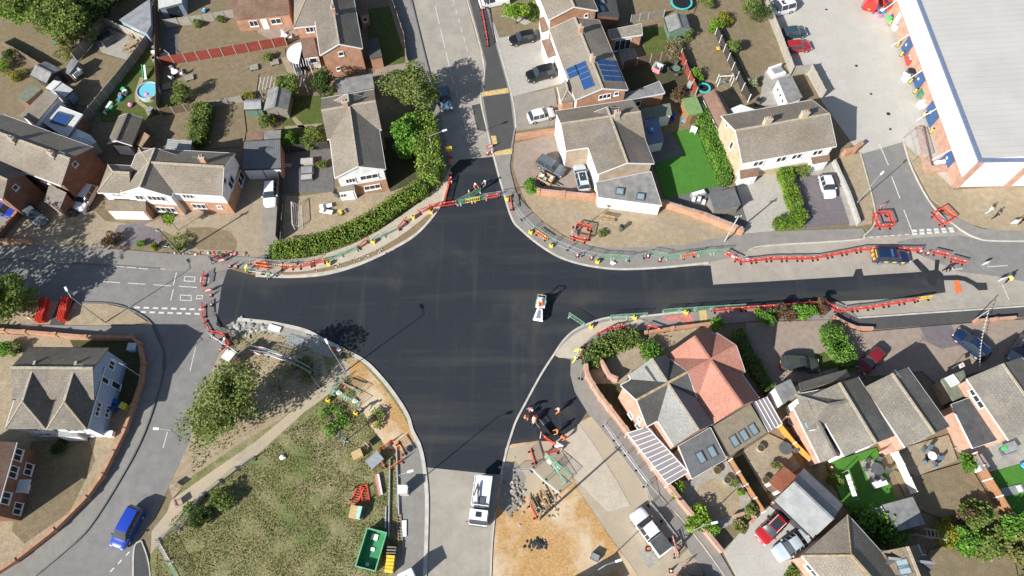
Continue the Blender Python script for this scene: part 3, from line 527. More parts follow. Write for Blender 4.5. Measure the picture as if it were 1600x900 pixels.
# ---------------------------------------------------------------- buildings
class Building:
    def __init__(s, name, label, cat, px, z=4.8, group=None):
        a = W(px[0], px[1], z); s.o = Vector((a.x, a.y, 0)); s.root = empty(name, s.o, 0, label, cat, group)
    def L(s, p): return Vector(p) - s.o
    def part(s, name, mb, mat=None, parent=None, smooth=False): return mb.build(name, parent or s.root, mat, smooth)
    def rect(s, a, b, depth, z):
        """frame of a rectangle: edge a-b as seen at height z, running back to the left of a->b"""
        A, B = W(*a, z), W(*b, z); e = (B - A); Ln = e.length; e.normalize(); n = Vector((-e.y, e.x, 0))
        D = (W(*depth, z) - A).dot(n) if isinstance(depth, tuple) else depth
        M = Matrix(((e.x, n.x, 0, A.x - s.o.x), (e.y, n.y, 0, A.y - s.o.y), (0, 0, 1, 0), (0, 0, 0, 1)))
        if D < 0: M = M @ Matrix.Translation((0, D, 0)); D = -D
        return M, Ln, D
    def block(s, a, b, depth, ze=4.8, zr=7.2, axis='x', hip=(0, 0), roof='tile_tan', walls='brick_orange', ends=None, upper=None, ridge='ridge_tan', gutter='gutter_white', barge=None, ext=(0, 0), z0=-.1, split=2.5):
        """gabled or hipped block; a,b,depth are the eaves as the photo shows them"""
        M, Ln, D = s.rect(a, b, depth, ze)
        if axis == 'y':
            M = M @ Matrix(((0, -1, 0, Ln), (1, 0, 0, 0), (0, 0, 1, 0), (0, 0, 0, 1))); Ln, D = D, Ln   # x now runs back, y across
        x0, x1 = -ext[0], Ln + ext[1]; h = D / 2; t = .16
        rx0, rx1 = x0 + hip[0], x1 - hip[1]
        def slab(P):
            mb = MB(M).mat(roof); mb.prism(P, t); return s.part('roof_slope', mb)
        slab([(x0, 0, ze), (x1, 0, ze), (rx1, h, zr), (rx0, h, zr)]); slab([(x1, D, ze), (x0, D, ze), (rx0, h, zr), (rx1, h, zr)])
        if hip[0]: slab([(x0, D, ze), (x0, 0, ze), (rx0, h, zr)])
        if hip[1]: slab([(x1, 0, ze), (x1, D, ze), (rx1, h, zr)])
        mb = MB(M).mat(ridge); mb.box(((rx0 + rx1) / 2, h, zr + .02), (rx1 - rx0, .26, .12))
        for hx, ex in ((hip[0], x0), (hip[1], x1)):
            if hx:
                rr = rx0 if ex == x0 else rx1
                for yy in (0, D): mb.tube((rr, h, zr + .01), (ex, yy, ze + .01), .09, 5)
        s.part('ridge_tiles', mb)
        ov, og = .28, .12; q = (zr - ze) / h; wz = ze + ov * q - t - .03; wp = zr - t - .03
        X0, X1, Y0, Y1 = x0 + (ov if hip[0] else og), x1 - (ov if hip[1] else og), ov, D - ov
        ends = ends or ((walls[1], walls[1]) if isinstance(walls, list) else (walls, walls)); wz = min(wz, ze + .3)
        def wall(mat, P, lo, name='wall'):
            mb = MB(M).mat(mat); mb.face(P); return mb
        mb = MB(M)
        def side(mat, pa, pb):
            m2 = mat if isinstance(mat, tuple) else (mat, mat)
            zz = split if m2[0] != m2[1] else z0
            if zz > z0: mb.mat(m2[0]).face([(*pa, z0), (*pb, z0), (*pb, zz), (*pa, zz)])
            mb.mat(m2[1]).face([(*pa, zz), (*pb, zz), (*pb, wz), (*pa, wz)])
        w0, w1 = (walls if isinstance(walls, list) else (walls, walls))
        side(w0, (X0, Y0), (X1, Y0)); side(w1, (X1, Y1), (X0, Y1)); side(ends[0], (X0, Y1), (X0, Y0)); side(ends[1], (X1, Y0), (X1, Y1))
        for k, X in ((0, X0), (1, X1)):
            if not hip[k]:
                mm = ends[k] if not isinstance(ends[k], tuple) else ends[k][1]
                P = [(X, Y0, wz), (X, Y1, wz), (X, h, wp)]; mb.mat(mm).face(P if k else P[::-1])
                if barge:
                    for yy, sg in ((0, 1), (D, -1)):
                        bb = MB(M).mat(barge); xx = x0 - .03 if k == 0 else x1 + .03
                        bb.prism([(xx - .02, yy, ze + .01), (xx + .02, yy, ze + .01), (xx + .02, h, zr + .01), (xx - .02, h, zr + .01)], .24); s.part('bargeboard', bb)
        if hip[0] or hip[1] or 1: mb.mat(w0[1] if isinstance(w0, tuple) else w0).face([(X0, Y0, wz), (X1, Y0, wz), (X1, Y1, wz), (X0, Y1, wz)])
        s.part('wall', mb)
        for yy in (-.05, D + .05):
            gb = MB(M).mat(gutter); gb.box(((x0 + x1) / 2, yy, ze - .1), (x1 - x0, .1, .12)); s.part('gutter', gb)
        B = dict(M=M, L=Ln, D=D, X0=X0, X1=X1, Y0=Y0, Y1=Y1, ze=ze, zr=zr, h=h); s.last = B; return B
    def wallframe(s, B, side):
        """matrix whose x runs along a wall, z up, -y out of the wall"""
        if side == 's0': return B['M'] @ Matrix.Translation((B['X0'], B['Y0'], 0)), B['X1'] - B['X0']
        if side == 's1': return B['M'] @ Matrix.Translation((B['X1'], B['Y1'], 0)) @ Matrix.Rotation(math.pi, 4, 'Z'), B['X1'] - B['X0']
        if side == 'e0': return B['M'] @ Matrix.Translation((B['X0'], B['Y1'], 0)) @ Matrix.Rotation(-math.pi / 2, 4, 'Z'), B['Y1'] - B['Y0']
        return B['M'] @ Matrix.Translation((B['X1'], B['Y0'], 0)) @ Matrix.Rotation(math.pi / 2, 4, 'Z'), B['Y1'] - B['Y0']
    def window(s, B, side, u, z, w, h, lights=2, frame='white_plastic', name='window'):
        F, ln = s.wallframe(B, side); cx = u * ln; t = .07
        mb = MB(F).mat(frame)
        for (x, zz, ww, hh) in ((cx, z - h / 2 + t / 2, w, t), (cx, z + h / 2 - t / 2, w, t)): mb.box((x, -.04, zz), (ww, .1, hh))
        for i in range(lights + 1): mb.box((cx - w / 2 + t / 2 + (w - t) * i / lights, -.037, z), (t, .1, h - 2 * t - .004))
        mb.box((cx, -.09, z - h / 2 - .03), (w + .12, .16, .05)); o = s.part(name, mb)
        for i in range(lights):
            x0 = cx - w / 2 + t / 2 + (w - t) * i / lights; pb = MB(F).mat('glass'); pw = (w - t) / lights; pb.box((x0 + pw / 2, -.012, z), (pw - t - .01, .02, h - 2 * t - .01)); s.part('pane', pb, parent=o)
    def door(s, B, side, u, w=.95, h=2.05, mat='white_plastic', z0=0.02, name='door'):
        F, ln = s.wallframe(B, side); mb = MB(F).mat(mat); mb.box((u * ln, -.03, z0 + h / 2), (w, .06, h)); o = s.part(name, mb)
        mb = MB(F).mat('galvanised'); mb.box((u * ln + w * .36, -.08, z0 + h * .5), (.12, .05, .04)); s.part('handle', mb, parent=o)
    def slopeframe(s, B, side):
        """matrix on a roof slope: x along the eaves, y up the slope, z out of it"""
        a = math.atan2(B['zr'] - B['ze'], B['h'])
        if side == 0: return B['M'] @ Matrix.Translation((0, 0, B['ze'])) @ Matrix.Rotation(a, 4, 'X'), math.hypot(B['h'], B['zr'] - B['ze'])
        return B['M'] @ Matrix.Translation((B['L'], B['D'], B['ze'])) @ Matrix.Rotation(math.pi, 4, 'Z') @ Matrix.Rotation(a, 4, 'X'), math.hypot(B['h'], B['zr'] - B['ze'])
    def skylight(s, B, side, u, v, w=.8, h=1.1):
        F, sl_ = s.slopeframe(B, side); mb = MB(F).mat('bin_grey'); x, y = u * B['L'], v * sl_
        for (dx, dy, ww, hh) in ((0, h / 2, w + .1, .1), (0, -h / 2, w + .1, .1), (-w / 2, 0, .1, h - .1), (w / 2, 0, .1, h - .1)): mb.box((x + dx, y + dy, .05), (ww, hh, .12))
        o = s.part('skylight', mb); pb = MB(F).mat('skylight_glass'); pb.box((x, y, .045), (w - .1, h - .1, .06)); s.part('pane', pb, parent=o)
    def solar(s, B, side, cells, w=1.0, h=1.65):
        F, sl_ = s.slopeframe(B, side)
        for (u, v) in cells:
            x, y = u * B['L'], v * sl_; mb = MB(F).mat('galvanised'); mb.box((x, y, .09), (w - .02, h - .02, .05)); o = s.part('solar_panel', mb); pb = MB(F).mat('solar_cell'); pb.box((x, y, .12), (w - .1, h - .1, .02)); s.part('solar_cells', pb, parent=o)
    def chimney(s, B, u, v=1.0, h=1.4, w=.7, d=.55, mat='brick_orange', pots=2):
        x, y = u * B['L'], B['h'] * v; z = B['zr'] - abs(1 - v) * (B['zr'] - B['ze']); mb = MB(B['M']).mat(mat); mb.box((x, y, z + h / 2 - .5), (w, d, h + .6)); mb.mat('stone').box((x, y, z + h - .17), (w + .12, d + .12, .1)); o = s.part('chimney', mb)
        for k in range(pots): pb = MB(B['M']).mat('brick_orange'); pb.tube((x + (k - (pots - 1) / 2) * .3, y, z + h - .12), (x + (k - (pots - 1) / 2) * .3, y, z + h + .25), .11, 8, .09); s.part('chimney_pot', pb, parent=o)
        mb = MB(B['M']).mat('lead_grey'); mb.box((x, y - d / 2 - .12, z - .1), (w + .1, .25, .12)); s.part('flashing', mb, parent=o)
    def aerial(s, B, u, h=1.3):
        x, y, z = u * B['L'], B['h'], B['zr'] - .05; mb = MB(B['M']).mat('galvanised'); mb.tube((x, y, z), (x, y, z + h), .025, 5); mb.tube((x - .5, y, z + h - .1), (x + .5, y, z + h - .1), .018, 4)
        for k in range(5): mb.tube((x - .45 + .22 * k, y - .25, z + h - .1), (x - .45 + .22 * k, y + .25, z + h - .1), .01, 4)
        s.part('aerial', mb)
    def flat(s, P, roof='felt_grey', walls='brick_orange', over=.12, t=.14, fascia=None, z0=-.1, names=('wall', 'roof')):
        """flat or single-slope block: roof corners as (px, py, height)"""
        Q = [s.L(W(p[0], p[1], p[2])) for p in P]; ar = sum(Q[i - 1].x * Q[i].y - Q[i].x * Q[i - 1].y for i in range(len(Q)))
        if ar < 0: Q = Q[::-1]
        c = sum(Q, Vector()) / len(Q); mb = MB().mat(roof); mb.prism(Q, t); r = s.part(names[1], mb)
        wq = []
        for p in Q:
            d = Vector((c.x - p.x, c.y - p.y, 0)); dl = d.length; wq.append(p + d / dl * over * 1.4 - Vector((0, 0, t + .02)))
        mb = MB().mat(walls); mb.prism(wq, [z0] * len(wq)); s.part(names[0], mb)
        if fascia:
            mb = MB().mat(fascia)
            for i in range(len(Q)):
                a, b_ = Q[i], Q[(i + 1) % len(Q)]; d = (b_ - a).normalized(); nn = Vector((d.y, -d.x, 0)) * .04
                mb.prism([a + Vector((0, 0, .03)), a + nn + Vector((0, 0, .03)), b_ + nn + Vector((0, 0, .03)), b_ + Vector((0, 0, .03))][::-1], .26)
            s.part('fascia', mb)
        # frame for windows on its walls
        s.wq = wq; s.Q = Q; return r
    def flatwall(s, i):
        a, b_ = s.wq[i], s.wq[(i + 1) % len(s.wq)]; d = (b_ - a); ln = d.length; d = Vector((d.x, d.y, 0)).normalized()
        M = Matrix(((d.x, -d.y, 0, a.x), (d.y, d.x, 0, a.y), (0, 0, 1, 0), (0, 0, 0, 1))); return dict(M=M, X0=0, X1=ln, Y0=0, Y1=1)
    def facing(s, tx, ty):
        """index of the wall of the last flat block that looks most towards (tx, ty)"""
        best = 0; bv = -9
        for i in range(len(s.wq)):
            d = s.wq[(i + 1) % len(s.wq)] - s.wq[i]; v = Vector((d.y, -d.x)).normalized().dot(Vector((tx, ty)))
            if v > bv: bv = v; best = i
        return s.flatwall(best)
    def roofpanel(s, i0, u, v, w, h, frame='bin_grey', glass='skylight_glass', name='skylight'):
        Q = s.Q; a = Q[i0]; e = (Q[(i0 + 1) % 4] - a); f = (Q[(i0 - 1) % 4] - a); c = a + e * u + f * v; ex = e.normalized(); n = ex.cross(f.normalized()).normalized(); ey = n.cross(ex)
        M = Matrix(((ex.x, ey.x, n.x, c.x), (ex.y, ey.y, n.y, c.y), (ex.z, ey.z, n.z, c.z), (0, 0, 0, 1))); mb = MB(M).mat(frame)
        for (dx, dy, ww, hh) in ((0, h / 2, w + .12, .12), (0, -h / 2, w + .12, .12), (-w / 2, 0, .12, h - .12), (w / 2, 0, .12, h - .12)): mb.box((dx, dy, .06), (ww, hh, .14))
        o = s.part(name, mb); pb = MB(M).mat(glass); pb.box((0, 0, .06), (w - .12, h - .12, .06)); s.part('pane', pb, parent=o)
    def bars(s, n, mat='white_plastic', i0=0, r=.05):
        """glazing bars across the last flat block, running from edge i0 to the opposite edge"""
        Q = s.Q; a, b_, c, d = Q[i0], Q[(i0 + 1) % 4], Q[(i0 + 2) % 4], Q[(i0 + 3) % 4]
        for k in range(n + 1): mb = MB().mat(mat); mb.tube(a.lerp(b_, k / n) + Vector((0, 0, .03)), d.lerp(c, k / n) + Vector((0, 0, .03)), r, 4); s.part('glazing_bar', mb)

# --- house with a white front gable and a garage, upper left
h = Building('house', 'tan roofed house with white boarded front gable, brick garage wing and white gable end', 'house', (347, 306))
B = h.block((192, 297), (347, 306), (362, 239.5), 4.8, 6.5, hip=(3.2, 0), walls=[('brick_orange', 'render_white'), 'brick_orange'], ends=('brick_orange', ('brick_orange', 'board_white')), barge='gutter_white', split=2.6)
h.chimney(B, .78, 1.25, 1.3); h.aerial(B, .78, 1.9)
for u, z, w, hh, l_ in ((.30, 5.2, .8, 1.0, 1), (.45, 3.4, 1.7, 1.5, 2), (.8, 1.2, 1.9, 1.6, 2)): h.window(B, 'e1', u, z, w, hh, l_)
for u, z, w in ((.62, 3.9, 1.5), (.66, 1.5, 1.9)): h.window(B, 's0', u, z, w, 1.1, 3)
h.window(B, 's0', .88, 1.6, .7, .6, 1)
B = h.block((188.6, 301), (267.5, 306.7), (200, 245), 4.9, 6.6, axis='y', walls='render_white', ends=(('brick_orange', 'board_white'), 'board_white'), barge='gutter_white', ext=(0, .5))
for u, z, w, l_ in ((.28, 3.9, 1.1, 2), (.66, 4.0, 2.4, 4), (.66, 1.3, 2.8, 4)): h.window(B, 'e0', u, z, w, 1.1, l_)
B = h.block((152, 300.5), (192, 302.5), (163.6, 257), 4.6, 6.2, hip=(2.3, 0), roof='tile_tan', walls=[('brick_orange', 'render_white'), 'brick_orange'], ext=(0, 1))
h.window(B, 's0', .45, 4.0, 1.3, .9, 2)
h.flat([(164, 328, 2.3), (228, 329, 2.3), (227, 314, 3.3), (165, 312, 3.3)], 'tile_brown', 'brick_orange'); w_ = h.facing(0, -1)
h.door(w_, 's0', .26, 2.4, 1.95, name='garage_door'); h.door(w_, 's0', .72, 2.3, 1.95, name='garage_door'); h.window(w_, 's0', .72, 1.75, 1.9, .3, 4)
# --- brown brick gabled house, far left
h = Building('house', 'brown brick gable house with tan roof and two chimneys beside the flat white extension', 'house', (95.4, 290))
B = h.block((8, 257), (95.4, 290), (140.6, 228.7), 4.8, 6.4, walls='brick_brown', ends=('brick_brown', 'brick_brown'), ext=(6, 0))
h.chimney(B, .72, .9, .9, mat='brick_tan'); h.chimney(B, .02, .9, .9, mat='brick_tan'); h.window(B, 'e1', .5, 5.2, .7, .8, 1); h.aerial(B, .95)
h.window(B, 's0', .75, 3.6, 1.6, 1.1, 2); h.window(B, 's0', .45, 3.6, 1.6, 1.1, 2)
h.flat([(77, 288, 3.4), (104, 301, 3.4), (93, 327, 2.4), (68.5, 315, 2.4)], 'tile_grey', 'brick_brown', fascia=None)
h.door(h.facing(-.4, -.9), 's0', .5, .95, 2.0)
B = h.block((4, 312), (42, 272), 7.5, 4.8, 6.3, axis='y', walls='brick_brown', roof='tile_grey'); h.window(B, 'e0', .5, 4.6, .7, .8, 1)
h.flat([(60, 186, 2.9), (82, 161, 2.9), (129, 179, 2.9), (102, 214.5, 2.9)], 'roof_pale', 'brick_brown', fascia='gutter_white'); h.roofpanel(0, .45, .42, 1.9, 2.4, 'bin_grey', 'solar_cell', 'roof_lantern')
h.flat([(31, 180, 3.0), (72, 140, 3.0), (92, 150, 3.6), (55, 193, 3.6)], 'tile_tan', 'render_white')
# --- conservatory behind it
h = Building('conservatory', 'small white conservatory with faceted roof beside the brown brick gable house', 'conservatory', (105, 215), 2.3)
h.flat([(105, 216, 2.3), (118, 201, 2.3), (140, 211, 2.3), (150, 222, 2.3), (128, 233, 2.3)], 'conservatory_sheet', 'conservatory_sheet', names=('glazed_wall', 'roof'))
c = sum(h.Q, Vector()) / 5 + Vector((0, 0, .35))
for k in range(5): mb = MB().mat('white_plastic'); mb.tube(h.Q[k], c, .05, 4); h.part('glazing_bar', mb)
for k in range(5): mb = MB().mat('white_plastic'); mb.tube(h.Q[k], h.Q[(k + 1) % 5], .06, 4); h.part('eaves_bar', mb)
for k in range(5): mb = MB().mat('conservatory_sheet'); mb.face([h.Q[k] + Vector((0, 0, .02)), h.Q[(k + 1) % 5] + Vector((0, 0, .02)), c]); h.part('roof_pane', mb)
# --- sheds, upper left
def shed(label, P, roof, walls, name='garden_shed', cat='shed', door=None, **k):
    h = Building(name, label, cat, P[0][:2], P[0][2]); h.flat(P, roof, walls, **k)
    if door: h.door(h.facing(*door), 's0', .5, .8, min(p[2] for p in P) - .35, 'timber_brown')
    return h
def gshed(label, a, b, d, ze, zr, roof, walls, axis='x', name='garden_shed', cat='shed', gutter='gutter_dark', **k):
    h = Building(name, label, cat, a, ze); h.B = h.block(a, b, d, ze, zr, axis=axis, roof=roof, walls=walls, ridge=roof, gutter=gutter, **k); return h
h = gshed('dark felt roofed shed beside the top left lawn', (47, 117), (72, 130), (70, 95), 2.2, 2.8, 'felt_grey', 'timber_dark'); h.door(h.B, 'e1', .5, .9, 1.8, 'timber_grey')
h = gshed('pale blue roofed shed next to the dark shed', (84, 125), (71, 137), (116, 138), 2.2, 2.8, 'roof_pale', 'shed_blue'); h.door(h.B, 'e1', .5, .8, 1.8, 'render_white')
shed('flat grey garage roof left of the pale blue shed', [(26, 156, 2.4), (45, 132, 2.4), (66, 138, 2.4), (40, 160, 2.4)], 'felt_moss', 'brick_brown', 'garage', 'garage')
shed('small flat grey store against the fence beside the dark shed', [(99, 112, 1.8), (112, 91, 1.8), (123, 95, 1.9), (108, 116, 1.9)], 'felt_grey', 'timber_grey', door=(.4, -.8))
h = shed('blue garden room with a pointed grey roof at the top left', [(186, 31, 2.5), (234, -2, 2.5), (236, 39, 2.7), (229, 52, 2.7)], 'lead_grey', 'shed_blue', 'garden_room', 'garden room'); h.window(h.facing(-.3, -.9), 's0', .5, 1.4, 1.6, 1.0, 2)
h = shed('dark blue garden room with pale flat roof at the top edge', [(245, -25, 2.5), (284, -30, 2.5), (284, 4, 2.5), (248, 13, 2.5)], 'roof_pale', 'shed_blue', 'garden_room', 'garden room'); h.door(h.facing(0, -1), 's0', .5, 1.8, 2, 'glass')
h = gshed('grey tiled garage between the conservatory and the white gabled house', (167, 224), (206, 227), (200, 183), 2.5, 3.4, 'tile_grey', 'brick_brown', 'y', 'garage', 'garage', barge='gutter_white'); h.door(h.B, 'e0', .5, 2.3, 2.0, 'white_plastic', name='garage_door')
shed('narrow wooden store with brown roof beside the grey tiled garage', [(213, 225, 2.0), (225, 206, 2.0), (234, 212, 2.0), (221, 230, 2.0)], 'wood', 'timber_brown', door=(.5, -.8))
shed('low shed with white ribbed roof behind the white gabled house', [(259, 231, 1.8), (262, 217, 1.8), (300, 219, 2.0), (297, 236, 2.0)], 'corrugated', 'timber_grey', door=(0, -1))
# --- brick house at the top
h = Building('house', 'orange brick house at the top with long gable and wide tan roof', 'house', (500, 86))
B = h.block((500, 86), (566, 75), 15, 4.9, 6.4, axis='y', walls='brick_orange', barge='gutter_white', roof='tile_grey')
h.chimney(B, .42, 1.0, 1.1); h.window(B, 'e0', .48, 4.4, .75, .8, 1); h.window(B, 'e0', .3, 1.6, .6, .7, 1)
B = h.block((459, 43), (491, 40), 11, 4.7, 6.1, walls='brick_orange', roof='tile_tan', hip=(2.6, 0), ext=(0, 2)); h.window(B, 's0', .4, 3.8, 1.2, 1.0, 2)
h.flat([(366, 31, 2.5), (453, 22, 2.5), (449, -14, 3.6), (360, -8, 3.6)], 'tile_rust', 'brick_orange'); w_ = h.facing(0, -1)
h.window(w_, 's0', .72, 1.4, 1.6, 1.0, 2); h.door(w_, 's0', .5, .95, 2.0); h.window(w_, 's0', .3, 1.4, 1.3, 1.1, 2)
h.flat([(469, 60, 3.1), (490, 57, 3.1), (497, 87, 2.5), (474, 90, 2.5)], 'tile_rust', 'render_white'); h.window(h.facing(0, -1), 's0', .6, 1.6, 1.1, 1.0, 1)
h.flat([(573, 62, 3.0), (590, 58, 3.0), (597, 88, 2.5), (578, 92, 2.5)], 'tile_slate', 'brick_orange')
h.flat([(556, 0, 2.8), (571, -3, 2.8), (575, 20, 2.6), (562, 25, 2.6)], 'tile_rust', 'brick_orange'); h.window(h.facing(.3, -.9), 's0', .5, 1.5, .7, .9, 1)
mb = MB(); mb.mat('white_plastic'); C0 = h.L(W(470, 83, 2.4)); mb.prism([(C0.x + 2.1 * math.cos(t), C0.y + 2.1 * math.sin(t), 2.5) for t in [math.pi / 2 + math.pi * k / 10 for k in range(11)]], .16); h.part('bay_roof', mb)
mb = MB().mat('glass'); mb.prism([(C0.x + 1.95 * math.cos(t), C0.y + 1.95 * math.sin(t), 2.33) for t in [math.pi / 2 + math.pi * k / 10 for k in range(11)]], 2.43); h.part('bay_window', mb)
mb = MB().mat('brick_orange'); p = h.L(W(537, 112)); mb.box((p.x, p.y, 1.3), (1.2, 1.0, 2.6)); mb.mat('felt_dark').box((p.x, p.y, 2.66), (1.4, 1.2, .12)); h.part('porch', mb)
h = Building('pergola', 'white timber pergola beside the round white bay', 'pergola', (456, 93), 2.2)
for k in range(7):
    mb = MB().mat('white_plastic'); a, b_ = h.L(W(456 + k * 4, 93 - k * .6, 2.2)), h.L(W(459 + k * 4, 106 - k * .6, 2.2)); mb.tube(a, b_, .05, 4); h.part('rafter', mb)
for px, py in ((456, 93), (481, 89), (459, 106), (484, 102)): a = h.L(W(px, py, 2.2)); mb = MB().mat('white_plastic'); mb.tube(a, (a.x, a.y, 0), .06, 4); h.part('post', mb)
# --- house with white front gable, centre left
h = Building('house', 'tan roofed house with white upper gable above brick, behind the long front hedge', 'house', (523.3, 277.8))
B = h.block((523.3, 277.8), (602, 264), 12.4, 4.9, 6.5, axis='y', walls='brick_orange', ends=(('brick_orange', 'board_white'), 'brick_orange'), barge='gutter_white')
for u, z, w, l_ in ((.25, 3.6, 1.3, 3), (.66, 3.7, 2.4, 3), (.66, 1.3, 2.2, 3)): h.window(B, 'e0', u, z, w, 1.0, l_)
B = h.block((596, 202), (584.5, 139.5), (502, 154), 4.9, 6.5, axis='y', walls='brick_orange'); h.chimney(B, .55, 1.0, 1.2, mat='brick_pink')
h.flat([(527, 300, 2.3), (555, 296, 2.3), (553, 287, 2.7), (526, 290, 2.7)], 'tile_grey', 'render_white'); h.door(h.facing(0, -1), 's0', .65, .95, 1.9); h.window(h.facing(0, -1), 's0', .22, 1.3, .8, .8, 2)
shed('grey felt flat roofed garage behind the white gabled house', [(522, 125, 2.5), (581, 115, 2.5), (585, 137, 2.5), (529, 147, 2.5)], 'felt_grey', 'brick_brown', 'garage', 'garage')
# --- double garage and its neighbours
h = shed('double garage with grey sheet roof and two white doors', [(376.7, 264.7, 2.4), (439, 263, 2.4), (437.8, 217.5, 2.7), (381, 221.7, 2.7)], 'roof_ribbed_grey', 'brick_orange', 'double_garage', 'garage', fascia='gutter_dark')
w_ = h.facing(0, -1); h.door(w_, 's0', .27, 2.3, 2.0, name='garage_door'); h.door(w_, 's0', .76, 2.3, 2.0, name='garage_door')
shed('store with rust red flat roof behind the double garage', [(384, 219, 2.3), (411, 217, 2.3), (411, 205, 2.4), (385, 207, 2.4)], 'tile_rust', 'brick_brown')
shed('store with pale grey flat roof behind the double garage', [(412, 217, 2.3), (438.5, 215, 2.3), (439, 203, 2.4), (412, 205, 2.4)], 'felt_grey', 'brick_brown')
h = gshed('grey felt shed under the pale pergola', (412, 172), (450, 172), (416, 140), 2.0, 2.7, 'felt_grey', 'timber_grey', 'y'); h.door(h.B, 'e0', .4, .8, 1.7, 'timber_grey')
h = gshed('small green grey shed left of the grey felt shed', (381, 171), (408, 170), (381, 155), 1.9, 2.4, 'lead_grey', 'timber_green'); h.door(h.B, 's0', .5, .8, 1.6, 'timber_green')
h = Building('pergola', 'weathered pale slatted pergola above the grey felt shed', 'pergola', (404, 140), 2.4)
for k in range(13): mb = MB().mat('stone'); a, b_ = h.L(W(406 + k * 5.8, 141 - k * .9, 2.4)), h.L(W(406 + k * 5.8, 121 - k * .9, 2.6)); mb.box(((a.x + b_.x) / 2, (a.y + b_.y) / 2, 2.5), (.16, (b_ - a).length, .1)); h.part('slat', mb)
for px, py, z in ((406, 141, 2.38), (476, 130, 2.38), (406, 121, 2.58), (476, 110, 2.58)): a = h.L(W(px, py, z)); mb = MB().mat('stone'); mb.tube(a, (a.x, a.y, 0), .07, 4); h.part('post', mb)
# --- terrace on the north road, upper centre right
h = Building('house', 'end house at the top with brick gable and two roof windows in its rear roof', 'house', (857, 31))
B = h.block((857, 31), (934, 16), 9, 4.9, 6.5, axis='y', walls=['brick_orange', 'render_white'], ends=('brick_orange', 'brick_orange'), barge='gutter_white'); h.window(B, 'e0', .8, 4.2, .6, .7, 1)
h.flat([(934, 24, 3.9), (968, 26, 2.8), (960, -12, 2.8), (930, -12, 3.9)], 'tile_slate', 'brick_brown'); h.roofpanel(0, .25, .3, .8, 1.2); h.roofpanel(0, .25, .65, .8, 1.2)
h.flat([(842, 28, 2.4), (855, 24, 3.0), (859, 45, 3.0), (846, 50, 2.4)], 'tile_rust', 'render_white')
h = Building('house', 'terraced house with blue solar panels on both tan roof slopes', 'house', (899, 156))
B = h.block((899, 156), (981, 140), (859, 45), 4.9, 6.2, axis='y', walls=['brick_orange', 'render_white'], ends=('brick_orange', 'brick_orange'), barge='gutter_white', roof='tile_tan')
h.chimney(B, .79, 1.0, 1.2); h.chimney(B, .37, 1.0, 1.2, mat='brick_buff')
h.window(B, 'e0', .58, 4.3, 1.8, .9, 3); h.window(B, 'e0', .82, 4.4, .7, .7, 1)
h.solar(B, 1, [(.63, .25), (.70, .25), (.63, .58), (.70, .58), (.77, .58), (.84, .58), (.905, .58)], 1.0, 1.65)
h.solar(B, 0, [(u, v) for u in (.13, .205, .28, .355) for v in (.28, .64)], 1.0, 1.65)
B2 = h.block((877, 160), (900, 157), (867, 136), 4.2, 5.3, axis='y', walls='brick_orange', ends=('brick_orange', 'brick_orange'), roof='tile_grey', hip=(1.2, 0)); h.window(B2, 's1', .5, 3.2, .9, 1.0, 1)
h.flat([(846, 63, 2.4), (858, 60, 3.0), (868, 85, 3.0), (856, 90, 2.4)], 'tile_rust', 'render_white'); h.door(h.facing(-1, 0), 's0', .5)
h.flat([(950, 47, 2.7), (1002, 37, 2.7), (1004, 54, 2.7), (955, 61, 2.7)], 'felt_tan', 'brick_orange', fascia='gutter_white'); w_ = h.facing(0, -1); h.window(w_, 's0', .4, 1.15, 2.6, 2.1, 3)
h.flat([(979, 147, 2.6), (1030, 127, 2.6), (1039, 145, 2.6), (975, 158, 2.6)], 'felt_grey', 'brick_orange', fascia='gutter_white'); w_ = h.facing(.1, -1); h.window(w_, 's0', .3, 1.4, 1.6, 1.1, 2)
h = Building('house', 'corner house with hipped tan roofs and grey flat extension with two skylights', 'house', (1008.7, 216))
B = h.block((905, 232), (1008.7, 216), (984, 156), 4.9, 6.3, walls='brick_tan', ends=('render_white', 'brick_tan'), ext=(1.8, 0)); h.chimney(B, .63, .95, 1.2, mat='brick_tan')
h.window(B, 'e0', .5, 3.7, 1.1, 1.1, 2)
B = h.block((934, 272), (1022, 255), 9.5, 4.9, 6.2, axis='y', walls=['brick_tan', 'render_white'], ends=('brick_tan', 'brick_tan'), barge='gutter_white', roof='tile_grey')
for u, z in ((.3, 3.7), (.7, 3.7), (.3, 1.3)): h.window(B, 's1', u, z, 1.5, 1.1, 2)
h.flat([(889, 183, 5.1), (909, 180, 5.1), (913, 207, 5.1), (892, 211, 5.1)], 'felt_tan', 'render_white', names=('dormer_wall', 'dormer_roof'))
h.window(h.facing(-1, -.2), 's0', .5, 3.6, 1.3, 1.2, 2)
h.flat([(931, 285, 3.0), (1017, 268, 3.0), (1034, 321, 2.6), (935, 308, 2.6)], 'felt_grey', 'render_white', fascia='gutter_white'); h.roofpanel(0, .36, .58, 1.0, .9); h.roofpanel(0, .68, .40, 1.0, .9)
h.flat([(885, 214, 2.5), (905, 211, 2.9), (910, 224, 2.9), (890, 228, 2.5)], 'tile_rust', 'brick_pink')
shed('moss green flat roofed outbuilding beside the corner house', [(1001, 170, 2.4), (1047, 161, 2.4), (1050, 179, 2.4), (1004, 186, 2.4)], 'felt_moss', 'render_white', 'outbuilding', 'outbuilding', door=(.2, -1))
shed('slate blue flat roofed lean-to beside the corner house', [(1007, 188, 2.4), (1028, 183, 2.4), (1038, 221, 2.3), (1013, 226, 2.3)], 'fascia_blue', 'render_white', 'outbuilding', 'outbuilding')
shed('green felt roofed shed beside the long green hedge', [(1065, 155, 2.1), (1088, 150, 2.1), (1099, 175, 2.3), (1075, 180, 2.3)], 'grass_green_felt', 'timber_rust', door=(-.3, -.9))
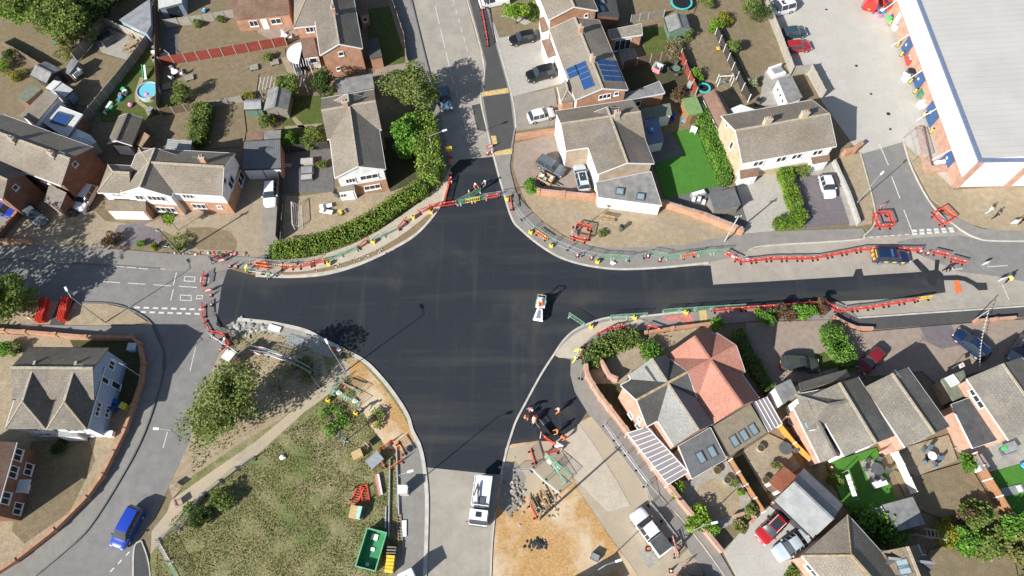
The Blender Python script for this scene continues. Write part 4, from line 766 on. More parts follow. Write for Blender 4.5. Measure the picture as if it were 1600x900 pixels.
h = gshed('grey felt shed with teal doors in the upper right garden', (1038, 27), (1045, 50), (1072, 24), 2.0, 2.7, 'felt_grey', 'timber_green'); h.door(h.B, 'e0', .5, .9, 1.7, 'timber_green')
shed('grey garden bar with corrugated roof at the slate patio', [(1108, 304, 2.3), (1147, 292, 2.3), (1158, 320, 2.3), (1116, 328, 2.3)], 'roof_ribbed_grey', 'timber_grey', 'garden_bar', 'garden bar')
# --- semi-detached pair, upper right
h = Building('house', 'wide semi-detached pair with tan roof, two buff chimneys and pale blue front', 'house', (1160, 255))
B = h.block((1160, 255), (1307, 228), (1129, 180.7), 4.8, 6.6, walls=[('brick_buff', 'render_white'), 'brick_buff'], ends=('brick_buff', 'brick_buff'), split=1.6, barge='gutter_white', roof='tile_tan')
h.chimney(B, .33, 1.05, 1.3, mat='brick_buff', w=.95); h.chimney(B, .72, 1.05, 1.3, mat='brick_buff', w=.95)
h.window(B, 'e0', .55, 3.9, .7, 1.5, 1); h.window(B, 'e0', .2, 4.9, .6, .7, 1); h.window(B, 'e0', .35, 1.3, 1.2, 1.2, 2)
for u in (.2, .45, .62, .85): h.window(B, 's0', u, 3.6, 1.5, 1.1, 2)
for P in ([(1156, 266, 2.7), (1184, 262, 2.7), (1186, 274, 2.1), (1157, 279, 2.1)], [(1267, 245, 2.7), (1296, 238, 2.7), (1297, 251, 2.1), (1270, 256, 2.1)]):
    h.flat(P, 'tile_rust', 'render_white'); h.door(h.facing(.2, -1), 's0', .6, .9, 1.8)
h = gshed('long narrow outbuilding with rust red roof and white side wall', (1098, 150), (1123, 200), (1126, 143), 2.4, 3.4, 'tile_rust', 'render_white', name='outbuilding', cat='outbuilding')
h = shed('cream conservatory behind the semi-detached pair', [(1136, 172, 2.3), (1158, 163, 2.9), (1180, 171, 2.3), (1150, 182, 2.3)], 'conservatory_sheet', 'conservatory_sheet', 'conservatory', 'conservatory')
h = shed('white rendered outbuilding with grey flat roof beside the yard fence', [(1215, 122, 2.7), (1237, 118, 2.7), (1254, 152, 2.7), (1231, 160, 2.7)], 'felt_grey', 'render_white', 'outbuilding', 'outbuilding'); w_ = h.facing(-1, -.3)
for u in (.25, .5, .75): h.window(w_, 's0', u, 1.6, .6, .8, 1)
# --- industrial unit
h = Building('industrial_unit', 'large industrial building with pale ribbed roof, white fascia and brick base', 'warehouse', (1487, 293), 0)
a, b_ = W(1487, 293), W(1383, 0); e = (b_ - a).normalized(); nrm = Vector((e.y, -e.x, 0)); IL, IW, IH = (b_ - a).length + 30, 60, 6.0
IM = Matrix(((e.x, nrm.x, 0, 0), (e.y, nrm.y, 0, 0), (0, 0, 1, 0), (0, 0, 0, 1)))      # x along the left wall, y into the building
mb = MB(IM).mat('brick_pink'); mb.box((IL / 2, IW / 2, 1.25), (IL, IW, 2.7)); h.part('wall', mb)
mb = MB(IM).mat('panel_white'); mb.box((IL / 2, .15, 4.3), (IL - .02, .5, 3.4)); h.part('fascia', mb)
mb = MB(IM).mat('panel_white'); mb.box((IL / 2, IW / 2 + .3, 4.29), (IL - .3, IW - .2, 3.38)); h.part('wall', mb)
for k in range(8): mb = MB(IM).mat('panel_white'); mb.box((-.02, 3.9 + k * 7.1, 3.1), (.12, 6.0, 5.6)); h.part('cladding_panel', mb)
for k in range(9): mb = MB(IM).mat('brick_pink'); mb.box((-.05, .45 + k * 7.1, 2.95), (.22, .9, 5.95)); h.part('brick_pier', mb)
mb = MB(IM).mat('fascia_blue'); mb.box((IL / 2, .25, IH + .05), (IL + .2, .55, .3)); mb.box((.1, IW / 2 + .3, IH + .06), (.5, IW - .1, .3)); h.part('gutter', mb)
mb = MB(IM).mat('roof_sheet'); mb.face([(.35, .5, IH + .08), (IL, .5, IH + .08), (IL, IW / 2, IH + 2.2), (.35, IW / 2, IH + 2.2)][::-1]); mb.face([(.35, IW, IH + .08), (IL, IW, IH + .08), (IL, IW / 2, IH + 2.2), (.35, IW / 2, IH + 2.2)]); mb.mat('panel_white').face([(.35, .5, IH + .08), (.35, IW / 2, IH + 2.2), (.35, IW, IH + .08)]); h.part('roof', mb)
def ind_x(px, py): p = W(px, py) - W(1487, 293); return p.dot(e)
for px, py, w, m_ in ((1418, 82, 1.9, 'door_blue'), (1443, 135, 1.9, 'door_blue'), (1461, 187, 3.0, 'door_blue'), (1489, 258, 2.0, 'door_blue'), (1404, 40, 1.0, 'white_plastic')):
    x = ind_x(px, py); mb = MB(IM).mat(m_); mb.box((x, -.15, 1.2), (w, .1, 2.3)); o = h.part('shutter_door', mb); mb = MB(IM).mat('sign_white'); mb.box((x + .3, -.22, 1.3), (.35, .03, .35)); h.part('door_sign', mb, parent=o)
for k in range(9):
    x = 4.5 + k * 7.2; mb = MB(IM).mat('white_plastic'); mb.tube((x, -.2, 2.6), (x, -1.7, .1), .06, 5); h.part('downpipe', mb)
# planter wall at its corner
def wall_run(name, label, cat, P, height, thick, mat, pier=None, coping=None, closed=False, z0=0, sm=0):
    C = [W(*p) for p in (smooth_px(P, sm) if sm else P)]; o = C[0]; root = empty(name, (o.x, o.y, z0), 0, label, cat)
    for i in range(len(C) - 1):
        a, b_ = C[i] - o, C[i + 1] - o; d = (b_ - a); ln = d.length; ang = math.atan2(d.y, d.x); c = (a + b_) / 2
        mb = MB().mat(mat); mb.box((c.x, c.y, height / 2 - .05), (ln + thick * .9, thick + .002 * (i % 3), height + .1 + .002 * (i % 2)), ang); mb.build('wall_section', root)
        if coping: mb = MB().mat(coping); mb.box((c.x, c.y, height + .03), (ln + thick * .5, thick + .1 + .004 * (i % 3), .07 + .003 * (i % 2)), ang); mb.build('coping', root)
        if pier:
            for k in range(max(1, int(ln / pier))):
                p = a + d * (k / max(1, int(ln / pier))); mb = MB().mat(mat); mb.box((p.x, p.y, height / 2 + .05), (thick + .16, thick + .16, height + .25), ang); mb.build('pier', root)
    return root
wall_run('planter_wall', 'pink brick planter wall at the corner of the industrial building', 'wall', [(1434, 206), (1447, 268), (1480, 265)], .8, .8, 'brick_pink')
# --- blue gabled house, lower left
h = Building('house', 'blue rendered house with grey tiled roof and two hipped front wings', 'house', (139.7, 670))
A, Bk = W(169, 544, 4.9), W(144.5, 575.3, 6.7); hw = (A - Bk); hw = abs(hw.y)
M0 = (17, 576)
def px_of(p):
    x, y, z = p.x, p.y - CAM_Y, p.z - CAM_H; zz = y * SD - z * CD; return (800 + FOC * x / zz, 450 - FOC * (y * CD + z * SD) / zz)
f0 = px_of(W(169, 544, 4.9) - Vector((0, 2 * hw, 0))); f1 = px_of(W(45, 543, 4.9) - Vector((0, 2 * hw, 0)))
B = h.block(f1, f0, (169, 544), 4.9, 6.7, walls='render_white', ends=('render_blue', 'render_blue'), roof='tile_grey', gutter='gutter_dark')
h.window(B, 'e1', .78, 3.3, 1.0, 1.1, 2); h.window(B, 'e1', .42, 3.9, .7, 1.8, 1); h.window(B, 'e1', .45, 1.4, .8, 1.9, 1); h.aerial(B, .9)
for a_, b2 in (((8, 670), (71, 670)), ((73, 670.5), (135.5, 671))):
    Bw = h.block(a_, b2, (a_[0] + 5, 588), 4.6, 6.4, axis='y', hip=(2.6, 0), walls='render_blue', ends=('render_white', 'render_white'), roof='tile_grey', gutter='gutter_white', ext=(0, 1.2))
    h.window(Bw, 'e0', .5, 3.3, 1.6, 1.1, 2); h.window(Bw, 'e0', .5, 1.2, 1.6, 1.1, 2)
h.window(Bw, 's0', .35, 3.2, 1.6, .8, 3); h.window(Bw, 's0', .4, 1.3, 1.6, .8, 3)
h.flat([(88, 672, 2.6), (120, 672, 2.6), (122, 682, 2.5), (86, 682, 2.5)], 'lead_grey', 'render_white')
# --- brown brick house at the lower left edge
h = Building('house', 'dark brick house with white windows at the lower left edge', 'house', (25, 691))
B = h.block((-8, 806), (25, 691), 8.5, 4.8, 6.4, walls='brick_brown', roof='tile_rust', ends=('brick_brown', 'brick_brown'), gutter='gutter_white')
for u, z in ((.87, 3.6), (.62, 3.6), (.25, 3.6), (.72, 1.3), (.15, 1.3)): h.window(B, 's0', u, z, 1.3, 1.3, 2)
h.door(B, 's0', .45); mb = MB(B['M']).mat('gutter_white'); mb.box((B['L'] * .45, -.4, 2.3), (1.4, 1.3, .12)); h.part('door_canopy', mb)
# --- grey and pink semi-detached pair
h = Building('house', 'hipped semi-detached pair, one half dark grey slate and one half pink tiles', 'house', (1011, 666))
MR = W(1164, 580, 4.9) - W(1011, 666, 4.9)
mid = W(1011, 666, 4.9) + MR * .5; midp = px_of(mid)
B = h.block((1011, 666), midp, (970, 602), 4.9, 7.0, walls='brick_pink', ends=('brick_pink', 'brick_pink'), roof='tile_slate', ridge='ridge_moss', barge='gutter_white'); 
for u, z, w, hh in ((.2, 3.6, .6, .9), (.12, 1.5, .9, 1.1), (.45, 1.4, .8, 1.0)): h.window(B, 'e0', 1 - u, z, w, hh, 1)
B = h.block(midp, (1164, 580), (970, 602), 4.9, 6.98, walls='brick_pink', roof='tile_pink', ridge='tile_pink', barge='gutter_white')
B = h.block((1053, 697), (1115.5, 662), 9.2, 4.9, 6.9, axis='y', walls='brick_pink', ends=('brick_pink', 'brick_pink'), roof='tile_slate_glare', ridge='ridge_tan')
B = h.block((1117, 661), (1186, 622), 9.2, 4.9, 6.9, axis='y', walls='brick_pink', ends=('brick_pink', 'brick_pink'), roof='tile_pink', ridge='tile_pink')
for a_, b2, m_ in (((1022, 570), (988, 589), 'tile_slate'), ((1102, 528), (1064, 549), 'tile_pink')):
    B = h.block(b2, a_, -3.4, 4.7, 6.3, axis='y', walls='render_white', roof=m_, ridge=m_, ext=(0, 0))
h.flat([(1060, 697, 3.3), (1110, 668, 3.3), (1135, 717, 2.5), (1081, 748, 2.5)], 'roof_ribbed_grey', 'brick_pink', fascia='gutter_white')
h.roofpanel(0, .40, .40, .8, 1.2); h.roofpanel(0, .72, .38, .8, 1.2)
h.flat([(1114, 666, 3.3), (1172, 631, 3.3), (1199, 676, 2.5), (1140, 713, 2.5)], 'roof_ribbed_tan', 'brick_tan', fascia='gutter_dark')
for u in (.25, .5, .75): h.roofpanel(0, u, .3, .8, 1.2)
h.flat([(1175, 629, 2.9), (1198, 620, 2.9), (1222, 662, 2.4), (1201, 675, 2.4)], 'clear_sheet', 'brick_tan', names=('wall', 'sheet_roof')); h.bars(4, i0=0)
h = Building('lean_to', 'clear plastic lean-to roof with white bars along the brick garden wall', 'lean-to', (980, 676), 2.4)
Q = [h.L(W(*p)) for p in ((980, 677, 2.2), (1044, 757, 2.2), (1076, 738, 2.6), (1011, 667, 2.6))]
mb = MB().mat('clear_sheet'); mb.prism(Q, .04); h.part('sheet_roof', mb)
for k in range(13): mb = MB().mat('white_plastic'); mb.tube(Q[0].lerp(Q[1], k / 12) + Vector((0, 0, .04)), Q[3].lerp(Q[2], k / 12) + Vector((0, 0, .04)), .05, 4); h.part('glazing_bar', mb)
for k in (0, 4, 8, 12): p = Q[0].lerp(Q[1], k / 12); mb = MB().mat('white_plastic'); mb.tube(p, (p.x, p.y, 0), .05, 4); h.part('post', mb)
mb = MB().mat('white_plastic'); mb.tube(Q[0], Q[1], .06, 4); mb.tube(Q[3], Q[2], .06, 4); h.part('plate', mb)
# --- grey tiled houses, right
h = Building('house', 'grey tiled house with hipped side wing and white side wall, right of the orange fence', 'house', (1372, 715))
B = h.block((1320, 713), (1398, 681), (1349, 586), 4.8, 6.2, axis='y', walls='render_white', roof='tile_grey_ribbed', ridge='ridge_tan')
h.door(B, 'e0', .4, 1.8, 2.1, 'glass', name='patio_door'); h.window(B, 'e0', .5, 3.6, 1.6, 1.1, 2)
B = h.block((1265, 672), (1334, 659), (1236, 618), 4.5, 6.05, hip=(2.4, 0), walls='render_white', ends=('render_white', 'render_white'), roof='tile_grey_ribbed', ridge='tile_grey_ribbed'); h.window(B, 'e0', .5, 3.4, .7, .8, 1)
B = h.block((1282, 722), (1313, 712), 5.4, 3.6, 5.0, axis='y', walls='brick_pink', ends=('brick_pink', 'brick_pink'), roof='tile_grey_ribbed', ridge='tile_grey_ribbed', ext=(0, 1)); h.skylight(B, 1, .25, .45)
h.flat([(1210, 604, 4.2), (1235, 592, 4.2), (1246, 614, 4.2), (1224, 632, 4.2)], 'felt_grey', 'render_white')
h.flat([(1248, 598, 3.6), (1322, 577, 3.6), (1329, 588, 4.6), (1252, 611, 4.6)], 'tile_grey_ribbed', 'brick_tan')
h = Building('house', 'plain gabled house with pale grey left slope behind the beige patio', 'house', (1415, 699))
B = h.block((1415, 699), (1484, 666), (1361, 600), 4.8, 6.1, axis='y', walls='brick_pink', roof='tile_grey_ribbed', ends=('render_white', 'brick_tan')); h.window(B, 'e0', .5, 3.6, 1.7, 1.1, 2); h.door(B, 'e0', .5, 2.2, 2.1, 'glass', name='patio_door')
h.flat([(1386, 700, 2.5), (1402, 680, 2.5), (1414, 700, 2.5), (1394, 708, 2.5)], 'brick_pink', 'brick_pink')
h.aerial(B, .95, 1.0)
h = Building('house', 'gabled house with pink brick side wall and dark flat extension at the right edge', 'house', (1577, 688))
B = h.block((1577, 688), (1665, 652), (1522, 587), 4.8, 6.2, axis='y', walls='brick_pink', roof='tile_grey_ribbed', ends=('render_white', 'brick_pink'))
h.window(B, 's1', .35, 3.9, 1.6, 1.0, 2); h.window(B, 's1', .2, 3.9, .8, .8, 1)
h.flat([(1486, 632, 2.8), (1522, 619, 2.8), (1561, 687, 2.8), (1520, 700, 2.8)], 'felt_dark', 'brick_pink', fascia='gutter_white')
h = shed('low garage with mossy flat roof and one white rooflight beside the pink brick wall', [(1471, 592, 2.4), (1506, 578, 2.4), (1516, 614, 2.4), (1489, 627, 2.4)], 'felt_moss', 'brick_tan', 'garage', 'garage'); h.roofpanel(0, .45, .75, 1.1, 1.1, 'white_plastic', 'conservatory_sheet', 'rooflight')
shed('white storage box beside the rusty orange fence', [(1522, 713, 1.6), (1534, 709, 1.6), (1547, 728, 1.6), (1537, 737, 1.6)], 'lead_grey', 'render_white', door=(.3, -1))
# --- garages and houses, bottom right
h = Building('garage_block', 'garage with pale grey left slope and dark right slope beside the two parked cars', 'garage', (1271, 841), 2.5)
B = h.block((1210, 782), (1271, 841), (1260, 735), 2.6, 3.9, walls='brick_pink', roof='lead_grey', ridge='lead_grey', gutter='gutter_dark'); h.door(B, 's0', .28, 2.3, 2.1, 'door_dark', name='garage_door'); h.door(B, 's0', .72, 2.3, 2.1, 'door_dark', name='garage_door')
shed('small shed with bright rust red roof behind the grey garage', [(1201, 753, 2.2), (1225, 728, 2.2), (1246, 745, 2.4), (1221, 771, 2.4)], 'tile_red', 'render_white', door=(-.7, -.6))
h = shed('grey flat roofed summerhouse with white front in the bottom right gardens', [(1378, 789, 2.4), (1426, 776, 2.4), (1447, 819, 2.4), (1404, 830, 2.4)], 'felt_grey', 'render_white', 'summerhouse', 'summerhouse', fascia='gutter_dark'); h.window(h.facing(0, -1), 's0', .5, 1.2, 2.4, 1.7, 3)
h = Building('house', 'hipped tan roofed house at the bottom edge beside the silver car', 'house', (1248, 878))
B = h.block((1253, 868), (1310, 935), (1324, 804), 4.8, 6.5, hip=(2.6, 0), walls='brick_pink', roof='tile_tan', ridge='ridge_moss', ext=(0, 3)); h.window(B, 's0', .2, 3.4, 1.4, 1.1, 2)
h = Building('house', 'tan tiled house with roof windows at the bottom edge right of the hipped one', 'house', (1376, 862))
B = h.block((1376, 862), (1400, 925), (1428, 835), 4.8, 6.4, walls='brick_brown', roof='tile_brown', ends=('brick_brown', 'brick_brown'))
for u in (.38, .53): h.skylight(B, 0, u, .6)
for u in (.75, .9): h.skylight(B, 0, u, .4)
B = h.block((1452, 895), (1448, 868), 4.5, 4.6, 5.8, axis='y', walls='brick_brown', roof='tile_slate', ridge='lead_grey')
# ---------------------------------------------------------------- garden walls and fences
wall_run('garden_wall', 'low orange brick wall with piers curving round the blue house', 'wall', [(-20, 518), (45, 522), (140, 530), (212, 531), (222, 540), (228, 570), (225, 600), (200, 675), (165, 745), (140, 780), (90, 830), (30, 877), (-10, 903)], .9, .24, 'brick_orange', 2.6, 'brick_orange')
wall_run('garden_wall', 'long orange brick wall behind the bare corner verge with bench', 'wall', [(841, 305), (880, 309), (925, 313), (985, 318), (1035, 323), (1090, 341), (1157, 367)], 1.3, .3, 'brick_orange', 3.4, 'brick_pink')
wall_run('garden_wall', 'tall orange brick wall along the curving footway by the lean-to', 'wall', [(914, 578), (917, 592), (925, 606), (937, 625), (950, 641), (975, 674), (1017, 731), (1077, 806)], 1.5, .3, 'brick_pink', 3.2, 'brick_pink')
wall_run('garden_wall', 'short orange brick wall beside the shrub and garage apron', 'wall', [(1096, 827), (1124, 862)], 1.2, .3, 'brick_pink', 4, 'brick_pink')
wall_run('garden_wall', 'brown brick wall between the two left hand driveways', 'wall', [(0, 377), (35, 336), (68, 295)], 1.1, .26, 'brick_brown', 2.8, 'brick_orange')
wall_run('garden_wall', 'low brick wall at the pavement edge on the far left', 'wall', [(-20, 378), (52, 380)], .7, .24, 'brick_orange', 2.4, 'brick_orange')
wall_run('garden_wall', 'low brick wall with piers beside the tactile paving', 'wall', [(1008, 523), (1050, 516), (1108, 509)], .8, .24, 'brick_orange', 2.4, 'brick_orange')
wall_run('garden_wall', 'curved low brick wall at the shared drive entrance', 'wall', [(1300, 498), (1318, 508), (1335, 515), (1360, 516)], .7, .24, 'brick_orange', None, 'brick_pink')
wall_run('garden_wall', 'low brick wall beside the bunting pole', 'wall', [(1521, 504), (1582, 499)], .7, .24, 'brick_orange', 2.2, 'brick_pink')
wall_run('garden_wall', 'orange brick planter wall across the two neighbouring front drives', 'wall', [(808, 217), (842, 212), (874, 207)], .8, .5, 'brick_orange', None, 'brick_orange')
wall_run('garden_wall', 'stepped brick wall dividing the corner garden from the bare plot', 'wall', [(938, 570), (950, 592), (962, 597)], 1.5, .25, 'brick_pink', None, 'brick_pink')
wall_run('garden_wall', 'low white topped wall edging the mauve gravel drive', 'wall', [(1300, 257), (1322, 306), (1338, 352)], 1.0, .22, 'concrete_post', None, 'concrete_post')
wall_run('gate_pier', 'orange brick pier and short wall at the yard entrance', 'wall', [(1318, 243), (1330, 240), (1340, 232)], 1.3, .6, 'brick_orange')
wall_run('garden_wall', 'round ended orange wall around the front shrub beside the red car', 'wall', [(1145, 808), (1165, 803), (1177, 810), (1170, 818)], .7, .25, 'brick_orange', None, 'brick_pink', sm=4)
PANEL = {}
def panel_mesh(mat, h, ln=1.83):
    k = (mat, h)
    if k not in PANEL:
        mb = MB().mat(mat); mb.box((ln / 2, 0, h / 2 + .03), (ln - .02, .035, h - .06))
        for z in (.2, h / 2, h - .12): mb.box((ln / 2, .035, z), (ln - .02, .035, .07))
        mb.box((ln / 2, 0, h + .02), (ln, .07, .035)); PANEL[k] = mb.mesh('fence_panel')
    return PANEL[k]
def fence(label, P, h=1.8, mat='timber_brown', post='concrete_post', pan=1.83, name='garden_fence'):
    C = [W(*p) for p in P]; o = C[0]; root = empty(name, (o.x, o.y, 0), 0, label, 'fence'); pm = MB().mat(post); pm.box((0, 0, h / 2 + .05), (.11, .11, h + .2)); pme = pm.mesh('fence_post')
    for a, b_ in zip(C[:-1], C[1:]):
        d = b_ - a; n = max(1, round(d.length / pan)); ang = math.atan2(d.y, d.x)
        for i in range(n + 1):
            p = a + d * (i / n) - o; q = bpy.data.objects.new('fence_post', pme); COL.objects.link(q); q.parent = root; q.location = p; q.rotation_euler = (0, 0, ang)
            if i < n:
                q = bpy.data.objects.new('fence_panel', panel_mesh(mat, h)); COL.objects.link(q); q.parent = root; q.location = (p.x, p.y, rnd(0, .05)); q.rotation_euler = (rnd(-.02, .02), 0, ang); q.scale = (d.length / n / 1.83, 1, 1)
    return root
fence('red stained panel fence between two dry gardens', [(254, 103), (350, 88), (449, 71)], 1.7, 'timber_red')
fence('dark fence running down from the blue garden rooms past the pool', [(246, -8), (249, 60), (252, 176)], 1.7, 'timber_brown', 'timber_brown')
fence('grey fence with pale posts beside the top left trees', [(167, 40), (145, 70), (122, 97)], 1.8, 'timber_grey')
fence('pale fence with white posts behind the garden table', [(168, 40), (202, 55), (234, 70)], 1.7, 'timber_pale')
fence('long dark grey fence between the dry lawn and the pool garden', [(234, 71), (190, 128), (137, 192)], 1.7, 'timber_grey')
fence('rust brown panel fence behind the round bush', [(254, 181), (312, 172)], 1.5, 'timber_brown')
fence('pale low fence right of the rust brown panels', [(313, 172), (380, 160)], 1.3, 'timber_pale')
fence('weathered pale fence along the top garden', [(262, 44), (320, 36), (370, 28)], 1.6, 'timber_pale', 'timber_pale')
fence('dark fence beside the narrow concrete drive', [(441, 268), (440, 330), (437, 378)], 1.7, 'timber_dark', 'timber_dark')
fence('dark fence across the side patio behind the seating', [(440, 240), (515, 232)], 1.6, 'timber_dark', 'timber_dark')
fence('dark trimmed fence round the corner house lawn', [(610, -5), (632, 60), (637, 100)], 1.2, 'timber_brown', 'concrete_post')
fence('brown fence with pale posts round the shaded yard', [(972, 110), (1015, 99), (1062, 91)], 1.8, 'timber_brown')
fence('red brown fence stepping down beside the leafy garden shrub', [(1062, 92), (1075, 125), (1086, 150)], 1.7, 'timber_red')
fence('black panel fence with white posts between two dry lawns', [(1117, 55), (1130, 82), (1150, 125), (1168, 160)], 1.6, 'timber_dark', 'white_plastic')
fence('silvery plank fence along the concrete yard', [(1193, 12), (1213, 62), (1234, 118)], 1.9, 'timber_pale', 'timber_pale')
fence('short silvery plank fence behind the white outbuilding', [(1238, 118), (1262, 115), (1283, 155)], 1.9, 'timber_pale', 'timber_pale')
fence('white boarded fence at the left edge of the turf garden', [(1382, 692), (1402, 730), (1421, 772)], 1.6, 'board_white', 'white_plastic')
fence('bright orange panel fence beside the stone garden', [(1214, 668), (1236, 696), (1262, 722)], 1.5, 'timber_orange', 'white_plastic')
fence('rust brown fence with white posts between stone and round gardens', [(1138, 721), (1162, 760), (1189, 802)], 1.5, 'timber_rust', 'white_plastic')
fence('rusty orange fence with white posts beside the far turf garden', [(1512, 712), (1535, 752), (1568, 805)], 1.7, 'timber_rust', 'white_plastic')
fence('grey fence beside the slate patio and garden bar', [(1040, 324), (1100, 342), (1155, 364)], 1.5, 'timber_grey', 'galvanised')
fence('brown fence at the back of the long green hedge', [(1108, 178), (1130, 235), (1150, 284)], 1.5, 'timber_brown')
fence('dark fence across the back gardens at the top right', [(985, 36), (1012, 32), (1036, 28)], 1.5, 'timber_grey')
fence('dark fence behind the grey flat roofed summerhouse', [(1420, 836), (1452, 842), (1500, 832)], 1.4, 'timber_grey', 'timber_pale')
fence('low fence behind the far left gardens', [(0, 70), (30, 85), (75, 112)], 1.4, 'timber_brown')
fence('narrow dark fence between shed and lawn at the far left', [(112, 160), (122, 175), (137, 190)], 1.4, 'timber_dark', 'timber_dark')
# ---------------------------------------------------------------- trees, hedges, shrubs
rng = np.random.default_rng(5)
def leaves(C, size, spread=.6, up=.35):
    """small bent leaf clumps at points C (n,3): two triangles each, random facing"""
    n = len(C); a = rng.normal(size=(n, 3)); a[:, 2] *= spread; a /= np.linalg.norm(a, axis=1)[:, None]
    b_ = rng.normal(size=(n, 3)); b_[:, 2] *= spread; b_ -= (a * b_).sum(1)[:, None] * a; b_ /= np.linalg.norm(b_, axis=1)[:, None]
    s_ = size * rng.uniform(.6, 1.3, n)[:, None]; nn = np.cross(a, b_); bend = nn * s_ * .25
    V = np.stack([C - a * s_ * .5, C - b_ * s_ * .38 + bend, C + a * s_ * .6, C + b_ * s_ * .38 + bend], 1).reshape(-1, 3)
    F = np.arange(n * 4).reshape(-1, 4); return V, F
def leaf_object(name, C, size, mat, parent, spread=.6):
    V, F = leaves(C, size, spread); me = bpy.data.meshes.new(name); n = len(F)
    me.vertices.add(len(V)); me.vertices.foreach_set('co', V.ravel()); me.loops.add(n * 4); me.loops.foreach_set('vertex_index', F.ravel().astype(np.int32)); me.polygons.add(n); me.polygons.foreach_set('loop_start', (np.arange(n) * 4).astype(np.int32))
    me.update(calc_edges=True); me.materials.append(MATS[mat]); o = bpy.data.objects.new(name, me); COL.objects.link(o); o.parent = parent; return o
def crown_points(n, R_, H_, z0, lumps=9, gap=.5, shell=.55):
    """points through a crown built from lumps of different size, denser near each lump's skin"""
    cs = []; 
    for k in range(lumps):
        t = rng.uniform(0, 2 * math.pi); r = R_ * rng.uniform(.15, .72); z = z0 + H_ * rng.uniform(.15, .9); q = 1 - .45 * abs((z - z0) / H_ - .45); cs.append((r * math.cos(t) * q, r * math.sin(t) * q, z, R_ * rng.uniform(.3, .52)))
    cs.append((0, 0, z0 + H_ * .55, R_ * .55)); out = []
    per = n // len(cs)
    for x, y, z, r in cs:
        d = rng.normal(size=(per, 3)); d /= np.linalg.norm(d, axis=1)[:, None]; rr = r * (shell + (1 - shell) * rng.random(per) ** .5)[:, None] * rng.uniform(.85, 1.12, (per, 1)); p = d * rr; p[:, 2] *= min(1.1, H_ / R_ * .6); out.append(p + (x, y, z))
    P = np.concatenate(out); P = P[P[:, 2] > z0 * .7]
    # gaps: drop what falls in a coarse pattern of holes
    hsh = np.sin(P[:, 0] * 2.1 / (R_ * .3 + .4) + 1.7) * np.sin(P[:, 1] * 2.3 / (R_ * .3 + .4) + .6) * np.sin(P[:, 2] * 2.7 / (R_ * .3 + .4)); return P[hsh < gap]
def tree(name, label, px, R_, H_, z0, mat, n=2500, leaf=.3, group=None, cat='tree', gap=.4, lumps=9, base=True):
    p = W(*px); z = gz(p.x, p.y); root = empty(name, (p.x, p.y, z), rnd(0, 6), label, cat, group); tot = z0 + H_
    mb = MB().mat('bark'); mb.tube((0, 0, -.1), (.05, .03, z0 + H_ * .35), max(.05, R_ * .055), 7, max(.03, R_ * .03)); top = Vector((.05, .03, z0 + H_ * .3))
    for k in range(6):
        t = k * 1.05 + rnd(0, .4); q = Vector((math.cos(t) * R_ * .6, math.sin(t) * R_ * .6, z0 + H_ * rnd(.35, .75))); s_ = Vector((.03, .02, z0 * .7 + H_ * .05 * k)); mid_ = s_.lerp(q, .5) + Vector((0, 0, .15 * R_)); mb.tube(s_, mid_, R_ * .028, 5, R_ * .02); mb.tube(mid_, q, R_ * .02, 5, R_ * .008)
    mb.build('trunk', root); leaf_object('crown', crown_points(n, R_, H_, z0, lumps, gap), leaf, mat, root); return root
def hedge(label, P, w, h, mat, dens=60, leaf=.2, name='hedge', sm=0, rag=.1):
    Q = smooth_px(P, sm) if sm else P; C = [W(*p) for p in Q]; o = C[0]; z = gz(o.x, o.y); root = empty(name, (o.x, o.y, z), 0, label, 'hedge'); pts = []
    core = MB().mat('leaf_dark')
    for a, b_ in zip(C[:-1], C[1:]):
        d = b_ - a; ln = d.length; d.normalize(); nr = Vector((-d.y, d.x, 0)); n = int(ln * (w + 2 * h) * dens)
        s_ = rng.random(n) * (w + 2 * h); u = rng.random(n) * (ln + .2) - .1; y = np.where(s_ < h, -w / 2, np.where(s_ > h + w, w / 2, s_ - h - w / 2)); zz = np.where(s_ < h, s_, np.where(s_ > h + w, s_ - h - w, h)); wob = .12 * np.sin(u * 1.9) + .08 * np.sin(u * 4.3 + 1)
        y = y * (1 + wob) + rng.normal(size=n) * rag; zz = zz * (1 + .5 * wob) + rng.normal(size=n) * rag; rel = a - o; pts.append(np.stack([rel.x + d.x * u + nr.x * y, rel.y + d.y * u + nr.y * y, np.maximum(zz, .05)], 1)); c = rel + d * ln / 2; core.box((c.x, c.y, h * .46), (ln + w * .5, w * .8, h * .9), math.atan2(d.y, d.x))
    for e_, sg in ((C[0], -1), (C[-1], 1)):
        rel = e_ - o; n = int(w * h * dens * 1.6); t = rng.random(n) * 2 * math.pi; r = w / 2 * np.sqrt(rng.random(n)); pts.append(np.stack([rel.x + r * np.cos(t), rel.y + r * np.sin(t), rng.random(n) * h], 1))
    core.build('stems', root); leaf_object('foliage', np.concatenate(pts), leaf, mat, root, .8); return root
def shrub(label, px, r, h, mat, n=None, leaf=.2, cat='shrub', name='shrub', group=None, gap=.55):
    p = W(*px); z = gz(p.x, p.y); root = empty(name, (p.x, p.y, z), rnd(0, 6), label, cat, group); n = n or int(450 + 420 * r * r)
    mb = MB().mat('bark')
    for k in range(5): t = k * 1.26 + rnd(0, .5); mb.tube((0, 0, -.05), (math.cos(t) * r * .55, math.sin(t) * r * .55, h * rnd(.5, .8)), .035, 5, .012)
    mb.build('stem', root); leaf_object('foliage', crown_points(n, r, h, h * .08, 6, gap, .45), leaf, mat, root); return root
hedge('long clipped hedge curving along the cream footway', [(432, 398), (475, 392), (515, 380), (550, 367), (590, 346), (625, 321), (662, 299)], 2.1, 1.5, 'leaf_conifer', 75, .2, sm=3)
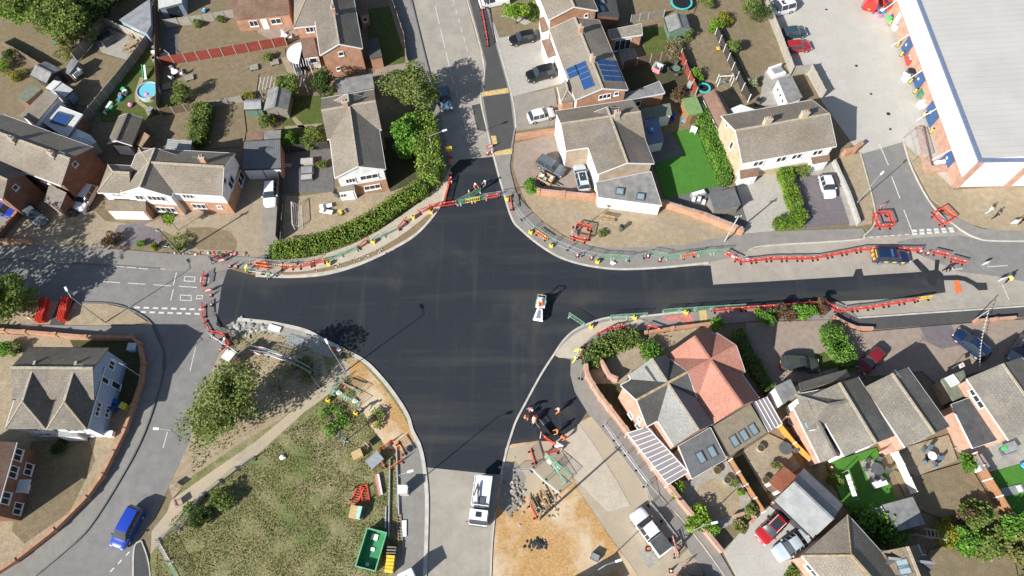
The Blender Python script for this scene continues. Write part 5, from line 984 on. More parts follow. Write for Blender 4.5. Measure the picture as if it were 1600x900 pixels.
hedge('tall feathery conifer hedge beside the north footway', [(664, 205), (670, 245), (676, 285)], 2.6, 3.8, 'leaf_conifer', 60, .26, rag=.25)
hedge('straight bright green hedge between turf garden and pair of houses', [(1091, 183), (1112, 238), (1131, 288)], 1.5, 1.9, 'leaf_bright', 80, .2)
hedge('yellow green clipped hedge turning a corner by the pale drive', [(1221, 272), (1233, 310), (1247, 350), (1212, 354)], 1.5, 1.4, 'leaf_lime', 90, .18)
hedge('leafy evergreen hedge at the junction corner garden', [(920, 568), (932, 552), (955, 540), (992, 530)], 1.9, 1.2, 'leaf_mid', 60, .26, rag=.22)
hedge('short hedge between the corner garden paths', [(1008, 545), (1018, 556), (1024, 566)], 1.6, 1.3, 'leaf_bright', 60, .24, rag=.18)
hedge('upright green hedge between the two shaded drives', [(1291, 522), (1305, 548), (1318, 572)], 2.2, 1.6, 'leaf_bright', 60, .22, rag=.15)
hedge('dark clipped hedge along the pink tiled house side', [(1150, 525), (1172, 570), (1198, 612)], 1.4, 1.5, 'leaf_mid', 50, .2)
hedge('green creeper hedge behind the flat roofed summerhouse', [(1335, 805), (1362, 826), (1398, 838)], 1.8, 1.9, 'leaf_bright', 60, .28, rag=.3)
hedge('dark green hedge dividing the two shaded back gardens', [(322, 178), (318, 200), (313, 228)], 2.0, 2.0, 'leaf_mid', 55, .24, rag=.25)
tree('tree', 'loose olive green street tree beside the north footway', (652, 170), 4.3, 5.0, 2.4, 'leaf_grey', 9000, .28, gap=.36, lumps=14)
tree('tree', 'round bright green tree left of the conifer hedge', (640, 235), 3.3, 4.0, 1.0, 'leaf_bright', 4200, .36, gap=.6)
tree('tree', 'large spreading tree on the verge beside the west side road', (372, 648), 5.4, 6.0, 2.2, 'leaf_grey', 12500, .28, gap=.34, lumps=16)
tree('tree', 'tall dark tree cut by the left edge of the picture', (40, 484), 3.6, 5.0, 1.0, 'leaf_mid', 4200, .36, gap=.4, lumps=12)
for i, (px, r, h, lab) in enumerate((((-80, 458), 5.2, 9.0, 'tree'), ((-60, 515), 5.5, 9.0, 'tree'))):
    tree('tree', ['farther', 'nearer'][i] + ' tree just outside the left edge, shading the west road', px, r, h, 3, 'leaf_mid', 3600, .42, gap=.2, lumps=14)
for i, (px, r, h, m_, n) in enumerate((((32, 30), 5.0, 4.6, 'leaf_bright', 4600), ((68, 36), 5.2, 5, 'leaf_mid', 5400), ((102, 46), 4.8, 5, 'leaf_mid', 5200), ((136, 58), 4.2, 5, 'leaf_mid', 4800), ((152, 28), 4.8, 5, 'leaf_dark', 4600), ((200, 2), 4.0, 4.5, 'leaf_dark', 2800), ((122, 78), 2.6, 3, 'leaf_olive', 1800))):
    tree('tree', ['leftmost bright tree of the top left clump', 'second tree from the left in the top left clump', 'dark middle tree of the top left clump', 'tree of the top left clump beside the grey fence', 'dark rear tree of the top left clump', 'rightmost dark tree of the top left clump by the blue room', 'lowest small tree of the top left clump'][i], px, r, h, .8, m_, n, .36, 'trees in the top left clump', gap=.5)
S = shrub
S('round green bush in the dry garden below the red fence', (292, 155), 2.0, 2.6, 'leaf_mid', 2200)
S('round green bush behind the double garage', (418, 196), 1.7, 2.0, 'leaf_mid', 1600)
tree('tree', 'left of the two dark trees behind the pergola', (462, 150), 2.3, 3, 1.0, 'leaf_mid', 1900, .28); tree('tree', 'right of the two dark trees beside the flat roofed garage', (508, 152), 2.7, 3.4, 1.0, 'leaf_dark', 2400, .28)
S('yellow flecked green shrub beside the double garage', (452, 228), 1.7, 2.0, 'leaf_bright', 1500); S('dark green shrub filling the back garden corner', (492, 222), 2.4, 2.0, 'leaf_mid', 2200)
tree('tree', 'bright green tree on the grass strip at the top', (806, 38), 2.5, 3.0, .8, 'leaf_lime', 2600, .3, gap=.7); S('dark shrub behind the bright tree at the top', (835, 25), 2.2, 2.0, 'leaf_mid', 1500)
S('dense green shrub at the corner drive entrance', (826, 296), 1.5, 1.7, 'leaf_bright', 1500); S('small clipped shrub beside the corner house bay', (906, 247), .9, 1.1, 'leaf_bright', 700)
S('grey green round bush beside the teal shed', (1070, 60), 1.5, 1.8, 'leaf_mid', 1300); S('tall straw coloured grass bush beside the brown fence', (1052, 85), 2.4, 1.9, 'leaf_dry', 1900, .22, gap=.3)
S('lime green ball bush by the black fence', (1114, 48), 1.5, 1.9, 'leaf_lime', 1600); S('golden yellow bush behind the lime ball bush', (1130, 35), 1.5, 1.8, 'leaf_yellow', 1200); S('tall green bush on the black fence line', (1140, 82), 1.8, 2.4, 'leaf_mid', 1700); S('leafy young shrub in front of the red brown fence', (1085, 125), 1.5, 1.8, 'leaf_lime', 900)
S('rust brown bush in the shaded yard', (1058, 152), 1.6, 1.6, 'leaf_rust', 1200); S('white flowering bush beside the dry lawn', (1174, 135), 1.1, 1.3, 'leaf_blossom', 900); S('green bush at the back of the upper right lawn', (1165, 22), 2.4, 2.4, 'leaf_mid', 1700); S('second green bush at the back of the upper right lawn', (1188, 30), 2.0, 2.0, 'leaf_dark', 1400); S('bush beside the trampoline', (1100, 8), 2.0, 2.0, 'leaf_mid', 1400)
S('dark green shrub by the front door of the pale blue pair', (1247, 270), 1.5, 1.4, 'leaf_mid', 1300)
tree('tree', 'small lime topped tree in front of the white gabled house', (279, 360), .9, 1.1, 2.3, 'leaf_lime', 700, .2, gap=.9); S('low dark shrub below the brick wing window', (262, 337), 1.2, .8, 'leaf_dark', 700); S('dark purple shrub in the mauve bed', (180, 378), 1.5, 1.3, 'leaf_rust', 900)
S('yellow flowering shrub at the mauve bed edge', (243, 388), .6, .9, 'leaf_yellow', 350); S('small green shrub in the mauve bed', (222, 384), .8, .7, 'leaf_bright', 450); S('tangled shrub below the telegraph pole', (287, 385), 1.8, 1.0, 'leaf_mid', 1000, gap=.3)
S('larger round bush in the rough verge', (352, 785), 1.7, 1.9, 'leaf_mid', 1700); S('second round bush beside the wire fence in the rough verge', (318, 812), 1.7, 1.9, 'leaf_dark', 1700); S('small bush near the footpath post', (300, 795), .9, 1.0, 'leaf_mid', 600)
for i, px in enumerate(((1190, 502), (1222, 497), (1250, 492), (1275, 490))): S(['leftmost shrub of the row beside the barriered road', 'purple shrub second in the row beside the barriered road', 'green shrub third in the row beside the barriered road', 'rightmost reddish shrub of the row beside the barriered road'][i], px, 1.7, 1.8, ['leaf_bright', 'leaf_rust', 'leaf_bright', 'leaf_rust'][i], 1300, .24, group='shrubs along the shared drive')
S('round shrub at the end of the low brick wall', (1116, 512), 1.1, 1.3, 'leaf_lime', 900); S('broad leaved shrub beside the orange brick wall', (1088, 812), 1.8, 1.6, 'leaf_lime', 1000, .32); S('second leafy shrub at the lower brick wall', (1106, 828), 1.2, 1.4, 'leaf_bright', 900); S('round olive shrub in the walled front bed', (1155, 822), 1.1, .9, 'leaf_olive', 900); S('small palm like shrub beside the lean-to end', (1056, 768), 1.0, 1.1, 'leaf_lime', 500, .3)
S('dark shrub at the end of the rust brown fence', (1170, 800), 1.2, 1.2, 'leaf_mid', 800); S('lime flower shrub in the round garden border', (1156, 770), .5, .6, 'leaf_lime', 250); S('low green border plant in the round garden', (1146, 755), .7, .6, 'leaf_mid', 350); S('pale shrub in the stone garden', (1212, 730), .9, .8, 'leaf_olive', 600)
S('green shrub at the drive edge beside the silver car', (1235, 898), 1.2, .9, 'leaf_mid', 800); S('shrub beside the white washing in the turf garden', (1302, 755), 1.0, 1.1, 'leaf_mid', 650); S('green bush on the beige patio corner', (1505, 728), 1.5, 1.7, 'leaf_bright', 1300)
for i, (px, r, h, m_) in enumerate((((1468, 832), 1.8, 2.0, 'leaf_yellow'), ((1500, 848), 2.0, 2.2, 'leaf_bright'), ((1518, 806), 2.2, 2.3, 'leaf_mid'), ((1537, 846), 2.0, 2.0, 'leaf_mid'), ((1572, 825), 2.3, 2.6, 'leaf_bright'), ((1585, 862), 3.0, 3, 'leaf_olive'), ((1605, 905), 3.0, 3.4, 'leaf_dark'), ((1505, 815), 1.8, 2, 'leaf_rust'))):
    S(['yellowish bush beside the summerhouse', 'bush right of the yellowish bush by the summerhouse', 'big bush above the bottom right bush row', 'dark bush in the middle of the bottom right bush row', 'bush at the end of the rusty orange fence', 'olive bush near the bottom right corner', 'dark bush in the bottom right corner', 'rust coloured bush among the bottom right bushes'][i], px, r, h, m_, None, .3, group='bushes in the bottom right gardens')
S('sparse bush at the left edge below the white gable', (8, 552), 1.6, 1.2, 'leaf_bright', 900); S('second sparse bush beside the blue house corner', (30, 548), 1.2, 1.0, 'leaf_mid', 700); S('dark bush in the shaded bed of the blue house', (100, 700), 1.6, .8, 'leaf_dark', 900)
S('lime shrub at the far left garden', (5, 112), 1.5, 1.6, 'leaf_lime', 900); S('golden shrub at the far left garden', (28, 122), 1.6, 1.2, 'leaf_yellow', 800); S('dark shrub at the far left garden', (22, 95), 1.8, 1.6, 'leaf_dark', 900); S('bush beside the dark shed and grey fence', (108, 88), 1.8, 1.6, 'leaf_olive', 1100); S('bush below the dark fence beside the pool', (262, 172), .9, .8, 'leaf_lime', 450)
S('small bush by the pale fence at the top', (310, 40), 1.0, 1.0, 'leaf_mid', 600); S('second small bush by the pale fence at the top', (345, 34), 1.0, 1.0, 'leaf_mid', 600); S('shrub bed below the red fence', (422, 92), 1.3, 1.0, 'leaf_mid', 700); S('golden shrub beside the small green grey shed', (392, 152), 1.2, 1.0, 'leaf_yellow', 600); S('trailing green plant at the corner seating', (505, 262), 1.0, 1.0, 'leaf_mid', 600)
S('weedy clump on the bare corner verge', (939, 370), .8, .7, 'leaf_mid', 450); S('nettle patch beside the wire fence path', (470, 580), 2.2, .6, 'leaf_olive', 900, gap=.2); S('nettle patch near the green mesh enclosure', (525, 655), 2.4, .8, 'leaf_bright', 1200, gap=.2); S('nettle patch below the sign frame', (590, 655), 1.6, .8, 'leaf_mid', 800, gap=.2); S('cream flowering bush in the corner garden', (942, 555), .9, 1.0, 'leaf_blossom', 600)
# rough grass on the verge: uncountable, one object
def tufts(name, label, poly, n, h, mat, parent=None):
    P = [W(*p) for p in poly]; xs = [p.x for p in P]; ys = [p.y for p in P]; pl = [(p.x, p.y) for p in P]; C = []
    x = rng.uniform(min(xs), max(xs), n * 2); y = rng.uniform(min(ys), max(ys), n * 2); dn = np.sin(x * 1.3 + np.sin(y * .9) * 2) + np.sin(y * 1.7 + np.sin(x * .7) * 2) + rng.normal(size=n * 2) * .8
    for i in range(n * 2):
        if dn[i] > -.6 and inside(pl, x[i], y[i]): C.append((x[i], y[i], .1 + h * rng.uniform(.2, .8)))
    o = leaf_object(name, np.array(C), h * 1.3, mat, None, 1.6); tag(o, label, 'grass', kind='stuff')
FIELD = [(515, 615), (540, 580), (575, 660), (605, 705), (622, 760), (620, 900), (610, 930), (240, 930), (245, 860), (270, 810), (400, 715)]
tufts('rough_grass', 'dry straw coloured grass covering the rough verge', FIELD, 14000, .1, 'grass_dry'); tufts('green_grass', 'greener grass tufts among the dry grass of the rough verge', FIELD, 13000, .1, 'grass_green')
tufts('verge_grass', 'thin dry grass under the spreading verge tree', [(345, 560), (372, 510), (470, 530), (505, 560), (505, 590), (430, 650), (300, 740), (300, 690)], 2600, .14, 'grass_green')
# ---------------------------------------------------------------- vehicles
PROF = {  # station: fraction from the front, shoulder height, top height (fraction of full height), half width, top half width
 'hatch': [(0, .40, .43, .58, .52), (.025, .47, .50, .84, .74), (.12, .53, .585, .98, .84), (.27, .60, .66, 1, .82), (.43, .62, .98, 1, .70), (.62, .63, 1.0, 1, .70), (.84, .63, .96, .98, .66), (.96, .60, .66, .94, .70), (1, .44, .5, .70, .60)],
 'saloon': [(0, .40, .44, .58, .52), (.025, .48, .52, .84, .74), (.12, .54, .60, .98, .84), (.29, .61, .67, 1, .82), (.44, .63, .98, 1, .68), (.58, .63, 1.0, 1, .68), (.70, .64, .96, 1, .66), (.84, .63, .70, .98, .76), (.97, .60, .67, .93, .78), (1, .46, .5, .70, .60)],
 'estate': [(0, .40, .44, .58, .52), (.025, .47, .51, .84, .74), (.12, .53, .59, .98, .84), (.27, .60, .66, 1, .82), (.41, .62, .98, 1, .70), (.62, .63, 1.0, 1, .70), (.90, .63, .95, .98, .68), (.975, .60, .66, .95, .72), (1, .44, .5, .74, .62)],
 'suv': [(0, .44, .50, .62, .56), (.025, .52, .56, .87, .78), (.12, .57, .62, .99, .86), (.26, .62, .67, 1, .84), (.39, .64, .98, 1, .74), (.62, .65, 1.0, 1, .74), (.90, .65, .97, .99, .72), (.97, .62, .70, .96, .76), (1, .45, .52, .76, .66)],
 'mpv': [(0, .38, .42, .58, .52), (.025, .45, .49, .85, .75), (.10, .51, .56, .98, .85), (.20, .57, .62, 1, .83), (.38, .60, .98, 1, .72), (.62, .61, 1.0, 1, .72), (.92, .61, .97, .99, .70), (.975, .58, .66, .96, .75), (1, .42, .5, .74, .64)],
 'van': [(0, .34, .40, .84, .80), (.03, .42, .46, .95, .86), (.14, .50, .55, 1, .88), (.30, .55, .97, 1, .84), (.5, .56, 1.0, 1, .84), (.97, .56, 1.0, 1, .84), (.985, .5, .97, .99, .83), (1, .3, .4, .97, .8)],
 'pickup': [(0, .42, .47, .64, .58), (.025, .50, .54, .88, .78), (.10, .55, .60, .99, .86), (.24, .60, .66, 1, .84), (.35, .62, .98, 1, .70), (.50, .62, 1.0, 1, .70), (.60, .62, .97, 1, .70), (.645, .61, .625, 1, .80), (.98, .60, .615, .99, .82), (1, .45, .5, .95, .82)]}
WHEEL = None
def car(label, kind, px, to, mat, L_=4.2, Wd=1.78, Ht=1.48, extras=(), name='parked_car', cat='car', group=None):
    """px: centre on the ground, to: a pixel towards which the front points"""
    global WHEEL
    c, f = W(*px), W(*to); d = f - c; ang = math.atan2(d.y, d.x); z = gz(c.x, c.y); root = empty(name, (c.x, c.y, z), ang, label, cat, group); st = PROF[kind]; hw = Wd / 2; rows = []
    for (t, bl, tp, w, tw) in st:
        x = L_ * (.5 - t); y = hw * w; zb = .24 if .02 < t < .98 else .34
        rows.append([(x, y * .93, zb), (x, y, Ht * .34), (x, y * .985, bl * Ht), (x, hw * tw, tp * Ht), (x, 0, tp * Ht + .025)])
    n = len(st); iw = next(i for i in range(n) if st[i][2] > .9) - 1; ir = max(i for i in range(n) if st[i][2] > .9)
    body = MB().mat(mat); wind = {'windscreen': MB().mat('glass'), 'rear_window': MB().mat('glass')}; sides = []
    mir = lambda p: (p[0], -p[1], p[2])
    for r in rows: c3, c4 = r[3], r[4]; r.insert(4, (c3[0], c3[1] * .55, c4[2] - .006))
    fine = []; own = []                                   # rounder in plan and profile: stations joined by curves
    for i in range(n - 1):
        for k in range(3):
            t = k / 3; q = []
            for j in range(6):
                p0, p1, p2, p3 = (Vector(rows[max(0, i - 1)][j]), Vector(rows[i][j]), Vector(rows[i + 1][j]), Vector(rows[min(n - 1, i + 2)][j])); m1, m2 = (p2 - p0) * .25, (p3 - p1) * .25; q.append(tuple((2 * t ** 3 - 3 * t * t + 1) * p1 + (t ** 3 - 2 * t * t + t) * m1 + (3 * t * t - 2 * t ** 3) * p2 + (t ** 3 - t * t) * m2))
            fine.append(q); own.append(i)
    fine.append(rows[-1]); sd = {}
    for f_ in range(len(fine) - 1):
        a, b_, i = fine[f_], fine[f_ + 1], own[f_]
        for j in range(5):
            q = [a[j], a[j + 1], b_[j + 1], b_[j]]; tl = tr_ = body
            if j >= 3 and i == iw: tl = tr_ = wind['windscreen']
            elif j >= 3 and i == ir and kind != 'van': tl = tr_ = wind['rear_window']
            elif j == 2 and iw <= i <= ir and not (kind == 'van' and i > iw + 1): tl, tr_ = (sd.setdefault((i, s_), MB().mat('glass')) for s_ in (0, 1))
            tl.face(q[::-1]); tr_.face([mir(p) for p in q])
    sides = list(sd.values())
    for r, fl in ((fine[0], 0), (fine[-1], 1)):
        P = list(r) + [mir(p) for p in r[::-1][1:]]; body.face(P if not fl else P[::-1])
    for i in range(len(fine) - 1): body.face([fine[i][0], fine[i + 1][0], mir(fine[i + 1][0]), mir(fine[i][0])])
    o = body.build('body', root, smooth=True)
    for k, m_ in wind.items():
        if m_.f: m_.build(k, root, smooth=True)
    for m_ in sides: m_.build('side_window', root, smooth=True)
    # body seams that a glance from above picks up: pillars over the side glass
    pil = MB().mat(mat)
    for i in range(iw + 1, ir + 1):
        a = rows[i]
        for m_ in (lambda p: p, mir): p, q = Vector(m_(a[2])), Vector(m_(a[3])); pil.tube(p, q, .035, 4)
    pil.build('pillars', root)
    if WHEEL is None:
        w = MB().mat('black_rubber'); w.tube((0, -.1, 0), (0, .1, 0), .32, 14); WHEEL = [w.mesh('tyre')]; w = MB().mat('galvanised'); w.tube((0, -.106, 0), (0, .106, 0), .2, 10); WHEEL.append(w.mesh('rim'))
    for x in (L_ * .31, -L_ * .30):
        for sg in (-1, 1):
            t = bpy.data.objects.new('wheel', WHEEL[0]); COL.objects.link(t); t.parent = root; t.location = (x, sg * (hw - .09), .32); r = bpy.data.objects.new('rim', WHEEL[1]); COL.objects.link(r); r.parent = t
    for sg in (-1, 1):
        x, y, zz = L_ * (.5 - .025), hw * .68 * sg, Ht * .44
        m_ = MB().mat('sign_white'); m_.box((x, y, zz), (.18, .3, .14)); m_.build('headlight', root); m_ = MB().mat('barrier_red'); m_.box((-L_ * .487, hw * .76 * sg, Ht * .5), (.12, .22, .2)); m_.build('tail_light', root); m_ = MB().mat(mat); m_.box((rows[iw][2][0] - .25, sg * (hw + .08), Ht * .64), (.14, .2, .13)); m_.build('mirror', root)
    m_ = MB().mat('sign_white'); m_.box((L_ * .5 + .005, 0, Ht * .3), (.02, .5, .11)); m_.build('number_plate', root); m_ = MB().mat('plastic_yellow'); m_.box((-L_ * .5 - .005, 0, Ht * .36), (.02, .5, .11)); m_.build('number_plate', root)
    rx = lambda t: L_ * (.5 - t)
    for e_ in extras:
        if e_ == 'pano': m_ = MB().mat('glass'); m_.box((rx(.6), 0, Ht + .012), (L_ * .3, Wd * .5, .03)); m_.build('glass_roof', root)
        if e_ == 'sunroof': m_ = MB().mat('glass'); m_.box((rx(.5), 0, Ht + .012), (.6, Wd * .44, .03)); m_.build('sunroof', root)
        if e_ == 'rails':
            for sg in (-1, 1): m_ = MB().mat('bin_grey'); m_.tube((rx(.45), sg * Wd * .34, Ht + .06), (rx(.86), sg * Wd * .33, Ht + .05), .025, 5); m_.build('roof_rail', root)
        if e_ == 'bars':
            for t in (.5, .68): m_ = MB().mat('galvanised'); m_.box((rx(t), 0, Ht + .1), (.08, Wd * .8, .05)); m_.build('roof_bar', root)
        if e_ == 'stripes':
            for sg in (-1, 1): m_ = MB().mat('sign_white'); m_.box((rx(.62), sg * Wd * .32, Ht + .03), (L_ * .4, .05, .05)); m_.build('roof_stripe', root)
        if e_ == 'bed': m_ = MB().mat('felt_dark'); m_.box((rx(.81), 0, Ht * .645), (L_ * .32, Wd * .84, .06)); m_.build('bed_cover', root)
        if e_ == 'police':
            for sg in (-1, 1):
                for k in range(6): m_ = MB().mat(('plastic_yellow', 'door_blue')[k % 2]); m_.box((rx(.22 + k * .11), sg * hw * 1.0, Ht * .44), (L_ * .108, .03, .24)); m_.build('marking_panel', root)
            for k in range(5): m_ = MB().mat(('plastic_yellow', 'barrier_red')[k % 2]); m_.box((-L_ * .492, -.6 + k * .3, Ht * .56), (.1, .29, .4)); m_.build('rear_chevron', root)
            m_ = MB().mat('plastic_yellow'); m_.box((rx(.93), 0, Ht * .83), (.3, Wd * .64, .05)); m_.build('rear_panel', root); m_ = MB().mat('door_blue'); m_.box((rx(.55), 0, Ht + .08), (.25, 1.1, .1)); m_.build('light_bar', root)
    return root
for nm, c in (('paint_white', (.80, .81, .82)), ('paint_black', (.012, .012, .014)), ('paint_blue', (.015, .055, .42)), ('paint_navy', (.012, .025, .075)), ('paint_red', (.40, .015, .02)), ('paint_dark_red', (.20, .012, .02)), ('paint_bright_red', (.72, .03, .025)), ('paint_silver', (.50, .53, .55)), ('paint_graphite', (.12, .135, .155)), ('paint_teal', (.03, .07, .08)), ('paint_steel_blue', (.10, .17, .25)), ('paint_olive', (.055, .06, .05)), ('paint_silver_blue', (.45, .52, .57)), ('paint_slate', (.20, .24, .28))): paint(nm, c, .3, .6, .0)
car('white car tucked beside the brown brick gable', 'suv', (138, 313), (128, 330), 'paint_white', 4.3, 1.82, 1.6)
car('dark grey car on the sandy drive at the left', 'hatch', (58, 340), (72, 352), 'paint_graphite', 4.1)
car('bright blue car cut by the left edge', 'hatch', (10, 332), (28, 337), 'paint_blue', 4.1)
car('white car parked in front of the double garage', 'hatch', (425, 306), (424, 330), 'paint_white', 4.3)
car('steel blue car driving on the north road under the tree', 'hatch', (696, 158), (702, 185), 'paint_steel_blue', 4.3, extras=('rails',), name='moving_car')
car('white van with open front at the top of the north drive', 'van', (772, 6), (762, 8), 'paint_white', 4.8, 1.9, 2.0, name='parked_van', cat='van')
car('black car beside the grass strip at the top', 'estate', (817, 65), (796, 70), 'paint_black', 4.4, extras=('rails',)); car('black four by four on the pale gravel drive', 'suv', (845, 121), (822, 127), 'paint_black', 4.6, 1.9, 1.75)
car('white hatchback on the grey drive', 'hatch', (845, 185), (865, 180), 'paint_white', 4.0); car('dark grey car parked askew on the block paved drive', 'suv', (860, 265), (878, 275), 'paint_graphite', 4.3, 1.8, 1.6, extras=('rails',)); car('silver estate with dark glass roof on the block paved drive', 'estate', (908, 282), (903, 262), 'paint_silver_blue', 4.5, extras=('pano',))
car('small white car on the mauve gravel drive', 'hatch', (1289, 296), (1295, 315), 'paint_white', 3.7, 1.68, 1.5); car('white van with roof hatch at the top of the concrete yard', 'mpv', (1218, 19), (1203, 23), 'paint_white', 4.6, 1.9, 1.9, extras=('sunroof',), name='parked_van', cat='van'); car('dark teal car in the concrete yard', 'hatch', (1238, 56), (1255, 54), 'paint_teal', 4.0); car('dark red car in the concrete yard', 'estate', (1243, 78), (1262, 76), 'paint_red', 4.3, extras=('rails',))
car('marked police estate parked inside the red barriers', 'estate', (1388, 404), (1412, 405), 'paint_navy', 4.8, 1.85, 1.5, extras=('police',), name='police_car'); car('white pickup with black bed cover by the sandy ground', 'pickup', (1014, 832), (995, 806), 'paint_white', 5.3, 1.9, 1.8, extras=('bed',), name='pickup_truck', cat='pickup')
car('bright blue people carrier driving on the west side road', 'mpv', (204, 825), (188, 855), 'paint_blue', 4.5, 1.85, 1.7, name='moving_car'); car('dark olive car in the shaded drive beside the hedge', 'estate', (1246, 572), (1270, 574), 'paint_olive', 4.6, extras=('rails', 'sunroof')); car('dark red car in the shaded shared drive', 'hatch', (1356, 566), (1345, 576), 'paint_dark_red', 4.2)
car('dark blue estate across the grey apron', 'estate', (1512, 542), (1494, 527), 'paint_navy', 4.6, extras=('rails',)); car('slate blue car at the right edge', 'hatch', (1588, 550), (1577, 568), 'paint_slate', 4.3, extras=('sunroof',)); car('red car with white roof stripes in front of the garage', 'hatch', (1202, 826), (1188, 840), 'paint_red', 4.0, extras=('pano', 'stripes')); car('silver saloon beside the red striped car', 'saloon', (1232, 853), (1212, 867), 'paint_silver_blue', 4.4)
car('bright red van at the top of the yard', 'van', (1357, 4), (1360, -14), 'paint_bright_red', 4.9, 1.95, 2.0, name='parked_van', cat='van'); car('second bright red car beside the warehouse wall', 'hatch', (1384, 5), (1378, -10), 'paint_bright_red', 4.0); car('dark car cut by the bottom edge on the south-east road', 'hatch', (1085, 914), (1110, 918), 'paint_black', 4.2)
# --- tipper lorry
def lorry():
    c, f = W(752, 785), W(746, 830); d = f - c; ang = math.atan2(d.y, d.x); r = empty('tipper_lorry', (c.x, c.y, gz(c.x, c.y)), ang, 'white tipper lorry facing the camera end of the south road', 'lorry'); B_ = lambda n, m_, *bs, **k: [([mb.mat(m_).box(*b_) for b_ in bs], mb.build(n, r)) for mb in (MB(),)][0][1]
    B_('chassis', 'iron', ((-.2, 0, .75), (7.0, .9, .3)))
    B_('tipper_body', 'panel_white', ((-1.35, 0, 1.15), (4.4, 2.35, .12)), ((-1.35, 1.13, 1.8), (4.4, .09, 1.25)), ((-1.35, -1.13, 1.8), (4.4, .09, 1.25)), ((.82, 0, 1.9), (.09, 2.17, 1.5)), ((-3.52, 0, 1.75), (.08, 2.17, 1.1)))
    for k in range(5): B_('body_rib', 'panel_white', ((-3.2 + k * .95, 1.2, 1.75), (.1, .07, 1.2)), ((-3.2 + k * .95, -1.2, 1.75), (.1, .07, 1.2)))
    B_('load', 'sheet_white', ((-1.35, 0, 1.9), (4.2, 2.1, .9))); B_('grab_base', 'bin_grey', ((1.1, 0, 1.7), (.5, 1.5, 1.6)), ((.3, .15, 2.45), (1.3, .9, .14))); mb = MB().mat('bin_grey'); mb.tube((1.1, -.2, 2.5), (-2.2, -.6, 2.75), .11, 6); mb.tube((-2.2, -.6, 2.75), (-.4, -.9, 2.7), .09, 6); mb.build('grab_arm', r)
    mb = MB().mat('panel_white'); mb.prism([(1.5, -1.18, 2.75), (3.05, -1.18, 2.7), (3.05, 1.18, 2.7), (1.5, 1.18, 2.75)], 1.1); mb.prism([(1.5, -1.2, 1.66), (3.45, -1.2, 1.66), (3.45, 1.2, 1.66), (1.5, 1.2, 1.66)], 1.15); cab = mb.build('cab', r)
    mb = MB().mat('glass'); mb.face([(3.47, -1.12, 1.68), (3.47, 1.12, 1.68), (3.08, 1.08, 2.64), (3.08, -1.08, 2.64)]); mb.build('windscreen', r)
    for sg in (-1, 1): mb = MB().mat('glass'); mb.box((2.5, 1.19 * sg, 2.15), (.9, .03, .7)); mb.build('side_window', r); B_('mirror', 'bin_grey', ((3.3, 1.42 * sg, 2.2), (.12, .22, .45))); B_('headlight', 'sign_white', ((3.46, .85 * sg, .85), (.08, .35, .2)))
    B_('roof_hatch', 'glass', ((2.2, 0, 2.77), (.7, .75, .06))); B_('bumper', 'bin_grey', ((3.5, 0, .5), (.15, 2.3, .35))); B_('visor', 'bin_grey', ((3.2, 0, 2.72), (.3, 2.2, .06)))
    for x in (2.6, -1.6, -2.75):
        for sg in (-1, 1): mb = MB().mat('black_rubber'); mb.tube((x, sg * .85, .5), (x, sg * 1.15, .5), .5, 16); w = mb.build('wheel', r); mb = MB().mat('galvanised'); mb.tube((x, sg * .9, .5), (x, sg * 1.16, .5), .26, 10); mb.build('rim', w)
lorry(); next(o for o in COL.objects if o.name == 'tipper_lorry').scale = (.74, .82, .84)
# --- road roller
def roller():
    c, f = W(843, 488), W(839, 510); d = f - c; ang = math.atan2(d.y, d.x); r = empty('road_roller', (c.x, c.y, gz(c.x, c.y)), ang, 'small white tandem road roller on the new asphalt', 'roller')
    for x in (1.05, -1.05): mb = MB().mat('galvanised'); mb.tube((x, -.62, .42), (x, .62, .42), .42, 20); mb.build('drum', r)
    mb = MB().mat('panel_white'); mb.prism([(.1, -.38, 1.25), (1.55, -.62, 1.02), (1.55, .62, 1.02), (.1, .38, 1.25)], .6); mb.box((1.52, 0, .7), (.1, 1.35, .35)); mb.build('bonnet', r)
    mb = MB().mat('paint_slate'); mb.prism([(.25, -.18, 1.27), (1.42, -.32, 1.08), (1.42, .32, 1.08), (.25, .18, 1.27)], .04); mb.build('bonnet_panel', r)
    mb = MB().mat('panel_white'); mb.box((-1.0, 0, .92), (1.5, 1.25, .3)); mb.box((-.15, 0, .75), (.5, .6, .5)); mb.build('rear_frame', r)
    mb = MB().mat('bin_grey'); mb.box((-.85, 0, 1.12), (.5, .5, .12)); mb.box((-1.1, 0, 1.35), (.12, .5, .45)); mb.build('seat', r); mb = MB().mat('bin_grey'); mb.tube((-.15, 0, 1.1), (-.35, 0, 1.5), .03, 5); mb.tube((-.38, -.18, 1.5), (-.38, .18, 1.5), .02, 5); mb.build('steering_wheel', r)
    mb = MB().mat('galvanised'); P = [(-1.35, -.55, 1.0), (-1.45, -.55, 2.4), (-1.45, .55, 2.4), (-1.35, .55, 1.0)]; mb.line(P, .05, 6); mb.line([(-1.45, -.55, 2.4), (-.6, -.55, 1.15)], .03, 5); mb.line([(-1.45, .55, 2.4), (-.6, .55, 1.15)], .03, 5); mb.build('roll_bar', r)
    for sg in (-1, 1): mb = MB().mat('steel_green'); mb.box((-1.0, .64 * sg, 1.0), (.9, .12, .16)); mb.build('side_panel', r)
    mb = MB().mat('plastic_yellow'); mb.tube((-1.45, 0, 2.44), (-1.45, 0, 2.62), .07, 8); mb.build('beacon', r)
    return r, ang
ROLLER, ROLLER_ANG = roller(); ROLLER.scale = (.92, .92, .95)
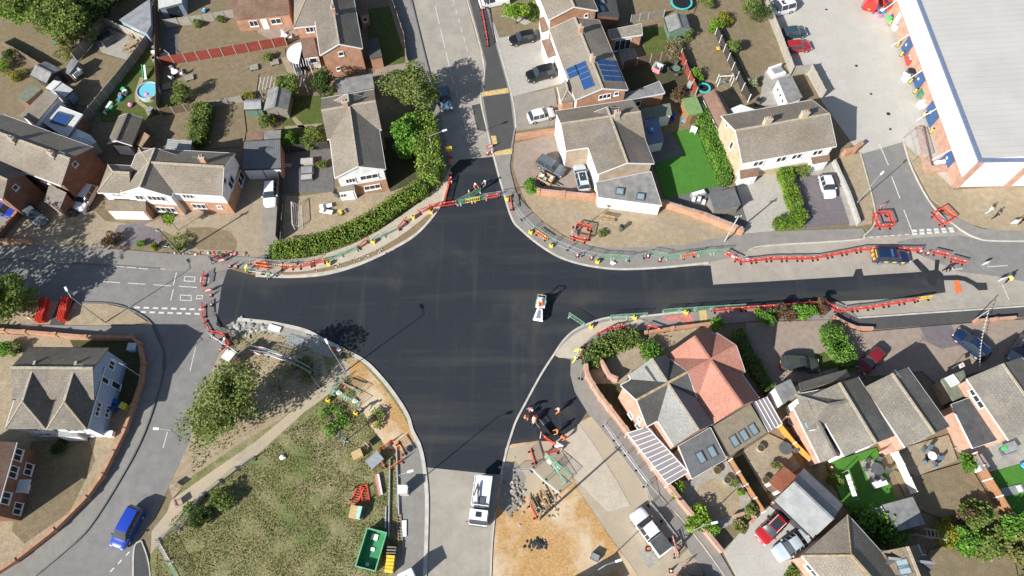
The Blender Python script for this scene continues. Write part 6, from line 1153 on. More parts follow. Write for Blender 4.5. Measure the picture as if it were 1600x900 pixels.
# ---------------------------------------------------------------- roadworks: barriers, fences, cones, signs
def mk_barrier(mat, board='sign_white'):
    r = empty('barrier', (0, 0, 0)); mb = MB().mat(mat)
    mb.box((0, 0, .92), (2.0, .05, .15)); mb.box((0, 0, .16), (2.0, .05, .12))
    for k in range(8): mb.box((-.96 + k * .2743, 0, .515), (.05, .045, .62))
    p = mb.build('panel', r); mb = MB().mat(board)
    for k in range(2): mb.box((-.6 + k * 1.2, -.033, .9), (.16, .012, .1))
    mb.build('reflective_strip', p)
    for x in (-.7, .7): mb = MB().mat('black_rubber'); mb.box((x, 0, .04), (.2, .62, .08)); mb.build('foot', r)
    return r
PROTO = {}
def place(kind, px, dirpx, label, cat, group=None, z=None, lie=False, at=None):
    src, used = PROTO[kind]; o = copy_tree(src) if used else src; PROTO[kind] = (src, True)
    c = at if at is not None else W(*px); d = (W(px[0] + dirpx[0], px[1] + dirpx[1]) - W(*px)) if at is None else Vector((*dirpx, 0)); o.rotation_euler = (R(86) if lie else 0, 0, math.atan2(d.y, d.x)); o.location = (c.x, c.y, (gz(c.x, c.y) if z is None else z) + (.1 if lie else 0))
    for k in ('label', 'category', 'group'):
        if k in o: del o[k]
    tag(o, label, cat, group); return o
PROTO['red'] = (mk_barrier('barrier_red'), False); PROTO['orange'] = (mk_barrier('barrier_orange'), False); PROTO['yellow'] = (mk_barrier('plastic_yellow'), False)
def mk_mesh(mat):
    r = empty('mesh_fence_panel', (0, 0, 0)); mb = MB().mat(mat); mb.line([(-1.15, 0, .1), (-1.15, 0, 1.15), (1.15, 0, 1.15), (1.15, 0, .1), (-1.15, 0, .1)], .028, 5); f = mb.build('frame', r); mb = MB().mat(mat)
    for k in range(1, 20): mb.tube((-1.15 + k * .115, 0, .1), (-1.15 + k * .115, 0, 1.15), .0065, 3, cap=False)
    for k in range(1, 7): mb.tube((-1.15, 0, .1 + k * .15), (1.15, 0, .1 + k * .15), .0065, 3, cap=False)
    o = mb.build('wire_mesh', r); o['kind'] = 'stuff'
    for x in (-1.0, 1.0): mb = MB().mat('black_rubber' if mat != 'steel_green' else 'concrete_post'); mb.box((x, 0, .05), (.16, .6, .1)); mb.build('foot', r)
    return r
PROTO['green'] = (mk_mesh('steel_green'), False); PROTO['wire'] = (mk_mesh('galvanised'), False)
def mk_cone():
    r = empty('traffic_cone', (0, 0, 0)); mb = MB().mat('barrier_red'); mb.tube((0, 0, .03), (0, 0, .75), .16, 10, .04); mb.build('cone', r); mb = MB().mat('sign_white'); mb.tube((0, 0, .32), (0, 0, .56), .124, 10, .085); mb.build('reflective_band', r); mb = MB().mat('black_rubber'); mb.box((0, 0, .025), (.44, .44, .05)); mb.build('base', r); return r
PROTO['cone'] = (mk_cone(), False)
def mk_sign(board, w=1.0, h=.8, tri=False):
    r = empty('road_sign', (0, 0, 0)); mb = MB().mat(board)
    mb.box((0, .12, .62), (w, .04, h)); b = mb.build('board', r); mb = MB().mat('sign_white'); mb.box((0, .094, .62), (w * .7, .012, h * .62)); mb.build('face', b); mb = MB().mat('galvanised')
    for x in (-w * .4, w * .4): mb = MB().mat('galvanised'); mb.line([(x, -.3, .02), (x, .12, 1.0), (x, .5, .02)], .02, 4); mb.build('leg', r)
    mb = MB().mat('galvanised'); mb.tube((-w * .4, -.3, .03), (w * .4, -.3, .03), .02, 4); mb.build('crossbar', r); return r
PROTO['sign'] = (mk_sign('barrier_red'), False); PROTO['psign'] = (mk_sign('sign_pink', .8, .7), False); PROTO['wsign'] = (mk_sign('sign_white', .75, .95), False)
def mk_bag(mat):
    r = empty('sandbag', (0, 0, 0)); mb = MB().mat(mat); mb.ball((0, 0, .14), .32, 10, 6, .5); b = mb.build('bag', r, smooth=True); mb = MB().mat(mat); mb.tube((.28, 0, .16), (.42, 0, .2), .07, 6, .1); mb.build('neck', r); return r
PROTO['wbag'] = (mk_bag('sheet_white'), False)
def mk_lamp_unit():
    r = empty('road_lamp', (0, 0, 0)); mb = MB().mat('plastic_yellow'); mb.box((0, 0, .3), (.5, .3, .56)); mb.build('battery_case', r); mb = MB().mat('iron'); mb.tube((0, 0, .58), (0, 0, .75), .09, 8); mb.build('lamp', r); return r
PROTO['ylamp'] = (mk_lamp_unit(), False)
def run(kind, P, where, what, cat, group, step=2.05, start='left'):
    """a row of the same unit set end to end along pixel points"""
    C = [W(*p) for p in P]; seg = [(b_ - a).length for a, b_ in zip(C[:-1], C[1:])]; tot = sum(seg); n = max(1, round(tot / step))
    for i in range(n):
        t = (i + .5) * tot / n; k = 0
        while k < len(seg) - 1 and t > seg[k]: t -= seg[k]; k += 1
        d = (C[k + 1] - C[k]).normalized(); c = C[k] + d * t; dd = (d.x + rnd(-.03, .03), d.y + rnd(-.03, .03))
        place(kind, None, dd, f'{ORD[i]} {what} from the {start}, {where}' if n > 1 else f'{what} {where}', cat, group, at=c)
RB, GB, HB = 'red plastic barrier', 'green mesh panel', 'silver mesh panel'
run('red', [(1131, 397), (1145, 405), (1162, 411), (1200, 407), (1270, 406), (1345, 392), (1437, 393)], 'north of the police car lane', RB, 'barrier', 'red barriers north of the east road')
place('red', (1467, 399), (26, 6), 'red barrier beside the trench end, left of two', 'barrier'); place('red', (1494, 410), (26, 7), 'red barrier beside the trench end, right of two', 'barrier')
run('red', [(1112, 488), (1200, 482), (1282, 476)], 'along the shrubs south of the strip', RB, 'barrier', 'red barriers south of the east road'); run('red', [(1284, 476), (1300, 484), (1317, 488), (1352, 483), (1432, 470)], 'east of the shrubs along the strip', RB, 'barrier', 'red barriers south of the east road, east part')
place('yellow', (1441, 468), (24, -3), 'pale yellow barrier at the end of the south row', 'barrier')
run('green', [(952, 499), (1010, 494)], 'on the kerb left of the tactile paving', GB, 'mesh fence', 'green mesh panels at the tactile paving'); run('green', [(1036, 489), (1110, 484), (1160, 481)], 'in front of the tactile paving', GB, 'mesh fence', 'green mesh panels before the tactile paving')
place('green', (900, 502), (34, 23), 'green mesh panel swung out over the new asphalt', 'mesh fence')
run('red', [(322, 431), (319, 447)], 'at the north end of the west edge', RB, 'barrier', 'red barriers on the west edge'); run('red', [(320, 476), (320, 490), (325, 508), (332, 520)], 'at the south end of the west edge', RB, 'barrier', 'red barriers on the west edge, south', start='top'); run('red', [(333, 521), (352, 525), (362, 540)], 'towards the portable toilet', RB, 'barrier', 'red barriers near the toilet')
run('red', [(355, 528), (358, 548)], 'standing inside the western barrier corner', RB, 'barrier', 'red barriers near the toilet, inner')
run('orange', [(396, 418), (428, 422)], 'beside the green clothed worker', 'orange plastic barrier', 'barrier', 'orange barriers at the north west kerb'); run('orange', [(394, 414), (426, 416)], 'behind the green clothed worker', 'orange plastic barrier', 'barrier', 'orange barriers at the north west kerb, rear'); run('orange', [(438, 420), (462, 420)], 'left of the dug verge', 'orange plastic barrier', 'barrier', 'orange barriers left of the dug verge'); run('red', [(468, 420), (510, 410)], 'along the dug verge below the hedge', RB, 'barrier', 'red barriers on the dug verge')
run('green', [(512, 409), (558, 392)], 'along the dug verge, lower part', GB, 'mesh fence', 'green mesh panels on the dug verge'); run('green', [(580, 380), (622, 360)], 'along the dug verge, upper part', GB, 'mesh fence', 'green mesh panels on the dug verge, upper'); place('red', (569, 384), (14, -11), 'red barrier between green panels on the dug verge', 'barrier'); place('red', (630, 353), (11, -13), 'red barrier near the top of the dug verge', 'barrier')
run('red', [(655, 335), (680, 325), (712, 320)], 'across the cream footway end', RB, 'barrier', 'red barriers across the cream footway'); run('red', [(694, 322), (699, 300), (704, 282)], 'beside the tall conifer hedge', RB, 'barrier', 'red barriers beside the conifer hedge', start='bottom'); run('red', [(702, 262), (703, 243)], 'beside the yellow sign box', RB, 'barrier', 'red barriers by the yellow sign')
run('green', [(716, 319), (748, 302)], 'set askew across the north arm', GB, 'mesh fence', 'green mesh panels across the north arm'); run('green', [(722, 319), (757, 312)], 'set level across the north arm', GB, 'mesh fence', 'green mesh panels across the north arm, front'); run('wire', [(758, 310), (800, 304)], 'closing the north arm beside the kerb', HB, 'mesh fence', 'silver mesh panels across the north arm'); place('yellow', (739, 316), (26, -5), 'pale yellow barrier across the north arm', 'barrier'); place('red', (769, 310), (26, -4), 'red barrier across the north arm', 'barrier')
run('wire', [(803, 325), (818, 345), (834, 360)], 'on the north east curve near the shrub', HB, 'mesh fence', 'silver mesh panels on the north east curve'); run('green', [(834, 360), (864, 380)], 'on the north east curve', GB, 'mesh fence', 'green mesh panels on the north east curve'); place('orange', (846, 371), (18, 12), 'orange barrier behind the green panel on the north east curve', 'barrier'); run('wire', [(864, 381), (900, 395), (936, 404)], 'below the temporary sign enclosure', HB, 'mesh fence', 'silver mesh panels below the sign enclosure'); run('green', [(937, 404), (976, 406)], 'at the foot of the curve', GB, 'mesh fence', 'green mesh panels at the foot of the curve')
run('wire', [(977, 408), (1010, 402)], 'between the two green runs', HB, 'mesh fence', 'silver mesh panels between green runs'); run('green', [(1012, 399), (1050, 404), (1092, 399)], 'left of the long red row', GB, 'mesh fence', 'green mesh panels left of the red row'); place('orange', (1075, 402), (22, -4), 'orange barrier behind the green panels left of the red row', 'barrier'); run('green', [(1094, 398), (1131, 396)], 'joining the long red row', GB, 'mesh fence', 'green mesh panels joining the red row')
place('red', (799, 322), (2, 14), 'red barrier standing beside the north arm kerb', 'barrier')
def square(px, s_, where, grp, mat='red', rot=0):
    c = W(*px)
    for k, nm in enumerate(('near', 'right hand', 'far', 'left hand')):
        t = rot + k * math.pi / 2; p = c + Vector((math.sin(t), -math.cos(t), 0)) * s_; place(mat, None, (math.cos(t), math.sin(t)), f'{nm} red barrier of the square {where}', 'barrier', grp, at=p)
square((1378, 346), 1.02, 'left of the side street mouth', 'barrier square left of side street', rot=.06); square((1472, 340), 1.02, 'right of the side street mouth', 'barrier square right of side street', rot=.5); square((908, 366), 1.05, 'round the temporary signal mast', 'barrier square round the mast', rot=-.25)
square((612, 712), 1.3, 'round the grey sheet on the verge', 'orange square on the verge', 'orange', .6)
run('red', [(749, 0), (757, 40), (763, 76)], 'along the dark cycle lane', RB, 'barrier', 'red barriers along the cycle lane', start='top')
run('green', [(523, 613), (560, 632)], 'forming the near side of the green pen', GB, 'mesh fence', 'green pen near side'); run('green', [(535, 600), (568, 618)], 'forming the far side of the green pen', GB, 'mesh fence', 'green pen far side'); place('green', (528, 606), (10, -14), 'left end panel of the green mesh pen', 'mesh fence'); place('red', (547, 606), (22, 8), 'red barrier leaning on the green mesh pen', 'barrier')
place('red', (552, 772), (10, -24), 'left of two red barriers lying on the rough grass', 'barrier', lie=True); place('red', (578, 770), (4, 24), 'right of two red barriers lying on the rough grass', 'barrier', lie=True)
place('red', (858, 690), (20, 14), 'red barrier among the workers tools, upper', 'barrier'); place('red', (862, 708), (22, -5), 'red barrier among the workers tools, middle', 'barrier'); place('red', (832, 715), (7, 24), 'red barrier on the sand left of the green pen', 'barrier'); place('red', (833, 800), (10, 22), 'red barrier at the foot of the wooden pole', 'barrier')
place('red', (943, 520), (18, -9), 'red barrier fixed along the evergreen hedge, left', 'barrier'); place('red', (965, 514), (20, -3), 'red barrier fixed along the evergreen hedge, right', 'barrier'); place('red', (909, 552), (6, -22), 'red barrier beside the two yellow workers', 'barrier'); place('red', (1020, 515), (22, 8), 'red barrier leaning before the low brick wall', 'barrier'); place('orange', (1053, 855), (7, 20), 'orange barrier behind the white pickup', 'barrier')
run('green', [(855, 714), (888, 742)], 'on the right of the sand pen', GB, 'mesh fence', 'sand pen right side'); run('green', [(856, 716), (880, 752)], 'on the left of the sand pen', GB, 'mesh fence', 'sand pen left side')
run('wire', [(804, 736), (832, 735), (850, 752), (872, 770)], 'round the dug sandy hole', HB, 'mesh fence', 'silver mesh panels round the sandy hole'); run('wire', [(944, 665), (975, 707), (1005, 747), (1014, 787), (1046, 828), (1056, 872)], 'along the south east road to the pickup', HB, 'mesh fence', 'silver mesh panels along the south east road', start='top'); run('wire', [(920, 540), (906, 595)], 'beside the corner brick wall', HB, 'mesh fence', 'silver mesh panels at the corner wall', start='top')
run('wire', [(396, 552), (420, 556), (450, 566), (478, 580), (490, 592), (500, 606)], 'curving along the shaded path', HB, 'mesh fence', 'silver mesh panels along the shaded path'); run('wire', [(395, 545), (430, 553), (458, 562), (486, 578)], 'behind the curving shaded path', HB, 'mesh fence', 'silver mesh panels along the shaded path, rear'); run('wire', [(330, 525), (352, 540), (372, 552)], 'joining the toilet corner', HB, 'mesh fence', 'silver mesh panels at the toilet')
run('wire', [(400, 716), (360, 742), (322, 772), (290, 815), (250, 845)], 'edging the rough verge beside the footpath', HB, 'mesh fence', 'silver mesh panels edging the footpath', start='right'); run('green', [(268, 880), (282, 905)], 'at the bottom of the rough verge', GB, 'mesh fence', 'green mesh panels at the verge foot'); run('wire', [(250, 846), (268, 880)], 'turning down at the verge corner', HB, 'mesh fence', 'silver mesh panels at the verge corner', start='top')
run('wire', [(392, 425), (432, 430)], 'in front of the orange barriers', HB, 'mesh fence', 'silver mesh panels before the orange barriers'); run('wire', [(392, 412), (440, 414), (490, 410)], 'behind the orange barriers', HB, 'mesh fence', 'silver mesh panels behind the orange barriers')
for i, (px, w) in enumerate((((1437, 394), 'ending the long red row'), ((1448, 397), 'just right of the long red row'), ((361, 417), 'left of two at the north west asphalt edge'), ((371, 418), 'right of two at the north west asphalt edge'), ((331, 462), 'beside the west edge sign'), ((332, 477), 'at the top of the southern west barriers'), ((343, 532), 'upper one on the road before the toilet'), ((346, 547), 'lower one on the road before the toilet'), ((705, 273), 'top of the string beside the conifer hedge'), ((705, 280), 'second of the string beside the conifer hedge'), ((706, 286), 'lowest of the string beside the conifer hedge'), ((733, 301), 'inside the north arm closure'), ((762, 241), 'left of two at the striped board'), ((769, 240), 'right of two at the striped board'), ((902, 401), 'left one behind the north east wire panels'), ((924, 405), 'right one behind the north east wire panels'), ((1012, 402), 'left of the green runs on the curve foot'), ((1030, 408), 'in front of the green runs on the curve foot'), ((971, 509), 'on the kerb above the evergreen hedge'), ((1058, 863), 'behind the pickup beside the orange barrier'), ((1048, 892), 'near the bottom of the south east road'))): place('cone', px, (1, 0), f'red and white traffic cone {w}', 'cone', 'traffic cones')
for px, w in (((515, 414), 'left on the dug verge'), ((584, 380), 'middle of the dug verge'), ((646, 342), 'upper part of the dug verge'), ((674, 334), 'top of the dug verge'), ((829, 365), 'top of the north east curve'), ((861, 386), 'second on the north east curve'), ((933, 411), 'foot of the north east curve'), ((991, 498), 'kerb left of tactile paving'), ((923, 512), 'kerb beside the swung out panel'), ((1071, 490), 'at the tactile paving'), ((792, 313), 'kerb of the north arm'), ((514, 627), 'footpath beside the green pen'), ((557, 647), 'rough grass beside the green pen')): place('ylamp', px, (1, .3), f'yellow road lamp, {w}', 'road lamp', 'yellow road lamps')
for px, w in (((555, 627), 'inside the green pen, right'), ((530, 614), 'inside the green pen, left'), ((1168, 405), 'second bag along the red row'), ((1146, 402), 'first bag along the red row'), ((957, 412), 'at the foot of the curve'), ((442, 715), 'on the rough verge near the wire fence')): place('wbag', px, (1, .2), f'white sandbag {w}', 'sandbag', 'white sandbags')
for k, px, dr, lab in (('sign', (341, 408), (12, -5), 'red framed sign leaning beside the west footway, left'), ('sign', (349, 412), (12, -4), 'red framed sign leaning beside the west footway, right'), ('sign', (328, 458), (10, -3), 'red framed sign at the west asphalt edge'), ('psign', (275, 762), (10, 6), 'pink backed sign on the verge, upper'), ('psign', (278, 788), (4, 10), 'pink backed sign on the footpath, lower'), ('psign', (412, 548), (14, 3), 'pink backed sign behind the shaded path'), ('psign', (404, 557), (10, 5), 'pink backed sign between the wire panels'), ('wsign', (1537, 416), (8, -2), 'white sign frame on the far lane, upper'), ('wsign', (1562, 441), (8, -2), 'white sign frame on the far lane, lower'), ('sign', (1376, 326), (8, -4), 'red sign above the left barrier square'), ('sign', (766, 234), (10, -4), 'red and white striped board at the north arm'), ('psign', (1072, 884), (8, -6), 'pink backed sign near the bottom of the south east road'), ('psign', (574, 698), (8, 8), 'pink backed sign beside the yellow box'), ('wsign', (1582, 352), (10, 0), 'white sign on the east verge'), ('sign', (50, 502), (8, 3), 'red sign lying on the west verge')): place(k, px, dr, lab, 'road sign')
# stacks of red barriers on the west verge
def stack(px, dr, label, n):
    c = W(*px); d = W(px[0] + dr[0], px[1] + dr[1]) - c; r = empty('barrier_stack', (c.x, c.y, gz(c.x, c.y)), math.atan2(d.y, d.x), label, 'barrier stack')
    for k in range(n):
        mb = MB().mat('barrier_red'); y = (k - n / 2) * .19; mb.box((0, y, .9), (3.2, .06, .24)); mb.box((0, y, .18), (3.2, .06, .2))
        for j in range(9): mb.box((-1.5 + j * .375, y, .52), (.09, .055, .5))
        mb.build('barrier_panel', r); mb = MB().mat('sign_white'); mb.box((rnd(-.5, .5), y - .034, .9), (.4, .012, .18)); mb.build('reflective_strip', r)
    for x in (-.7, .7): mb = MB().mat('galvanised'); mb.box((x, 0, .03), (.1, n * .2, .06)); mb.build('runner', r)
stack((70, 488), (5, -22), 'stack of red barriers on the west verge, left of two', 5); stack((104, 486), (5, -22), 'stack of red barriers on the west verge, right of two', 5)
def rubble(name, label, px, n, sx, sy, s0, s1, mats, hgt=.0, rz=None, cat='rubble', part='lump'):
    c = W(*px); r = empty(name, (c.x, c.y, gz(c.x, c.y)), rnd(0, 3) if rz is None else rz, label, cat)
    for k in range(n):
        q = rnd(s0, s1); mb = MB().mat(mats[k % len(mats)]); x, y = random.gauss(0, sx), random.gauss(0, sy); mb.ball((0, 0, 0), q, 5, 3, rnd(.3, .6)); mb.v = [Vector((v.x * rnd(.5, 1.4) + x, v.y * rnd(.5, 1.4) + y, max(-.03, v.z + q * .15 + hgt * math.exp(-(x * x / sx / sx + y * y / sy / sy))))) for v in mb.v]; mb.build(part, r)
# ---------------------------------------------------------------- lamp columns and poles
def lift(b, t):
    """height of an upright whose foot and top the photo shows at b and t"""
    g = W(*b); best = min(((Vector(px_of(g + Vector((0, 0, k * .1)))) - Vector(t)).length, k * .1) for k in range(20, 130)); return best[1]
def lamp_post(label, b, arm, h=7.0, al=1.0, mat='galvanised'):
    c = W(*b); d = W(b[0] + arm[0], b[1] + arm[1]) - c; d.normalize(); r = empty('street_lamp', (c.x, c.y, gz(c.x, c.y)), math.atan2(d.y, d.x), label, 'street lamp'); mb = MB().mat(mat); mb.tube((0, 0, 0), (0, 0, 1.3), .085, 8); mb.tube((0, 0, 1.3), (0, 0, h), .06, 8, .045); mb.build('column', r); mb = MB().mat(mat); mb.tube((0, 0, h - .02), (al, 0, h + .15), .035, 6); mb.build('arm', r); mb = MB().mat('sign_white'); mb.box((al + .3, 0, h + .16), (.65, .24, .12)); mb.build('lantern', r); mb = MB().mat('iron'); mb.box((0, -.085, .7), (.12, .02, .5)); mb.build('access_door', r)
lamp_post('street lamp on the west verge beside the blue house wall', (165, 504.5), (-5, -9), 7.5, .9); lamp_post('street lamp beside the concrete yard side street', (1337, 319.5), (6, -6), 6.2, .6); lamp_post('street lamp standing at the junction kerb beside the green pen', (540, 581), (-5, -9), 7.4, .8); lamp_post('street lamp on the verge beside the large spreading tree', (304, 694), (-20, -2), 6.2, 1.2); lamp_post('street lamp at the lorry side of the south road', (640, 764), (14, -4), 8.0, .9); lamp_post('street lamp beside the conifer hedge leaning over the north arm', (679, 258), (16, -5), 6.5, 1.8); lamp_post('street lamp on the sandy ground near the white pickup', (932, 892), (12, -4), 8.0, 1.0); lamp_post('street lamp beside the broad leaved shrub wall', (1082, 830), (14, -3), 5.0, .8); lamp_post('street lamp in front of the blue house wall', (225, 592), (-14, -7), 5.0, 1.0)
def pole(label, b, h, r_=.13, mat='pole_wood', arms=True, top='pole_step'):
    c = W(*b); r = empty('telegraph_pole', (c.x, c.y, gz(c.x, c.y)), rnd(0, 3), label, 'pole'); mb = MB().mat(mat); mb.tube((0, 0, 0), (0, 0, h), r_, 8, r_ * .72); mb.build('shaft', r); mb = MB().mat('iron'); mb.tube((0, 0, h), (0, 0, h + .12), r_ * .9, 8, r_ * .4); mb.build('cap', r)
    if arms:
        mb = MB().mat('galvanised'); mb.box((0, 0, h - .4), (.9, .08, .1)); mb.build('crossarm', r)
        for x in (-.35, .35): mb = MB().mat('sign_white'); mb.tube((x, 0, h - .35), (x, 0, h - .18), .05, 6); mb.build('insulator', r)
    return c
pole('wooden telegraph pole beside the mauve bed', (282, 397), lift((282, 397), (250, 355))); pole('pale wooden pole at the end of the long brick wall', (1132, 377.5), lift((1132, 377.5), (1155, 337.5)), .11, 'stone'); pole('wooden telegraph pole standing in the dug sand', (842, 812), 8.0, .15)
pc = pole('wooden pole carrying bunting beside the low brick wall', (1519, 502), 3.4, .07, 'concrete_post', False)
bc = empty('bunting', (pc.x, pc.y, 3.4), 0, 'string of white bunting from the pole to the mossy garage', 'bunting'); e_ = W(1531, 575, 2.6) - Vector((pc.x, pc.y, 3.4)); mb = MB().mat('sign_white'); PB = [Vector((e_.x * t, e_.y * t, e_.z * t - .5 * math.sin(math.pi * t))) for t in [k / 18 for k in range(19)]]; mb.line(PB, .015, 4); mb.build('cord', bc)
for k in range(1, 18): mb = MB().mat('sign_white'); p = PB[k]; mb.prism([(p.x - .14, p.y, p.z), (p.x + .14, p.y, p.z), (p.x, p.y + .05, p.z - .02)], .02); mb.box((p.x, p.y, p.z - .09), (.12, .02, .16)); mb.build('pennant', bc)
r = empty('flag', W(1480, 580), .3, 'white flag with pink mark on a short staff in the shaded drive', 'flag'); mb = MB().mat('pole_wood'); mb.tube((0, 0, 0), (0, 0, 2.4), .03, 6); mb.build('staff', r); mb = MB().mat('sign_white'); mb.prism([(.02, 0, 2.35), (.75, .1, 2.3), (.85, -.35, 2.1), (.05, -.45, 2.15)], .02); f = mb.build('cloth', r); mb = MB().mat('sign_pink'); mb.box((.4, -.18, 2.25), (.3, .2, .03)); mb.build('mark', f)
# temporary signal mast inside its barrier square
c = W(897, 366); r = empty('signal_mast', (c.x, c.y, gz(c.x, c.y)), 0, 'temporary mast with lamp head inside the barrier square', 'mast'); mb = MB().mat('galvanised'); mb.tube((0, 0, 0), (.05, 0, 4.4), .07, 8, .05); mb.build('column', r); mb = MB().mat('galvanised'); mb.box((.05, 0, 4.5), (.4, .3, .35)); mb.build('head', r); mb = MB().mat('concrete_post'); mb.box((0, 0, .15), (.8, .8, .3)); mb.build('ballast', r)
# yellow sign box by the conifer hedge, striped crossing board
c = W(702, 247); r = empty('sign_post', (c.x, c.y, gz(c.x, c.y)), 0, 'yellow diversion sign on a post beside the north arm', 'road sign'); mb = MB().mat('galvanised'); mb.tube((0, 0, 0), (0, 0, 2.6), .05, 6); mb.build('post', r); mb = MB().mat('plastic_yellow'); mb.box((.1, -.06, 2.2), (.9, .06, 1.1)); mb.build('board', r)
# ---------------------------------------------------------------- site things on the rough verge and south road
def boxy(name, label, cat, px, dr, parts, z=None):
    """a thing from boxes: (part name, material, centre, size)"""
    c = W(*px); d = W(px[0] + dr[0], px[1] + dr[1]) - c; r = empty(name, (c.x, c.y, gz(c.x, c.y) if z is None else z), math.atan2(d.y, d.x), label, cat)
    for (nm, m_, ce, si) in parts: mb = MB().mat(m_); mb.box(ce, si); mb.build(nm, r)
    return r
SKIP = boxy('skip', 'large green open skip on the rough grass', 'skip', (583, 860), (9, -30), [('floor', 'skip_green', (0, 0, .12), (4.3, 2.3, .2)), ('side', 'skip_green', (0, 1.2, .65), (4.5, .1, 1.1)), ('side', 'skip_green', (0, -1.2, .65), (4.5, .1, 1.1)), ('end', 'skip_green', (2.2, 0, .65), (.1, 2.28, 1.1)), ('end', 'skip_green', (-2.2, 0, .65), (.1, 2.28, 1.1)), ('rim', 'steel_green', (0, 1.24, 1.22), (4.6, .14, .1)), ('rim', 'steel_green', (0, -1.24, 1.22), (4.6, .14, .1)), ('rim', 'steel_green', (2.24, 0, 1.215), (.14, 2.3, .1)), ('rim', 'steel_green', (-2.24, 0, 1.215), (.14, 2.3, .1)), ('waste_paper', 'sheet_white', (1.5, .2, .3), (.7, .8, .14)), ('waste_paper', 'sheet_white', (.1, 0, .28), (.4, .5, .1)), ('waste_paper', 'sheet_white', (-1.7, .1, .28), (.4, .4, .1))])
SKIP.scale = (.88, .88, .9)
boxy('water_tank', 'yellow ribbed drum lying beside the skip', 'tank', (611, 882), (2, -14), [('cradle', 'wood', (0, 0, .08), (1.7, .9, .14))] + [('drum_ring', 'plastic_yellow', (-.7 + k * .35, 0, .52), (.3, .86, .78)) for k in range(5)])
boxy('pallet_box', 'grey slatted crate above the yellow drum', 'crate', (613, 863), (1, -9), [('base', 'wood', (0, 0, .08), (1.1, 1.0, .14))] + [('slat', 'timber_grey', (-.45 + k * .3, 0, .45), (.14, 1.0, .6)) for k in range(4)])
boxy('site_cabinet', 'white cabin block with green cross casting a shadow on the footway', 'cabinet', (640, 905), (10, -5), [('body', 'panel_white', (0, 0, 1.1), (1.5, 1.3, 2.2)), ('roof', 'sign_white', (0, 0, 2.24), (1.6, 1.4, .08)), ('cross', 'steel_green', (0, 0, 2.3), (.5, .14, .03)), ('cross', 'steel_green', (0, .16, 2.299), (.14, .18, .03)), ('cross', 'steel_green', (0, -.16, 2.299), (.14, .18, .03))])
boxy('equipment_cabinet', 'cream roadside cabinet beside the footway fence', 'cabinet', (632, 768), (12, 0), [('body', 'stone', (0, 0, .7), (1.0, .8, 1.4)), ('lid', 'sign_white', (0, 0, 1.43), (1.1, .9, .06)), ('plinth', 'concrete_post', (0, 0, .05), (1.2, 1.0, .1))])
boxy('ladder', 'long pale ladder lying beside the footway', 'ladder', (626, 836), (3, 40), [('rail', 'wood', (0, .22, .08), (4.4, .06, .1)), ('rail', 'wood', (0, -.22, .08), (4.4, .06, .1))] + [('rung', 'wood', (-2.05 + k * .315, 0, .08), (.06, .4, .06)) for k in range(14)])
boxy('board_stack', 'pale board leaning beside the ladder', 'board', (632, 826), (0, 20), [('sheet', 'sign_white', (0, 0, .1), (1.7, .5, .06)), ('batten', 'wood', (0, .18, .04), (1.6, .08, .06))])
for i, (a_, b2, w) in enumerate((((620, 700), (624, 805), 'right'), ((610, 718), (608, 840), 'left'), ((604, 792), (603, 826), 'short'))):
    A_, B2 = W(*a_), W(*b2); r = empty('pipe_rack', (A_.x, A_.y, .12), 0, f'{w} steel pipe run lying along the verge fence line', 'pipe'); mb = MB().mat('galvanised'); mb.tube((0, 0, .15), B2 - A_ + Vector((0, 0, .15)), .09, 8); mb.build('pipe', r)
    for t in (.1, .5, .9): mb = MB().mat('wood'); p = (B2 - A_) * t; mb.box((p.x, p.y, .03), (.5, .1, .08)); mb.build('bearer', r)
boxy('crate', 'cream and green box with open lid on the rough grass', 'box', (560, 802), (12, 2), [('body', 'cardboard', (-.35, 0, .4), (.9, 1.3, .8)), ('lid', 'cloth_mint', (.3, 0, .5), (.35, 1.3, 1.0)), ('back', 'bin_grey', (.6, 0, .3), (.25, 1.2, .6))])
boxy('crate', 'yellow box on the rough grass beside the grey sheet', 'box', (560, 712), (12, -6), [('body', 'cardboard', (0, 0, .35), (1.1, .9, .7)), ('lid', 'cardboard', (0, 0, .72), (1.16, .96, .06))])
boxy('sheet', 'tilted grey metal sheet resting on the orange barrier square', 'sheet', (588, 722), (14, -12), [('sheet', 'galvanised', (0, 0, 1.05), (1.7, 1.3, .05)), ('edge', 'galvanised', (0, .6, 1.1), (1.7, .05, .08)), ('edge', 'galvanised', (0, -.6, 1.1), (1.7, .05, .08)), ('leg', 'galvanised', (.7, .5, .5), (.06, .06, 1.05)), ('leg', 'galvanised', (-.7, -.5, .5), (.06, .06, 1.05)), ('leg', 'galvanised', (-.7, .5, .5), (.06, .06, 1.05)), ('leg', 'galvanised', (.7, -.5, .5), (.06, .06, 1.05))])
boxy('kerb_pack', 'white and pink striped pack lying beside the red barriers', 'pack', (593, 758), (4, 22), [('bar', 'sign_white', (0, .12, .2), (2.3, .2, .3)), ('bar', 'sign_pink', (0, -.12, .18), (2.3, .2, .28)), ('bearer', 'wood', (.7, 0, .03), (.1, .6, .06))])
boxy('sign_stand', 'tall steel sign frame standing in the nettles', 'sign frame', (539, 690), (2, -10), [('post', 'galvanised', (0, 0, 1.5), (.08, .08, 3.0)), ('cross_foot', 'galvanised', (0, 0, .05), (1.0, .1, .1)), ('cross_foot', 'galvanised', (0, 0, .051), (.1, 1.0, .1)), ('panel_back', 'lead_grey', (0, .05, 2.6), (.9, .05, .9))])
